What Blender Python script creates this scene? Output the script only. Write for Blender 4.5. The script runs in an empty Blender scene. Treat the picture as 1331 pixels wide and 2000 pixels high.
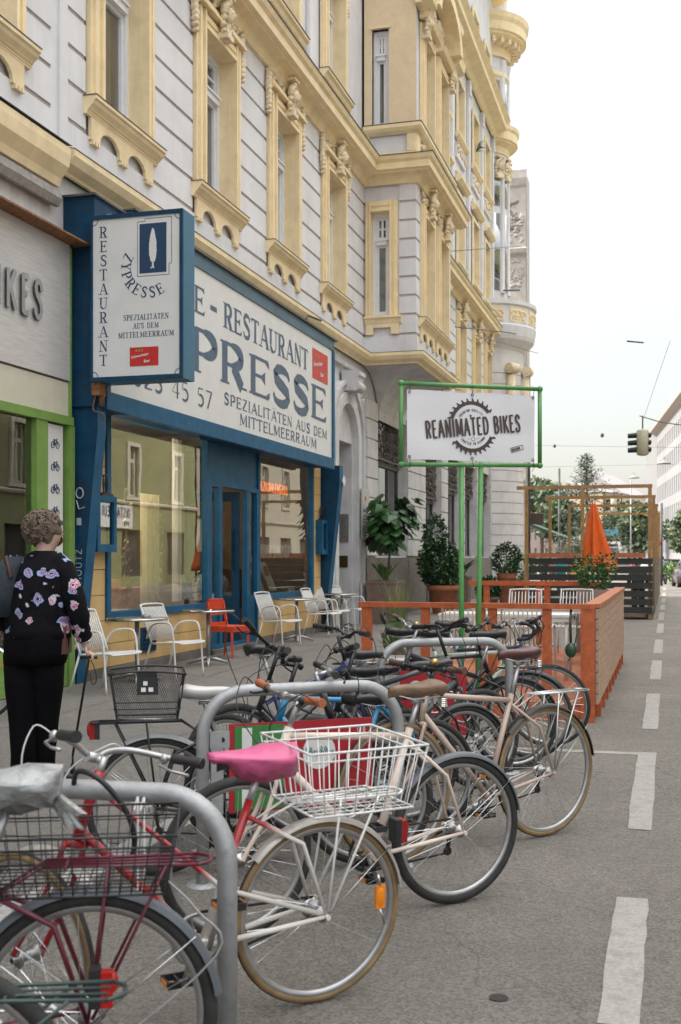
import bpy, math, random
from mathutils import Vector, Matrix, noise
random.seed(7)
S = bpy.context.scene
COL = S.collection
R_ = math.radians
# ------------------------------------------------------------------ camera, sky, sun, exposure
F_PX, VPX, VPY, EYE = 2250.0, 1305.0, 1090.0, 1.55
YAW = math.atan((VPX-665.5)/F_PX); SN, CS = math.sin(YAW), math.cos(YAW)
cam = bpy.data.objects.new('camera', bpy.data.cameras.new('camera')); COL.objects.link(cam)
cam.location = (0, 0, EYE); cam.rotation_euler = (math.pi/2, 0, YAW)
cam.data.sensor_fit = 'HORIZONTAL'; cam.data.sensor_width = 24.0
cam.data.lens = 24.0*F_PX/1331.0; cam.data.shift_y = (VPY-1000.0)/1331.0
cam.data.clip_start = 0.05; cam.data.clip_end = 3000
cam.data.dof.use_dof = True; cam.data.dof.focus_distance = 8.5; cam.data.dof.aperture_fstop = 5.0
S.camera = cam
SUN_EL, SUN_AZ = R_(40), R_(186)         # azimuth measured from +X, counter-clockwise, direction TO the sun
W = bpy.data.worlds.new('World'); S.world = W; W.use_nodes = True
nt = W.node_tree; nt.nodes.clear()
def _n(t, **k):
    n = nt.nodes.new(t)
    for a, b in k.items(): setattr(n, a, b)
    return n
sky = _n('ShaderNodeTexSky', sky_type='NISHITA'); sky.sun_disc = False
sky.sun_elevation = SUN_EL; sky.sun_rotation = math.pi/2 - SUN_AZ
sky.air_density = 1.3; sky.dust_density = 5.0; sky.ozone_density = 1.0; sky.altitude = 200
bg1 = _n('ShaderNodeBackground'); bg1.inputs[1].default_value = 0.05
nt.links.new(sky.outputs[0], bg1.inputs[0])
# thin bright overcast veil, made much brighter overhead, out of view, to light the facades
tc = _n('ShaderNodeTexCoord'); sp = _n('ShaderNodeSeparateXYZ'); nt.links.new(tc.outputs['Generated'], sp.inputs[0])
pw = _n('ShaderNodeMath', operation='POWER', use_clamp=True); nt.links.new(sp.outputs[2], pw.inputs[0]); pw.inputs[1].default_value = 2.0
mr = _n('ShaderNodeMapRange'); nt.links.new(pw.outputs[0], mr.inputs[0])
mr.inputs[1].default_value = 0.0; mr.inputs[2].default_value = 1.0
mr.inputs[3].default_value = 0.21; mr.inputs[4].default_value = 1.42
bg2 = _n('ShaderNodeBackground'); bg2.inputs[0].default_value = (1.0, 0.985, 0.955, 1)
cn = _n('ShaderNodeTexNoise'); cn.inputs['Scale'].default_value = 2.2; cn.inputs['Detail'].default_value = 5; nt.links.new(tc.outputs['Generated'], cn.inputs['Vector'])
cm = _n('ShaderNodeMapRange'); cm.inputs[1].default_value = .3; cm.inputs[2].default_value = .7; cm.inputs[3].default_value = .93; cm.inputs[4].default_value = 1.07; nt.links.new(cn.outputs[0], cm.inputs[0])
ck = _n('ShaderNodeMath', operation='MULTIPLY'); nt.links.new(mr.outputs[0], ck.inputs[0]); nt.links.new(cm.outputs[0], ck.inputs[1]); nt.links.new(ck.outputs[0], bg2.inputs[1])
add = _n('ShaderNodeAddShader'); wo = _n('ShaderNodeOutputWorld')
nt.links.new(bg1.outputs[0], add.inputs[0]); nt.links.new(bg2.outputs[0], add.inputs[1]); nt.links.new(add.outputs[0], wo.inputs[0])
sun = bpy.data.objects.new('sun', bpy.data.lights.new('sun', 'SUN')); COL.objects.link(sun)
sun.data.energy = 2.0; sun.data.angle = R_(2.0); sun.data.color = (1.0, 0.94, 0.84)
sd = Vector((math.cos(SUN_EL)*math.cos(SUN_AZ), math.cos(SUN_EL)*math.sin(SUN_AZ), math.sin(SUN_EL)))
sun.rotation_euler = sd.to_track_quat('Z', 'Y').to_euler(); sun.location = (-20, 0, 40)
S.view_settings.view_transform = 'Standard'; S.view_settings.look = 'None'
S.view_settings.exposure = 1.46; S.view_settings.gamma = 1.0
S.render.resolution_x, S.render.resolution_y = 681, 1024
S.render.engine = 'CYCLES'

# ------------------------------------------------------------------ pixel -> place helpers (photo pixels to ground points)
def dp(u, d):                 # point at image column u, depth d along the camera axis
    l = (u-665.5)/F_PX*d
    return (-SN*d+CS*l, CS*d+SN*l)
def ht(v, d): return EYE-(v-VPY)/F_PX*d
def gdep(v, z=0.0): return (EYE-z)*F_PX/(v-VPY)

# ------------------------------------------------------------------ materials
MATS = {}
def mat(name, col, rough=0.6, metal=0.0, var=0.12, vs=6.0, bump=0.0, bs=60.0, spec=0.5, dirt=0.0, dcol=(.08,.07,.06), ds=3.0, coat=0.0, emit=None, stretch=None, trans=0.0, streak=0.0):
    if name in MATS: return MATS[name]
    m = bpy.data.materials.new(name); m.use_nodes = True; t = m.node_tree; n = t.nodes; L = t.links
    b = n['Principled BSDF']; b.inputs['Roughness'].default_value = rough; b.inputs['Metallic'].default_value = metal
    b.inputs['Specular IOR Level'].default_value = spec
    if coat: b.inputs['Coat Weight'].default_value = coat
    tcn = n.new('ShaderNodeTexCoord'); src = tcn.outputs['Object']
    if stretch:
        mp = n.new('ShaderNodeMapping'); mp.inputs['Scale'].default_value = stretch; L.new(src, mp.inputs[0]); src = mp.outputs[0]
    nz = n.new('ShaderNodeTexNoise'); nz.inputs['Scale'].default_value = vs; nz.inputs['Detail'].default_value = 6; nz.inputs['Roughness'].default_value = .6
    L.new(src, nz.inputs['Vector'])
    mx = n.new('ShaderNodeMix'); mx.data_type = 'RGBA'
    c = list(col)[:3]
    mx.inputs[6].default_value = (*[max(0, x*(1-var)) for x in c], 1); mx.inputs[7].default_value = (*[min(1, x*(1+var)) for x in c], 1)
    cr = n.new('ShaderNodeMapRange'); cr.inputs[1].default_value = .3; cr.inputs[2].default_value = .7
    L.new(nz.outputs[0], cr.inputs[0]); L.new(cr.outputs[0], mx.inputs[0]); out = mx.outputs[2]
    if dirt:
        n2 = n.new('ShaderNodeTexNoise'); n2.inputs['Scale'].default_value = ds; n2.inputs['Detail'].default_value = 9; n2.inputs['Roughness'].default_value = .72
        L.new(tcn.outputs['Object'], n2.inputs['Vector'])
        r2 = n.new('ShaderNodeMapRange'); r2.inputs[1].default_value = .48; r2.inputs[2].default_value = .75; r2.inputs[4].default_value = dirt
        L.new(n2.outputs[0], r2.inputs[0])
        m2 = n.new('ShaderNodeMix'); m2.data_type = 'RGBA'; m2.inputs[7].default_value = (*dcol, 1)
        L.new(r2.outputs[0], m2.inputs[0]); L.new(out, m2.inputs[6]); out = m2.outputs[2]
    if streak:
        m3 = n.new('ShaderNodeMapping'); m3.inputs['Scale'].default_value = (3.2, 3.2, .28); L.new(tcn.outputs['Object'], m3.inputs[0])
        n4 = n.new('ShaderNodeTexNoise'); n4.inputs['Scale'].default_value = 1.0; n4.inputs['Detail'].default_value = 7; n4.inputs['Roughness'].default_value = .7; L.new(m3.outputs[0], n4.inputs['Vector'])
        r4 = n.new('ShaderNodeMapRange'); r4.inputs[1].default_value = .5; r4.inputs[2].default_value = .78; r4.inputs[3].default_value = 1.0; r4.inputs[4].default_value = 1-streak; L.new(n4.outputs[0], r4.inputs[0])
        m5 = n.new('ShaderNodeMix'); m5.data_type = 'RGBA'; m5.blend_type = 'MULTIPLY'; m5.inputs[0].default_value = 1; L.new(out, m5.inputs[6]); L.new(r4.outputs[0], m5.inputs[7]); out = m5.outputs[2]
    L.new(out, b.inputs['Base Color'])
    if bump:
        n3 = n.new('ShaderNodeTexNoise'); n3.inputs['Scale'].default_value = bs; n3.inputs['Detail'].default_value = 4; L.new(src, n3.inputs['Vector'])
        bp = n.new('ShaderNodeBump'); bp.inputs['Strength'].default_value = bump; bp.inputs['Distance'].default_value = .02
        L.new(n3.outputs[0], bp.inputs['Height']); L.new(bp.outputs[0], b.inputs['Normal'])
    if trans:
        b.inputs['Transmission Weight'].default_value = trans
    if emit:
        b.inputs['Emission Color'].default_value = (*emit[0], 1); b.inputs['Emission Strength'].default_value = emit[1]
    MATS[name] = m; return m

def glassmat(name, refl=.35, tint=(.9,.93,.92), rough=.0):
    m = bpy.data.materials.new(name); m.use_nodes = True; t = m.node_tree; n = t.nodes; L = t.links; n.clear()
    g = n.new('ShaderNodeBsdfGlossy'); g.inputs['Roughness'].default_value = rough; g.inputs[0].default_value = (.93,.93,.9,1)
    tr = n.new('ShaderNodeBsdfTransparent'); tr.inputs[0].default_value = (*tint, 1)
    fr = n.new('ShaderNodeFresnel'); fr.inputs[0].default_value = 1.6
    ad = n.new('ShaderNodeMath'); ad.operation = 'ADD'; ad.use_clamp = True; ad.inputs[1].default_value = refl; L.new(fr.outputs[0], ad.inputs[0])
    nz = n.new('ShaderNodeTexNoise'); nz.inputs['Scale'].default_value = 1.1; bp = n.new('ShaderNodeBump'); bp.inputs['Strength'].default_value = .012; bp.inputs['Distance'].default_value = .05
    tcn = n.new('ShaderNodeTexCoord'); L.new(tcn.outputs['Object'], nz.inputs['Vector']); L.new(nz.outputs[0], bp.inputs['Height']); L.new(bp.outputs[0], g.inputs['Normal'])
    ms = n.new('ShaderNodeMixShader'); L.new(ad.outputs[0], ms.inputs[0]); L.new(tr.outputs[0], ms.inputs[1]); L.new(g.outputs[0], ms.inputs[2])
    o = n.new('ShaderNodeOutputMaterial'); L.new(ms.outputs[0], o.inputs[0]); MATS[name] = m; return m

wallW = mat('wall_lilac', (.70,.69,.70), .85, streak=.16, var=.06, vs=2.5, bump=.25, bs=90, dirt=.28, dcol=(.36,.34,.33), ds=1.3)
wallW2 = mat('wall_lilac_block', (.72,.71,.725), .85, streak=.14, var=.07, vs=1.4, bump=.22, bs=90, dirt=.22, dcol=(.40,.38,.37), ds=1.1)
groove = mat('groove_grey', (.44,.38,.36), .9, var=.12, vs=9, bump=.3)
trimY = mat('trim_yellow', (.86,.70,.44), .8, streak=.14, var=.09, vs=3.5, bump=.2, bs=70, dirt=.22, dcol=(.46,.31,.15), ds=2.2)
trimY2 = mat('render_peach', (.76,.61,.41), .85, var=.07, vs=6, bump=.7, bs=55, dirt=.15, dcol=(.5,.36,.2))
ornY = mat('ornament_yellow', (.82,.69,.49), .85, var=.2, vs=14, bump=.5, bs=60, dirt=.35, dcol=(.33,.23,.13), ds=8)
leadM = mat('lead_flashing', (.10,.10,.105), .6, metal=.3, var=.3, vs=5)
stoneG = mat('ground_floor_stone', (.60,.59,.595), .85, streak=.3, var=.09, vs=2.5, bump=.3, bs=60, dirt=.35, dcol=(.28,.26,.24), ds=1.6)
whiteF = mat('white_window_paint', (.74,.75,.77), .45, var=.05, vs=8, dirt=.12, dcol=(.4,.38,.35), ds=7)
curt = mat('curtain', (.42,.39,.34), .9, var=.25, vs=5, stretch=(14,14,.3))
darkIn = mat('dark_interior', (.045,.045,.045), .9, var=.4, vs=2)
blueP = mat('blue_paint', (.004,.085,.18), .55, spec=.3, var=.22, vs=5, bump=.12, bs=25, dirt=.35, dcol=(.05,.10,.14), ds=3)
blueD = mat('blue_paint_weathered', (.004,.045,.10), .6, spec=.25, var=.3, vs=4, bump=.15, bs=25, dirt=.5, dcol=(.03,.035,.045), ds=2.2)
blueG = mat('blue_grey_sheet', (.055,.125,.185), .5, var=.2, vs=4, bump=.1, dirt=.5, dcol=(.12,.12,.12), ds=3)
signW = mat('sign_white', (.66,.66,.655), .4, var=.04, vs=3, dirt=.2, dcol=(.48,.46,.42), ds=2.5)
signL = mat('sign_letter_slate', (.055,.10,.17), .5, var=.2, vs=8)
navyL = mat('sign_letter_navy', (.014,.042,.095), .5, var=.1)
redS = mat('logo_red', (.50,.02,.02), .45, var=.15, vs=8)
tileY = mat('yellow_tile', (.62,.42,.18), .5, var=.13, vs=2.2, bump=.1, dirt=.25, dcol=(.35,.24,.12), ds=4)
plinthM = mat('concrete_plinth', (.16,.145,.13), .9, var=.25, vs=5, bump=.5, dirt=.4)
granM = mat('granite_slab', (.15,.135,.125), .45, var=.45, vs=9, bump=.05, dirt=.4, dcol=(.07,.065,.06), ds=2.5)
def asphalt(name, c, speck, patch, fine=260):
    m = bpy.data.materials.new(name); m.use_nodes = True; t = m.node_tree; n = t.nodes; L = t.links; b = n['Principled BSDF']; b.inputs['Roughness'].default_value = .85
    tcn = n.new('ShaderNodeTexCoord'); o = tcn.outputs['Object']
    def nz(sc, det, r): a = n.new('ShaderNodeTexNoise'); a.inputs['Scale'].default_value = sc; a.inputs['Detail'].default_value = det; a.inputs['Roughness'].default_value = r; L.new(o, a.inputs['Vector']); return a.outputs[0]
    def mr(s_, a, b_, c_, d): k = n.new('ShaderNodeMapRange'); k.inputs[1].default_value = a; k.inputs[2].default_value = b_; k.inputs[3].default_value = c_; k.inputs[4].default_value = d; L.new(s_, k.inputs[0]); return k.outputs[0]
    vo = n.new('ShaderNodeTexVoronoi'); vo.inputs['Scale'].default_value = fine*.45; L.new(o, vo.inputs['Vector']); sc = n.new('ShaderNodeSeparateColor'); L.new(vo.outputs['Color'], sc.inputs[0])
    def mul(a, b_): k = n.new('ShaderNodeMath'); k.operation = 'MULTIPLY'; L.new(a, k.inputs[0]); L.new(b_, k.inputs[1]); return k.outputs[0]
    v = mul(mr(nz(fine, 3, .8), .3, .7, 1-speck, 1+speck), mr(sc.outputs[0], 0, 1, 1-speck*.8, 1+speck*.8))
    v = mul(v, mr(nz(.8, 6, .6), .35, .65, 1-patch, 1+patch)); v = mul(v, mr(nz(6, 6, .7), .35, .65, 1-patch*.6, 1+patch*.6))
    st = n.new('ShaderNodeTexNoise'); st.inputs['Scale'].default_value = 3.2; st.inputs['Detail'].default_value = 8; st.inputs['Roughness'].default_value = .75; mp = n.new('ShaderNodeMapping'); mp.inputs['Location'].default_value = (7,3,1); L.new(o, mp.inputs[0]); L.new(mp.outputs[0], st.inputs['Vector'])
    v = mul(v, mr(st.outputs[0], .62, .74, 1, .72))
    vc = n.new('ShaderNodeTexVoronoi'); vc.feature = 'DISTANCE_TO_EDGE'; vc.inputs['Scale'].default_value = .38; vm = n.new('ShaderNodeVectorMath'); vm.operation = 'MULTIPLY_ADD'; wn = n.new('ShaderNodeTexNoise'); wn.inputs['Scale'].default_value = 2.5; wn.inputs['Detail'].default_value = 8; L.new(o, wn.inputs['Vector']); L.new(wn.outputs['Color'], vm.inputs[0]); vm.inputs[1].default_value = (.9,.9,0); L.new(o, vm.inputs[2]); L.new(vm.outputs[0], vc.inputs['Vector'])
    v = mul(v, mr(vc.outputs['Distance'], .0, .0035, .55, 1))
    cb = n.new('ShaderNodeMix'); cb.data_type = 'RGBA'; cb.blend_type = 'MULTIPLY'; cb.inputs[0].default_value = 1; cb.inputs[6].default_value = (*c, 1); L.new(v, cb.inputs[7]); L.new(cb.outputs[2], b.inputs['Base Color'])
    bp = n.new('ShaderNodeBump'); bp.inputs['Strength'].default_value = .8; bp.inputs['Distance'].default_value = .006; L.new(v, bp.inputs['Height']); L.new(bp.outputs[0], b.inputs['Normal']); MATS[name] = m; return m
asph = asphalt('road_asphalt', (.215,.196,.172), .55, .14, 220)
pave = asphalt('pavement_asphalt', (.188,.173,.157), .36, .12, 240)
kerbM = mat('kerb_granite', (.28,.27,.26), .85, var=.25, vs=30, bump=.4)
paintM = mat('road_paint', (.37,.355,.33), .85, var=.2, vs=60, bump=.6, bs=200, dirt=.8, dcol=(.17,.16,.15), ds=9)
greenS = mat('shop_green', (.165,.29,.065), .5, var=.12, vs=6, bump=.15, dirt=.3, dcol=(.10,.17,.04), ds=4)
creamS = mat('cream_board', (.58,.55,.44), .6, var=.05)
silverS = mat('brushed_sign', (.62,.60,.575), .3, metal=.2, var=.13, vs=3, stretch=(1,1,14), bump=.05)
rustM = mat('rusty_edge', (.25,.11,.045), .8, var=.45, vs=20, bump=.4)
steel = mat('galvanised_tube', (.36,.365,.37), .55, metal=.5, var=.2, vs=22, bump=.12, bs=60, dirt=.55, dcol=(.19,.18,.17), ds=11)
chrome = mat('chrome', (.62,.62,.62), .22, metal=1.0, var=.1, vs=12)
alu = mat('aluminium', (.40,.40,.40), .38, metal=.85, var=.15, vs=14)
black = mat('black_plastic', (.016,.016,.018), .5, var=.3, vs=14, bump=.1)
blackM = mat('black_metal', (.018,.019,.021), .38, metal=.2, var=.2, vs=14)
rubber = mat('tyre_rubber', (.022,.021,.020), .8, var=.35, vs=22, bump=.3, bs=200, dirt=.3, dcol=(.07,.062,.055), ds=14)
gum = mat('gum_sidewall', (.21,.135,.06), .75, var=.3, vs=16, dirt=.4, dcol=(.10,.08,.05), ds=18)
whiteMet = mat('white_enamel', (.68,.67,.65), .4, var=.06, vs=10, dirt=.2, dcol=(.35,.30,.25), ds=16)
orangeW = mat('orange_wood', (.44,.10,.028), .6, var=.25, vs=5, stretch=(3,3,3), bump=.25, dirt=.35, dcol=(.24,.05,.015), ds=5)
deckW = mat('deck_wood', (.42,.15,.07), .7, var=.25, vs=7, bump=.3, dirt=.3, dcol=(.25,.12,.07))
plankW = mat('plank_wood', (.43,.29,.205), .75, var=.2, vs=9, stretch=(1,.25,5), bump=.3, dirt=.3, dcol=(.24,.13,.08), ds=2)
pineW = mat('pergola_pine', (.36,.205,.085), .7, var=.22, vs=7, bump=.2, dirt=.3, dcol=(.2,.11,.05))
darkW = mat('black_stained_board', (.028,.030,.030), .6, var=.3, vs=8, stretch=(.4,3,5), bump=.3)
greyW = mat('weathered_board', (.16,.14,.12), .8, var=.35, vs=8, bump=.3)
greenT = mat('green_pipe_paint', (.085,.27,.075), .4, var=.15, vs=9, dirt=.25, dcol=(.04,.10,.04), ds=12)
banner = mat('banner_vinyl', (.68,.675,.69), .6, var=.03, vs=2, bump=.12, bs=3)
brownP = mat('print_brown', (.060,.042,.036), .6, var=.2)
terra = mat('terracotta', (.36,.13,.06), .8, var=.2, vs=6, bump=.2, dirt=.3)
boxW = mat('planter_wood', (.19,.13,.10), .8, var=.25, vs=9, bump=.3)
orangeU = mat('parasol_orange', (.68,.11,.010), .75, var=.12, vs=4, bump=.15)
leafD = mat('leaf_dark', (.020,.062,.018), .5, var=.55, vs=5)
leafM = mat('leaf_mid', (.055,.125,.03), .5, var=.5, vs=5)
leafL = mat('leaf_light', (.12,.21,.05), .55, var=.4, vs=6)
barkM = mat('bark', (.10,.075,.055), .9, var=.3, bump=.5)
glassShop = glassmat('shop_glass', .13)
glassWin = glassmat('window_glass', .16, (.75,.82,.84))
glassDk = glassmat('far_window_glass', .25, (.4,.45,.48))
leafF = mat('leaf_far', (.10,.14,.085), .6, var=.45, vs=1.5)  # both far leaf colours are paled to carry the distance haze
leafG = mat('leaf_far_light', (.17,.215,.12), .6, var=.35, vs=1.5)

# ------------------------------------------------------------------ mesh builder
ORG = {}
class MB:
    def __init__(s): s.v = []; s.f = []; s.sm = []
    def face(s, pts, sm=False):
        i = len(s.v); s.v += [tuple(p) for p in pts]; s.f.append(tuple(range(i, i+len(pts)))); s.sm.append(sm)
    def box(s, x0, x1, y0, y1, z0, z1, fn=None):
        c = [(x, y, z) for x in (x0, x1) for y in (y0, y1) for z in (z0, z1)]
        if fn: c = [fn(*p) for p in c]
        i = len(s.v); s.v += c
        q = [(0,1,3,2),(4,6,7,5),(0,4,5,1),(2,3,7,6),(0,2,6,4),(1,5,7,3)]
        s.f += [tuple(i+a for a in f) for f in q]; s.sm += [False]*6; return s
    def bar(s, a, b, w, h, up=(0,0,1)):       # square bar between two points
        a, b = Vector(a), Vector(b); d = (b-a).normalized(); u = Vector(up)
        if abs(d.dot(u)) > .95: u = Vector((1,0,0))
        x = d.cross(u).normalized()*w/2; y = x.cross(d).normalized()*h/2
        c = [a-x-y, a+x-y, a+x+y, a-x+y, b-x-y, b+x-y, b+x+y, b-x+y]
        i = len(s.v); s.v += [tuple(p) for p in c]
        s.f += [tuple(i+k for k in f) for f in [(3,2,1,0),(4,5,6,7),(0,1,5,4),(1,2,6,5),(2,3,7,6),(3,0,4,7)]]; s.sm += [False]*6; return s
    def tube(s, pts, r, n=8, closed=False, caps=True, sx=1.0, up=None):
        P = [Vector(p) for p in pts]; m = len(P); rr = r if isinstance(r, (list, tuple)) else [r]*m
        prev = None; base = len(s.v)
        for k in range(m):
            if closed: d = (P[(k+1) % m]-P[k-1])
            else: d = P[min(k+1, m-1)]-P[max(k-1, 0)]
            if d.length < 1e-9: d = Vector((0,0,1))
            d.normalize()
            if prev is None:
                u = Vector(up) if up else (Vector((0,0,1)) if abs(d.z) < .9 else Vector((0,1,0)))
            else: u = prev
            x = d.cross(u)
            if x.length < 1e-6: x = d.cross(Vector((1,.3,.2)))
            x.normalize(); y = x.cross(d).normalized(); prev = y
            for j in range(n):
                a = 2*math.pi*j/n; s.v.append(tuple(P[k]+x*(rr[k]*sx*math.cos(a))+y*(rr[k]*math.sin(a))))
        for k in range(m if closed else m-1):
            k2 = (k+1) % m
            for j in range(n):
                j2 = (j+1) % n; s.f.append((base+k*n+j, base+k*n+j2, base+k2*n+j2, base+k2*n+j)); s.sm.append(n > 4)
        if caps and not closed:
            s.f.append(tuple(base+j for j in reversed(range(n)))); s.sm.append(False)
            s.f.append(tuple(base+(m-1)*n+j for j in range(n))); s.sm.append(False)
        return s
    def loft(s, rings, caps=True, smooth=True):
        n = len(rings[0]); base = len(s.v)
        for r in rings: s.v += [tuple(p) for p in r]
        for k in range(len(rings)-1):
            for j in range(n):
                j2 = (j+1) % n; s.f.append((base+k*n+j, base+k*n+j2, base+(k+1)*n+j2, base+(k+1)*n+j)); s.sm.append(smooth)
        if caps:
            s.f.append(tuple(base+j for j in reversed(range(n)))); s.sm.append(False)
            s.f.append(tuple(base+(len(rings)-1)*n+j for j in range(n))); s.sm.append(False)
        return s
    def lathe(s, prof, c=(0,0,0), n=24, axis='z', smooth=True, a0=0, a1=360, caps=False, crisp=False):
        if crisp: prof = [p for p in prof for _ in (0, 1)][1:-1]; prof = [(prof[i], prof[i+1]) for i in range(0, len(prof), 2)]; [s.lathe([a, b_], c, n, axis, smooth, a0, a1) for a, b_ in prof]; return s
        rings = []; full = abs(a1-a0) >= 359.9; m = n if full else n+1
        base = len(s.v)
        for r, z in prof:
            for j in range(m):
                a = R_(a0+(a1-a0)*j/n); x, y = r*math.cos(a), r*math.sin(a)
                p = (x, y, z) if axis == 'z' else ((x, z, y) if axis == 'y' else (z, x, y))
                s.v.append((p[0]+c[0], p[1]+c[1], p[2]+c[2]))
        for k in range(len(prof)-1):
            for j in range(n):
                j2 = (j+1) % m if full else j+1
                s.f.append((base+k*m+j, base+k*m+j2, base+(k+1)*m+j2, base+(k+1)*m+j)); s.sm.append(smooth)
        if caps:
            s.f.append(tuple(base+j for j in reversed(range(m)))); s.sm.append(False)
            s.f.append(tuple(base+(len(prof)-1)*m+j for j in range(m))); s.sm.append(False)
        return s
    def ell(s, c, r, n=10, m=7, rot=None, jit=0.0):
        base = len(s.v); c = Vector(c)
        for i in range(m+1):
            t = math.pi*i/m
            for j in range(n):
                a = 2*math.pi*j/n; p = Vector((r[0]*math.sin(t)*math.cos(a), r[1]*math.sin(t)*math.sin(a), r[2]*math.cos(t)))
                if jit: p *= 1+jit*(noise.noise(Vector((p.x/max(r)*2.3+c.x*7, p.y/max(r)*2.3+c.y*7, p.z/max(r)*2.3+c.z*7))))
                if rot: p = rot @ p
                s.v.append(tuple(c+p))
        for i in range(m):
            for j in range(n):
                j2 = (j+1) % n; s.f.append((base+i*n+j, base+(i+1)*n+j, base+(i+1)*n+j2, base+i*n+j2)); s.sm.append(True)
        return s
    def prism(s, poly, fn, d0, d1):           # poly of (a,b); fn(a,b,d)->xyz
        n = len(poly); i = len(s.v)
        s.v += [tuple(fn(a, b, d0)) for a, b in poly]+[tuple(fn(a, b, d1)) for a, b in poly]
        s.f.append(tuple(i+k for k in reversed(range(n)))); s.f.append(tuple(i+n+k for k in range(n))); s.sm += [False, False]
        for k in range(n): s.f.append((i+k, i+(k+1) % n, i+n+(k+1) % n, i+n+k)); s.sm.append(False)
        return s
    def xf(s, M):
        s.v = [tuple(M @ Vector(p)) for p in s.v]; return s
    def mesh(s, name, o=(0,0,0)):
        me = bpy.data.meshes.new(name); ox, oy, oz = o
        me.from_pydata([(x-ox, y-oy, z-oz) for x, y, z in s.v], [], s.f)
        me.polygons.foreach_set('use_smooth', s.sm); me.update(); return me
    def pieces(s, name, m, parent, **k):      # one object per loose piece
        n = len(s.v); p = list(range(n))
        def fd(x):
            while p[x] != x: p[x] = p[p[x]]; x = p[x]
            return x
        for f in s.f:
            r = fd(f[0])
            for x in f[1:]: p[fd(x)] = r
        g = {}
        for i, f in enumerate(s.f): g.setdefault(fd(f[0]), []).append(i)
        for fs in g.values():
            q = MB(); mp = {}
            for i in fs:
                for x in s.f[i]:
                    if x not in mp: mp[x] = len(q.v); q.v.append(s.v[x])
                q.f.append(tuple(mp[x] for x in s.f[i])); q.sm.append(s.sm[i])
            q.build(name, m, parent, **k)
    def build(s, name, m, parent=None, label=None, kind=None, origin=None):
        if parent is not None: o = ORG[parent.name]
        elif origin is not None: o = origin
        elif s.v:
            xs, ys, zs = zip(*s.v); o = ((min(xs)+max(xs))/2, (min(ys)+max(ys))/2, min(zs))
        else: o = (0,0,0)
        me = s.mesh(name, o); me.materials.append(m)
        ob = bpy.data.objects.new(name, me); COL.objects.link(ob)
        if parent is not None: ob.parent = parent; ORG[ob.name] = ORG[parent.name]
        else: ob.location = o; ORG[ob.name] = o
        if label: ob['label'] = label
        if kind: ob['kind'] = kind
        return ob
def tag(o, label=None, cat=None, group=None, kind=None):
    if label: o['label'] = label
    if cat: o['category'] = cat
    if group: o['group'] = group
    if kind: o['kind'] = kind
    return o
def thing(name, label, cat, loc=(0,0,0), rz=0.0, group=None, local=False, rx=0.0):
    o = bpy.data.objects.new(name, None); COL.objects.link(o); o.location = loc; o.rotation_euler = (rx, 0, rz); o.empty_display_size = .2
    ORG[o.name] = (0,0,0) if local else tuple(loc)
    return tag(o, label, cat, group)
def copy_tree(o, parent=None):
    c = o.copy(); COL.objects.link(c); c.parent = parent; ORG[c.name] = ORG[o.name]
    for ch in o.children: copy_tree(ch, c)
    return c
def rep(me, name, parent, loc=(0,0,0), rot=(0,0,0), m=None):   # shared-mesh piece
    ob = bpy.data.objects.new(name, me); COL.objects.link(ob); ob.parent = parent; ob.location = loc; ob.rotation_euler = rot; ORG[ob.name] = ORG[parent.name]; return ob
def bez(pts, n=6):                               # Catmull-Rom through points
    P = [Vector(p) for p in pts]; out = []
    for i in range(len(P)-1):
        p0 = P[max(i-1,0)]; p1 = P[i]; p2 = P[i+1]; p3 = P[min(i+2, len(P)-1)]
        for k in range(n):
            t = k/n; out.append(.5*((2*p1)+(-p0+p2)*t+(2*p0-5*p1+4*p2-p3)*t*t+(-p0+3*p1-3*p2+p3)*t*t*t))
    out.append(P[-1]); return out

# ------------------------------------------------------------------ lettering
GL = {}
def _st(x): return [('T', [(x,0),(x,1)]), ('s',x,0), ('s',x,1)]
GL['A'] = (.8, [('t',[(.06,0),(.4,1)]),('T',[(.4,1),(.74,0)]),('t',[(.2,.34),(.6,.34)]),('s',.06,0),('s',.74,0)])
GL['B'] = (.68, _st(.14)+[('t',[(.14,.97),(.32,.97)]),('t',[(.14,.52),(.34,.52)]),('t',[(.14,.03),(.34,.03)]),('A',.32,.745,.24,.225,90,-90),('A',.34,.275,.26,.245,90,-90)])
GL['C'] = (.74, [('A',.42,.5,.34,.47,45,315)])
GL['D'] = (.76, _st(.14)+[('t',[(.14,.97),(.34,.97)]),('t',[(.14,.03),(.34,.03)]),('A',.34,.5,.34,.47,90,-90)])
GL['E'] = (.66, _st(.14)+[('t',[(.14,.97),(.6,.97)]),('t',[(.14,.52),(.48,.52)]),('t',[(.14,.03),(.62,.03)]),('v',.6,.97,-1),('v',.48,.52,0),('v',.62,.03,1)])
GL['F'] = (.62, _st(.14)+[('t',[(.14,.97),(.6,.97)]),('t',[(.14,.52),(.48,.52)])])
GL['G'] = (.8, [('A',.42,.5,.34,.47,45,320),('T',[(.7,.08),(.7,.42)]),('t',[(.48,.42),(.76,.42)])])
GL['H'] = (.82, _st(.14)+_st(.68)+[('t',[(.14,.5),(.68,.5)])])
GL['I'] = (.32, _st(.16))
GL['K'] = (.76, _st(.14)+[('t',[(.16,.42),(.66,1)]),('T',[(.3,.56),(.7,0)])])
GL['L'] = (.62, _st(.14)+[('t',[(.14,.03),(.6,.03)]),('v',.6,.03,1)])
GL['M'] = (.96, [('t',[(.12,0),(.12,1)]),('T',[(.14,1),(.48,.12)]),('t',[(.48,.12),(.82,1)]),('T',[(.84,0),(.84,1)]),('s',.12,0),('s',.84,0)])
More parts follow.
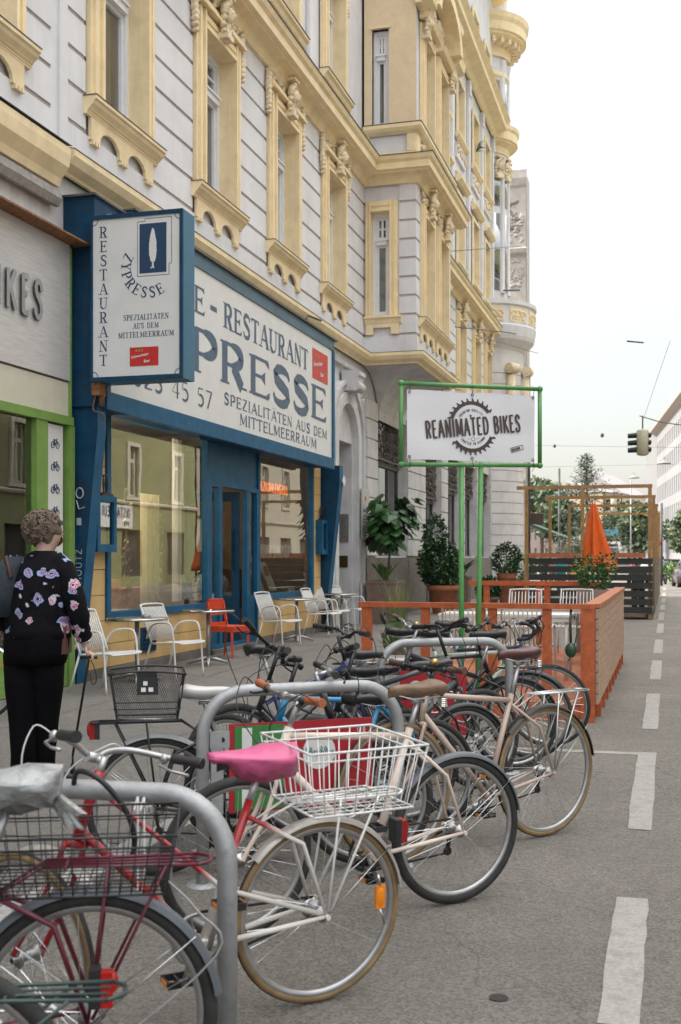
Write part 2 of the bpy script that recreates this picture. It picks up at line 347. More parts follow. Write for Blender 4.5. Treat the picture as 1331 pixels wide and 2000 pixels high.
GL['N'] = (.82, [('t',[(.13,0),(.13,1)]),('T',[(.13,1),(.69,0)]),('t',[(.69,0),(.69,1)]),('s',.13,0),('s',.69,1)])
GL['O'] = (.86, [('A',.43,.5,.34,.47,0,360)])
GL['P'] = (.66, _st(.14)+[('t',[(.14,.97),(.32,.97)]),('t',[(.2,.44),(.32,.44)]),('A',.32,.705,.27,.265,90,-90)])
GL['Q'] = (.86, GL['O'][1]+[('T',[(.5,.2),(.78,-.06)])])
GL['R'] = (.74, _st(.14)+[('t',[(.14,.97),(.32,.97)]),('t',[(.2,.48),(.34,.48)]),('A',.32,.725,.26,.245,90,-90),('T',[(.36,.48),(.46,.3),(.6,.02)]),('s',.62,0)])
GL['S'] = (.66, [('S',[(.6,.74),(.56,.88),(.46,.955),(.33,.975),(.2,.93),(.12,.8),(.15,.67),(.26,.58),(.42,.48),(.54,.38),(.57,.23),(.51,.1),(.38,.03),(.24,.03),(.12,.1),(.07,.26)])])
GL['T'] = (.7, [('T',[(.35,0),(.35,1)]),('t',[(.03,.97),(.67,.97)]),('s',.35,0),('v',.03,.97,-1),('v',.67,.97,-1)])
GL['U'] = (.8, [('T',[(.14,1),(.14,.33)]),('A',.4,.33,.26,.3,180,270),('a',.4,.33,.27,.3,270,360),('t',[(.67,.33),(.67,1)]),('s',.14,1),('s',.67,1)])
GL['V'] = (.76, [('T',[(.06,1),(.38,0)]),('t',[(.38,0),(.7,1)]),('s',.06,1),('s',.7,1)])
GL['W'] = (1.0, [('T',[(.06,1),(.28,0)]),('t',[(.28,0),(.5,1)]),('T',[(.5,1),(.72,0)]),('t',[(.72,0),(.94,1)])])
GL['Y'] = (.72, [('T',[(.06,1),(.36,.5)]),('t',[(.36,.5),(.66,1)]),('T',[(.36,.5),(.36,0)]),('s',.36,0),('s',.06,1),('s',.66,1)])
GL['Z'] = (.68, [('t',[(.08,.97),(.6,.97)]),('T',[(.6,.97),(.08,.03)]),('t',[(.08,.03),(.62,.03)])])
GL['Ä'] = (.8, GL['A'][1]+[('d',.26,1.2),('d',.54,1.2)])
GL['-'] = (.5, [('T',[(.08,.42),(.42,.42)])])
GL['4'] = (.62, [('t',[(.45,1),(.06,.3),(.6,.3)]),('T',[(.45,0),(.45,1)])])
GL['5'] = (.6, [('t',[(.14,.96),(.5,.96)]),('t',[(.14,.96),(.12,.56)]),('A',.28,.32,.25,.3,110,-130)])
GL['7'] = (.58, [('t',[(.06,.96),(.54,.96)]),('T',[(.54,.96),(.2,0)])])
GL['3'] = (.58, [('A',.28,.74,.2,.23,140,-90),('A',.28,.27,.24,.25,90,-140)])
GL['1'] = (.4, [('T',[(.2,0),(.2,1)])])
GL['2'] = (.6, [('A',.28,.7,.22,.27,170,-30),('T',[(.47,.56),(.08,.04)]),('t',[(.08,.03),(.55,.03)])])
GL['0'] = (.62, [('A',.31,.5,.22,.47,0,360)])
def ribbon(mb, pts, w, fn, d, w2=None):
    P = [Vector((p[0], p[1])) for p in pts]; m = len(P); L, Rr = [], []
    for k in range(m):
        t = (P[min(k+1, m-1)]-P[max(k-1, 0)]).normalized(); nn = Vector((-t.y, t.x))
        ww = w if not w2 else (w2+(w-w2)*math.sin(math.pi*k/(m-1)))
        L.append(P[k]+nn*ww/2); Rr.append(P[k]-nn*ww/2)
    i = len(mb.v)
    for a, b in zip(L, Rr): mb.v += [tuple(fn(a.x, a.y, d)), tuple(fn(b.x, b.y, d))]
    for k in range(m-1): mb.f.append((i+2*k, i+2*k+1, i+2*k+3, i+2*k+2)); mb.sm.append(False)
def twidth(s, h, xs=1.0, sp=.12): return sum((GL[c][0]*xs+sp)*h if c != ' ' else .45*xs*h+sp*h for c in s)-sp*h
def text(mb, s, fn, x, y, h, xs=1.0, thick=.17, thin=.06, serif=True, sp=.12, place=None, lift=.0):
    """place(cx)->(ox,oy,angle) bends the line; fn(a,b,d) maps sign coordinates to the world."""
    cx = x; k = 0
    for c in s:
        if c == ' ': cx += (.45*xs+sp)*h; continue
        w, el = GL[c]
        if place:
            ox, oy, an = place(cx+w*xs*h/2-x); ca, sa = math.cos(an), math.sin(an); x0 = -w*xs*h/2
            tr = lambda p, ox=ox, oy=oy, ca=ca, sa=sa, x0=x0: (ox+(x0+p[0]*xs*h)*ca-(p[1]*h)*sa, oy+(x0+p[0]*xs*h)*sa+(p[1]*h)*ca)
        else: tr = lambda p, cx=cx: (cx+p[0]*xs*h, y+p[1]*h)
        for e in el:
            k += 1; d = lift+.0003*(k % 9)
            if e[0] in 'Tt': ribbon(mb, [tr(p) for p in e[1]], (thick if e[0] == 'T' else thin)*h, fn, d)
            elif e[0] == 'S': ribbon(mb, [tr(p) for p in e[1]], thick*h, fn, d, (thin*1.3 if serif else thick)*h)
            elif e[0] in 'Aa':
                _, ax, ay, rx, ry, a0, a1 = e; nn = 14
                pts = [tr((ax+rx*math.cos(R_(a0+(a1-a0)*i/nn)), ay+ry*math.sin(R_(a0+(a1-a0)*i/nn)))) for i in range(nn+1)]
                full = abs(a1-a0) >= 359
                ribbon(mb, pts, (thick if e[0] == 'A' else thin)*h, fn, d, None if full or not serif else thin*1.3*h)
            elif e[0] == 'd': ribbon(mb, [tr((e[1]-.05, e[2])), tr((e[1]+.05, e[2]))], .1*h, fn, d)
            elif serif and e[0] == 's':
                yy = e[2]*.95+.025; ww = (.15+thick*.4)/max(xs, .5)
                ribbon(mb, [tr((e[1]-ww, yy)), tr((e[1]+ww, yy))], .05*h, fn, d)
            elif serif and e[0] == 'v':
                for s2 in ((e[3],) if e[3] else (-1, 1)):
                    a, b, cc = tr((e[1]-.14, e[2])), tr((e[1]+.02, e[2])), tr((e[1]+.03, e[2]+s2*.17))
                    mb.face([fn(*a, d), fn(*b, d), fn(*cc, d)])
        cx += (w*xs+sp)*h
    return cx
def ftext(mb, s, fn, x, y, size, align='LEFT', ang=0.0, lift=0.002, shear=0.0, bold=0.0):   # built-in font, for small print
    cu = bpy.data.curves.new('t', 'FONT'); cu.body = s; cu.size = size; cu.align_x = align; cu.shear = shear; cu.resolution_u = 2; cu.offset = bold
    ob = bpy.data.objects.new('t', cu); COL.objects.link(ob); bpy.context.view_layer.update()
    me = bpy.data.meshes.new_from_object(ob.evaluated_get(bpy.context.evaluated_depsgraph_get()))
    i = len(mb.v); ca, sa = math.cos(ang), math.sin(ang)
    mb.v += [tuple(fn(x+v.co.x*ca-v.co.y*sa, y+v.co.x*sa+v.co.y*ca, lift)) for v in me.vertices]
    for p in me.polygons: mb.f.append(tuple(i+k for k in p.vertices)); mb.sm.append(False)
    bpy.data.objects.remove(ob); bpy.data.curves.remove(cu); bpy.data.meshes.remove(me)
# ------------------------------------------------------------------ setting: ground
KX = -2.45; PZ = 0.13
def sheet(name, x0, x1, y0, y1, z, m):
    b = MB(); b.face([(x0,y0,z),(x1,y0,z),(x1,y1,z),(x0,y1,z)]); o = b.build(name, m, None, kind='structure'); return o
sheet('ground', -700, 700, -60, 1400, -0.012, asph)
sheet('road', KX, 11.0, -30, 420, 0.0, asph)
b = MB(); b.box(-9.0, KX-.16, -30, 52, -.1, PZ); b.build('pavement', pave, None, kind='structure')
b = MB(); b.box(11.0, 13.6, -30, 75, -.1, PZ); b.build('pavement', pave, None, kind='structure')
# saw-cut joints in the pavement asphalt
b = MB()
for x in (-5.33, -3.75): b.box(x-.007, x+.007, -5, 50, PZ+.001, PZ+.003)
for y in (5.2, 11.4, 17.9, 24.5, 31): b.box(-6.3, KX-.17, y-.006, y+.006, PZ+.0035, PZ+.0055)
b.build('pavement_joint', granM, None, kind='structure')
kerb = thing('kerb', 'x', 'kerb', (KX, 10, 0)); kerb['kind'] = 'structure'
for k in ('label', 'category'): del kerb[k]
kb = MB(); kb.box(-.158, 0, -.497, .497, -.1, .132); kme = kb.mesh('kerbstone'); kme.materials.append(kerbM)
for i in range(48): rep(kme, 'kerbstone', kerb, (0, -8+i, 0))
# road markings: parking lane dashes and bay end line
mk = thing('parking_lane_marking', 'x', 'm', (-.155, 8, 0)); mk['kind'] = 'structure'
for k in ('label', 'category'): del mk[k]
for v0, v1 in ((1757,2010),(1470,1622),(1355,1424),(1290,1327),(1249,1275),(1218,1236),(1196,1211),(1181,1191),(1168,1177),(1157,1164),(1148,1153)):
    d0, d1 = gdep(v1), gdep(v0); m = MB()
    y0 = d0*1.0335; y1 = d1*1.0335
    n = 9; ed = []
    for k in range(n+1):
        y = y0+(y1-y0)*k/n; ed.append((y, -.155-.070+random.uniform(-.006,.006), -.155+.070+random.uniform(-.006,.006)))
    for k in range(n): m.face([(ed[k][1],ed[k][0],.004),(ed[k][2],ed[k][0],.004),(ed[k+1][2],ed[k+1][0],.004),(ed[k+1][1],ed[k+1][0],.004)])
    m.build('marking_dash', paintM, mk)
m = MB(); m.box(-2.4, -.228, 9.34, 9.46, .001, .004); m.build('marking_line', paintM, mk)
m = MB(); m.lathe([(0,.0),(.035,.0)], (-.572, 4.05, .004), 14); m.build('gum_spot', rubber, mk)
# leaf litter
for i, (u, v) in enumerate(((603,1957),(430,1700),(98,1398))):
    d = gdep(v, 0 if i < 2 else PZ); x, y = dp(u, d); m = MB(); z = .012 if i < 2 else PZ+.012
    m.face([(x-.03,y-.01,z),(x,y-.022,z+.01),(x+.03,y,z+.002),(x+.005,y+.02,z+.012)])
    tag(m.build('fallen_leaf', mat('dry_leaf', (.5,.2,.05), .7)), ['orange leaf on the road under the rear wheel of the white bicycle','small dry leaf on the road between the two front stands','small dry leaf on the pavement beside the woman'][i], 'leaf')

# ------------------------------------------------------------------ facade toolkit
class Pl:      # plane: a along, b up, d outward
    def __init__(s, o, ax, out): s.o = Vector(o); s.ax = Vector(ax); s.out = Vector(out)
    def __call__(s, a, b, d=0.0): return tuple(s.o+s.ax*a+Vector((0,0,b))+s.out*d)
WX = -6.5
PF = Pl((WX,0,0), (0,1,0), (1,0,0))              # main front: a = world Y
def pbox(mb, P, a0, a1, b0, b1, d0, d1):
    mb.box(a0, a1, b0, b1, d0, d1, fn=lambda a, b, d: P(a, b, d)); return mb
def holes(mb, P, a0, a1, b0, b1, hs, depth=.5, d=0.0):      # wall sheet with openings and their reveals
    A = sorted(set([a0, a1]+[x for h in hs for x in h[:2] if a0 < x < a1])); B = sorted(set([b0, b1]+[x for h in hs for x in h[2:] if b0 < x < b1]))
    inside = lambda a, b: any(h[0] < a < h[1] and h[2] < b < h[3] for h in hs)
    for i in range(len(A)-1):
        for j in range(len(B)-1):
            if not inside((A[i]+A[i+1])/2, (B[j]+B[j+1])/2):
                mb.face([P(A[i],B[j],d), P(A[i+1],B[j],d), P(A[i+1],B[j+1],d), P(A[i],B[j+1],d)])
    for h in hs:
        x0, x1, y0, y1 = h
        mb.face([P(x0,y0,d),P(x0,y1,d),P(x0,y1,d-depth),P(x0,y0,d-depth)]); mb.face([P(x1,y0,d),P(x1,y1,d),P(x1,y1,d-depth),P(x1,y0,d-depth)])
        mb.face([P(x0,y0,d),P(x1,y0,d),P(x1,y0,d-depth),P(x0,y0,d-depth)]); mb.face([P(x0,y1,d),P(x1,y1,d),P(x1,y1,d-depth),P(x0,y1,d-depth)])
def profile(mb, P, a0, a1, prof, ends=True):     # moulding: profile points (d, b) swept along a
    n = len(prof)
    for k in range(n-1):
        (d0,b0),(d1,b1) = prof[k], prof[k+1]
        mb.face([P(a0,b0,d0),P(a1,b0,d0),P(a1,b1,d1),P(a0,b1,d1)])
    if ends:
        mb.face([P(a0,b,d) for d, b in prof]); mb.face([P(a1,b,d) for d, b in prof])
def profpath(mb, pts, prof):                      # moulding with mitred corners along plan points; (d, b), outward is to the right of travel
    n = len(pts); dirs = []
    offs = []
    for k in range(n):
        def nrm(a, b):
            t = Vector((b[0]-a[0], b[1]-a[1])).normalized(); return Vector((t.y, -t.x))
        if k == 0: m = nrm(pts[0], pts[1]); sc = 1
        elif k == n-1: m = nrm(pts[-2], pts[-1]); sc = 1
        else:
            n1, n2 = nrm(pts[k-1], pts[k]), nrm(pts[k], pts[k+1]); m = (n1+n2).normalized(); sc = 1/max(.35, m.dot(n1))
        offs.append(m*sc)
    for k in range(n-1):
        for j in range(len(prof)-1):
            (d0,b0),(d1,b1) = prof[j], prof[j+1]
            q = lambda i, d, b: (pts[i][0]+offs[i].x*d, pts[i][1]+offs[i].y*d, b)
            mb.face([q(k,d0,b0), q(k+1,d0,b0), q(k+1,d1,b1), q(k,d1,b1)])
    for i in (0, n-1): mb.face([(pts[i][0]+offs[i].x*d, pts[i][1]+offs[i].y*d, b) for d, b in prof])
def window(P, a0, a1, b0, b1, parent, rec=.19, tr=.72, upper=2, curtain=True, leaves=1, glass=None, detail=True):
    """white casement with transom, muntins above, panes and a drawn curtain; all recessed"""
    f = MB(); D = -rec; fw = .085; zt = b0+(b1-b0)*tr
    for q in ((a0,a0+fw,b0,b1),(a1-fw,a1,b0,b1),(a0+fw,a1-fw,b1-fw,b1),(a0+fw,a1-fw,b0,b0+fw)): pbox(f, P, *q, D-.09, D)
    pbox(f, P, a0+fw, a1-fw, zt-.05, zt+.05, D-.09, D+.035); pbox(f, P, a0+fw-.02, a1-fw+.02, zt+.045, zt+.075, D+.0, D+.06)
    ia0, ia1 = a0+fw, a1-fw
    # sashes
    for (q0,q1,r0,r1) in ((ia0,ia1,b0+fw,zt-.05),(ia0,ia1,zt+.08,b1-fw)):
        for q in ((q0,q0+.05,r0,r1),(q1-.05,q1,r0,r1),(q0+.05,q1-.05,r1-.05,r1),(q0+.05,q1-.05,r0,r0+.06)): pbox(f, P, *q, D-.11, D-.035)
    mid = (a0+a1)/2
    if leaves == 2: pbox(f, P, mid-.045, mid+.045, b0+fw+.055, zt-.105, D-.11, D-.02)
    pbox(f, P, mid-.025, mid+.025, zt+.14, b1-fw-.05, D-.10, D-.04); um = (zt+.08+b1-fw)/2
    pbox(f, P, ia0+.05, mid-.026, um-.02, um+.02, D-.10, D-.04); pbox(f, P, mid+.026, ia1-.05, um-.02, um+.02, D-.10, D-.04)
    w = f.build('window', whiteF, parent)
    g = glass or glassWin
    cells = [(ia0+.05, mid-.025, um+.02, b1-fw-.05), (mid+.025, ia1-.05, um+.02, b1-fw-.05), (ia0+.05, mid-.025, zt+.14, um-.02), (mid+.025, ia1-.05, zt+.14, um-.02)]
    cells += [(ia0+.05, ia1-.05, b0+fw+.06, zt-.10)] if leaves == 1 else [(ia0+.05, mid-.045, b0+fw+.06, zt-.10), (mid+.045, ia1-.05, b0+fw+.06, zt-.10)]
    if detail:
        for c in cells:
            p = MB(); p.face([P(c[0],c[2],D-.075),P(c[1],c[2],D-.075),P(c[1],c[3],D-.075),P(c[0],c[3],D-.075)]); p.build('pane', g, w)
    else:
        p = MB()
        for c in cells: p.face([P(c[0],c[2],D-.075),P(c[1],c[2],D-.075),P(c[1],c[3],D-.075),P(c[0],c[3],D-.075)])
        p.build('pane', g, w)
    if curtain:
        c = MB(); n = 26; c0 = ia0+.03; c1 = ia1-.03
        rows = []
        for zz in (b0+.1, zt-.02):
            rows.append([P(c0+(c1-c0)*k/n, zz, D-.17+.02*math.sin(k*1.9)+.01*math.sin(k*.7)) for k in range(n+1)])
        for k in range(n): c.face([rows[0][k],rows[0][k+1],rows[1][k+1],rows[1][k]], True)
        c.build('curtain', curt, w)
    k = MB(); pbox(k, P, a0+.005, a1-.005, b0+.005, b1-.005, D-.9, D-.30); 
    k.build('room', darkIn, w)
    return w
def surround(P, a0, a1, b0, b1, parent, wl=.26, wr=.26, top=.26, m=None, rec=.19):
    """stepped architrave round an opening"""
    t = MB()
    for i, (w, d) in enumerate(((1.0, .045), (.72, .075), (.30, .10))):
        pbox(t, P, a0-wl*w, a0, b0, b1, 0.0 if i == 0 else .0+.001*i, d) if False else None
    def strip(a, aw, sgn):
        x = [0, .22, .5, .78, 1.0]; dd = [.10, .06, .085, .045]
        for k in range(4):
            q0, q1 = sorted((a+sgn*aw*x[k], a+sgn*aw*x[k+1])); pbox(t, P, q0, q1, b0, b1+ (top if True else 0), -.02, dd[k])
    strip(a0, wl, -1); strip(a1, wr, 1)
    x = [0, .22, .5, .78, 1.0]; dd = [.102, .062, .087, .047]
    for k in range(4): pbox(t, P, a0, a1, b1+top*x[k], b1+top*x[k+1], -.02, dd[k])
    # reveals in trim colour
    pbox(t, P, a0, a0+.012, b0, b1, -rec, -.021); pbox(t, P, a1-.012, a1, b0, b1, -rec, -.021); pbox(t, P, a0+.0125, a1-.0125, b1-.012, b1, -rec, -.021)
    return t.build('window_surround', m or trimY, parent)
def head(P, a, b, d, s, parent, m=None):           # keystone bust: face, curls, neck, shoulder scroll
    h = MB(); C_ = lambda x, z, y: P(a+x*s, b+z*s, d+y*s)
    def el(x, z, y, rx, rz, ry, j=0.0, n=10, mm=7):
        i = len(h.v); h.ell((0,0,0), (rx*s, ry*s, rz*s), n, mm, None, j); c = C_(x, z, y)
        ax, ou = P.ax, P.out
        h.v[i:] = [tuple(Vector(c)+ax*p[0]+ou*p[1]+Vector((0,0,p[2]))) for p in h.v[i:]]
    pbox(h, P, a-.20*s, a+.20*s, b-.55*s, b-.42*s, d-.2*s, d+.12*s)
    pbox(h, P, a-.15*s, a+.15*s, b-.42*s, b-.25*s, d-.2*s, d+.08*s)
    el(0,.02,.06,.15,.21,.17); el(0,-.2,.03,.09,.14,.09); el(0,.0,.22,.03,.07,.05); el(0,-.09,.20,.06,.025,.04)
    el(-.06,.06,.19,.035,.02,.03); el(.06,.06,.19,.035,.02,.03)
    for k in range(14):
        t = math.pi*(k/13); el(.20*math.cos(t), .06+.24*math.sin(t), .04, .075, .085, .10, .5)
    for sg in (-1, 1):
        el(sg*.21,-.08,.02,.07,.10,.09,.5); el(sg*.22,-.24,0,.08,.10,.08,.5); el(sg*.17,-.38,0,.08,.08,.08,.5)
    el(0,.36,.06,.10,.10,.10,.3); pbox(h, P, a-.22*s, a+.22*s, b+.44*s, b+.52*s, d-.2*s, d+.16*s)
    return h.build('keystone_bust', m or ornY, parent)
def foliage_orn(P, a0, a1, b0, b1, d, parent, n=26, seed=1, name='stucco_relief', m=None):
    """acanthus-like relief: scrolls and lobes filling a panel"""
    rnd = random.Random(seed); h = MB(); w = a1-a0; hh = b1-b0; s = min(w, hh)
    mid = (a0+a1)/2
    for sg in (-1, 1):
        for k in range(max(1, int(w/(hh*1.1)/2+.5))):
            cx = mid+sg*(hh*.55+k*hh*1.05); cy = (b0+b1)/2
            if abs(cx-mid) > w/2-.2*hh: continue
            pts = [P(cx+sg*(.40-.38*t)*hh*math.cos(t*9), cy+(.40-.38*t)*hh*math.sin(t*9), d+.02) for t in [i/16 for i in range(17)]]
            h.tube(pts, [.045*hh*(1-.4*i/16)+.008 for i in range(17)], 6)
    for k in range(n):
        x = rnd.uniform(0, w/2-.06*s); y = rnd.uniform(.1, .9)*hh; an = rnd.uniform(0, 3.14); r = rnd.uniform(.05, .11)*s+.012
        for sg in (-1, 1):
            i = len(h.v); h.ell((0,0,0), (r*1.7, .05, r*.7), 7, 4)
            ca, sa = math.cos(an*sg), math.sin(an*sg); c = Vector(P(mid+sg*x, b0+y, d+.01))
            h.v[i:] = [tuple(c+P.ax*(p[0]*ca-p[2]*sa)+P.out*p[1]+Vector((0,0,p[0]*sa+p[2]*ca))) for p in h.v[i:]]
    return h.build(name, m or ornY, parent)
def garland(P, a, b1, parent, L_=.8, seed=0):
    rnd = random.Random(seed); h = MB()
    for k in range(11):
        t = k/10; r = .055*math.sin(.4+2.4*t)+.02; i = len(h.v); h.ell((0,0,0), (r*1.3, .055, r*1.1), 7, 5, None, .5)
        c = Vector(P(a+rnd.uniform(-.015,.015), b1-L_*t, .05)); h.v[i:] = [tuple(c+P.ax*p[0]+P.out*p[1]+Vector((0,0,p[2]))) for p in h.v[i:]]
    return h.build('garland', ornY, parent)
def apron(P, a0, a1, b1, parent, scale=1.0):
    """window sill with moulded apron, brackets and the two little arches below"""
    t = MB(); L = a1-a0; zs = .16
    profile(t, P, a0-.06, a1+.06, [(0,b1),(.17,b1),(.17,b1-.04),(.145,b1-.055),(.13,b1-.09),(.085,b1-.13),(.07,b1-.15),(.055,b1-.155),(.055,b1-.175),(.045,b1-.18),(.045,b1-.20),(0,b1-.20)])
    # panel with two arches cut out of it
    bb = b1-.46; bt = b1-.20; f = lambda a, b, d: P(a, b, d)
    leg = .14*L; g = (L-3*leg)/2
    x0 = a0+.06; x1 = a1-.06; L2 = x1-x0; leg = .13*L2; g = (L2-3*leg)/2
    poly = [(x0, bt), (x0, bb+.02)]
    poly += [(x0, bb), (x0+leg, bb)]
    for q in (x0+leg, x0+2*leg+g):
        pts = []
        for k in range(9):
            an = math.pi*k/8; pts.append((q+g/2-g/2*math.cos(an), bb+.02+.17*math.sin(an)))
        poly += pts
        poly += [(q+g, bb), (q+g+leg, bb)]
    poly += [(x1, bt)]
    t.prism(poly, f, 0.0, .040)
    for q in (x0, x0+leg+g, x0+2*leg+2*g):
        for k in range(3): pbox(t, P, q+leg*(.12+.3*k), q+leg*(.30+.3*k), bb-.05, bb-.001, .0, .055)
    o = t.build('window_sill', trimY, parent)
    l = MB(); pbox(l, P, a0-.07, a1+.07, b1+.001, b1+.010, 0, .178); l.build('sill_flashing', leadM, parent)
    return o

# ------------------------------------------------------------------ the long corner apartment building
bld = thing('apartment_building', 'long ornate lilac and yellow apartment building with oriel bay and round corner tower', 'building', (WX-3, 28, 0))
win1 = [9.82+3.13*k for k in range(-1, 5)]            # first floor window axes before the bay
YB = 24.8; BX = -5.32; YE = 28.95                    # bay: inner corner, front plane, far end
YT = 45.4                                            # corner tower
hw = .6
z10, z11 = 6.9, 9.22                                  # first floor opening
z20, z21 = 11.06, 13.28                               # second floor
z30, z31 = 15.15, 17.0; z40, z41 = 18.75, 20.6
far = [31.0, 34.1, 37.2, 40.3, 43.0]
main_h = []
for a in win1: main_h += [(a-hw, a+hw, z10, z11), (a-hw, a+hw, z20, z21), (a-hw, a+hw, z30, z31), (a-hw, a+hw, z40, z41)]
w = MB(); holes(w, PF, 4, YB, 5.9, 23.4, main_h, .6, -.05); w.build('wall', wallW, bld)
fh = []
for a in far: fh += [(a-hw, a+hw, z10, z11), (a-hw, a+hw, z20, z21), (a-hw, a+hw, z30, z31), (a-hw, a+hw, z40, z41)]
w = MB(); holes(w, PF, YE, 46.2, 5.9, 23.4, fh, .6, -.05); w.build('wall', wallW, bld)
# upper floors and body behind
w = MB(); w.box(-15, WX-.66, 4, 46.2, 3.62, 23.3); w.box(-15, WX-.66, 21.6, 46.2, 0, 3.6); w.box(-15, WX-.3, -30, 3.99, 0, 24.5); w.build('rear_block', wallW, bld)
w = MB(); profile(w, PF, 4, 44.9, [(-.1,23.0),(.35,23.15),(.55,23.3),(.9,23.45),(.95,23.75),(-.2,24.0)]); w.build('eaves', trimY, bld)
w = MB(); w.face([(-5.9,4,23.9),(-5.9,45,23.9),(-11,45,27),(-11,4,27)]); w.face([(-15,4,23.9),(-15,45,23.9),(-11,45,27),(-11,4,27)]); w.build('roof', leadM, bld)

# rusticated courses of the first floor: blocks between openings with recessed joints
GAP = .055
GZ = [6.47, 6.90, 7.315, 7.73, 8.145, 8.56, 8.975, 9.39, 9.80]
def course_blocks(P, spans, parent, zz=GZ, gap=.055, split=1.7, m=None, d=.0):
    for a0, a1 in spans:
        g = MB(); pbox(g, P, a0+.003, a1-.003, zz[0], zz[-1], -.052, -.016 if gap > .035 else -.03); g.build('joint_bed', groove, parent)
        for j in range(len(zz)-1):
            n = 2 if (a1-a0) > split and j % 2 else 1
            for q in range(n):
                x0 = a0+(a1-a0)*q/n+(.004 if q else 0); x1 = a0+(a1-a0)*(q+1)/n-(.004 if q < n-1 else 0)
                mbk = MB(); pbox(mbk, P, x0, x1, zz[j]+gap, zz[j+1], -.033 if gap > .035 else -.043, d+random.uniform(-.002,.002)); mbk.build('stone_block', m or wallW2, parent)
spans = []
tw = .30
cut = [7.1]+[x for a in win1[1:] for x in (a-hw-tw, a+hw+tw)]+[YB]
cut = [win1[0]+hw+tw]+[x for a in win1[1:] for x in (a-hw-tw, a+hw+tw)]+[YB-.0]
for i in range(0, len(cut)-1, 2):
    a0, a1 = cut[i], cut[i+1]
    if a0 < 11.3 < a1: course_blocks(PF, [(a0, 11.28)], bld); course_blocks(PF, [(11.62, a1)], bld)
    else: course_blocks(PF, [(a0, a1-.004)], bld)
w = MB(); pbox(w, PF, 11.285, 11.44, 6.12, 9.8, -.048, -.02); pbox(w, PF, 11.442, 11.615, 6.12, 9.8, -.048, .012); w.build('pilaster_strip', wallW2, bld)
# plain band under the first joint, running under the windows
def band(P, a0, a1): 
    w = MB(); pbox(w, P, a0, a1, 6.08, 6.47, -.049, .0); w.build('plain_band', wallW2, bld)
for a0, a1 in ((4,11.28),(11.62,17.6),(17.606,YB-.004)): band(PF, a0, a1)

def first_floor(P, a, parent, seed, hwid=hw, near=True):
    a0, a1 = a-hwid, a+hwid
    surround(P, a0, a1, z10, z11, parent)
    window(P, a0+.012, a1-.012, z10, z11-.012, parent, detail=near)
    apron(P, a0-.30, a1+.30, z10-.005, parent)
    # carved lintel, bust, garlands
    t = MB(); profile(t, P, a0-.28, a1+.28, [(.0,z11+.27),(.16,z11+.27),(.16,z11+.31),(.12,z11+.33),(.10,z11+.42),(0,z11+.44)]); t.build('lintel_moulding', trimY, parent)
    foliage_orn(P, a0-.22, a1+.22, z11+.44, z11+.72, .03, parent, 18, seed)
    head(P, a, z11+.40, .16, .62, parent)
    garland(P, a0-.33, z11+.62, parent, .78, seed); garland(P, a1+.33, z11+.62, parent, .78, seed+1)
for i, a in enumerate(win1): first_floor(PF, a, bld, i)

# main cornice (runs round the bay) and the lower string course
main_prof = [(0,9.80),(.06,9.80),(.10,9.90),(.14,9.95),(.30,9.98),(.30,10.00),(.38,10.03),(.38,10.17),(.43,10.22),(.46,10.30),(.0,10.36)]
path = [(WX,4),(WX,YB),(BX,YB),(BX,YE),(WX,YE),(WX,44.4)]
w = MB(); profpath(w, path, main_prof); w.build('main_cornice', trimY, bld)
w = MB(); profpath(w, path, [(.0,10.362),(.47,10.305),(.475,10.305),(.475,10.318),(.0,10.385)]); w.build('cornice_flashing', leadM, bld)
low_prof = [(0,5.83),(.04,5.83),(.05,5.86),(.15,5.92),(.20,6.0),(.20,6.07),(0,6.10)]
w = MB(); profpath(w, [(WX,11.42),(WX,YB),(BX,YB),(BX,YE),(WX,YE),(WX,44.4)], low_prof); w.build('string_course', trimY, bld)
w = MB(); profpath(w, [(WX,4),(WX,11.36)], [(0,5.64),(.05,5.64),(.08,5.72),(.17,5.84),(.19,5.97),(.19,6.05),(0,6.09)]); w.build('string_course', trimY, bld)
for pth in ([(WX,4),(WX,11.36)], [(WX,11.42),(WX,YB),(BX,YB),(BX,YE),(WX,YE),(WX,44.4)]):
    w = MB(); dd = .20; profpath(w, pth, [(0,6.102),(dd+.003,6.073),(dd+.008,6.073),(dd+.008,6.08),(0,6.112)]); w.build('string_flashing', leadM, bld)

# second floor: parapet panels and windows
def second_floor(P, a, parent, seed, near=True, hwid=hw):
    a0, a1 = a-hwid, a+hwid
    t = MB(); profile(t, P, a0-.36, a1+.36, [(0,z20),(.18,z20),(.18,z20-.05),(.13,z20-.09),(.10,z20-.16),(0,z20-.18)]); pbox(t, P, a0-.34, a0-.16, 10.40, z20-.18, -.04, .09); pbox(t, P, a1+.16, a1+.34, 10.40, z20-.18, -.04, .09)
    pbox(t, P, a0-.155, a1+.155, 10.40, z20-.181, -.04, .02); t.build('parapet_panel', trimY, parent)
    l = MB(); pbox(l, P, a0-.37, a1+.37, z20+.001, z20+.012, 0, .195); l.build('sill_flashing', leadM, parent)
    foliage_orn(P, a0-.12, a1+.12, 10.44, z20-.22, .04, parent, 20, seed+40)
    surround(P, a0, a1, z20, z21, parent); window(P, a0+.012, a1-.012, z20, z21-.012, parent, detail=near)
    for q in (a0-.26, a1+.26): garland(P, q, z21+.3, parent, .7, seed)
for i, a in enumerate(win1): second_floor(PF, a, bld, i)
for a in win1: 
    for (q0, q1) in ((z30, z31), (z40, z41)): surround(PF, a-hw, a+hw, q0, q1, bld); window(PF, a-hw+.012, a+hw-.012, q0, q1-.012, bld, detail=False)

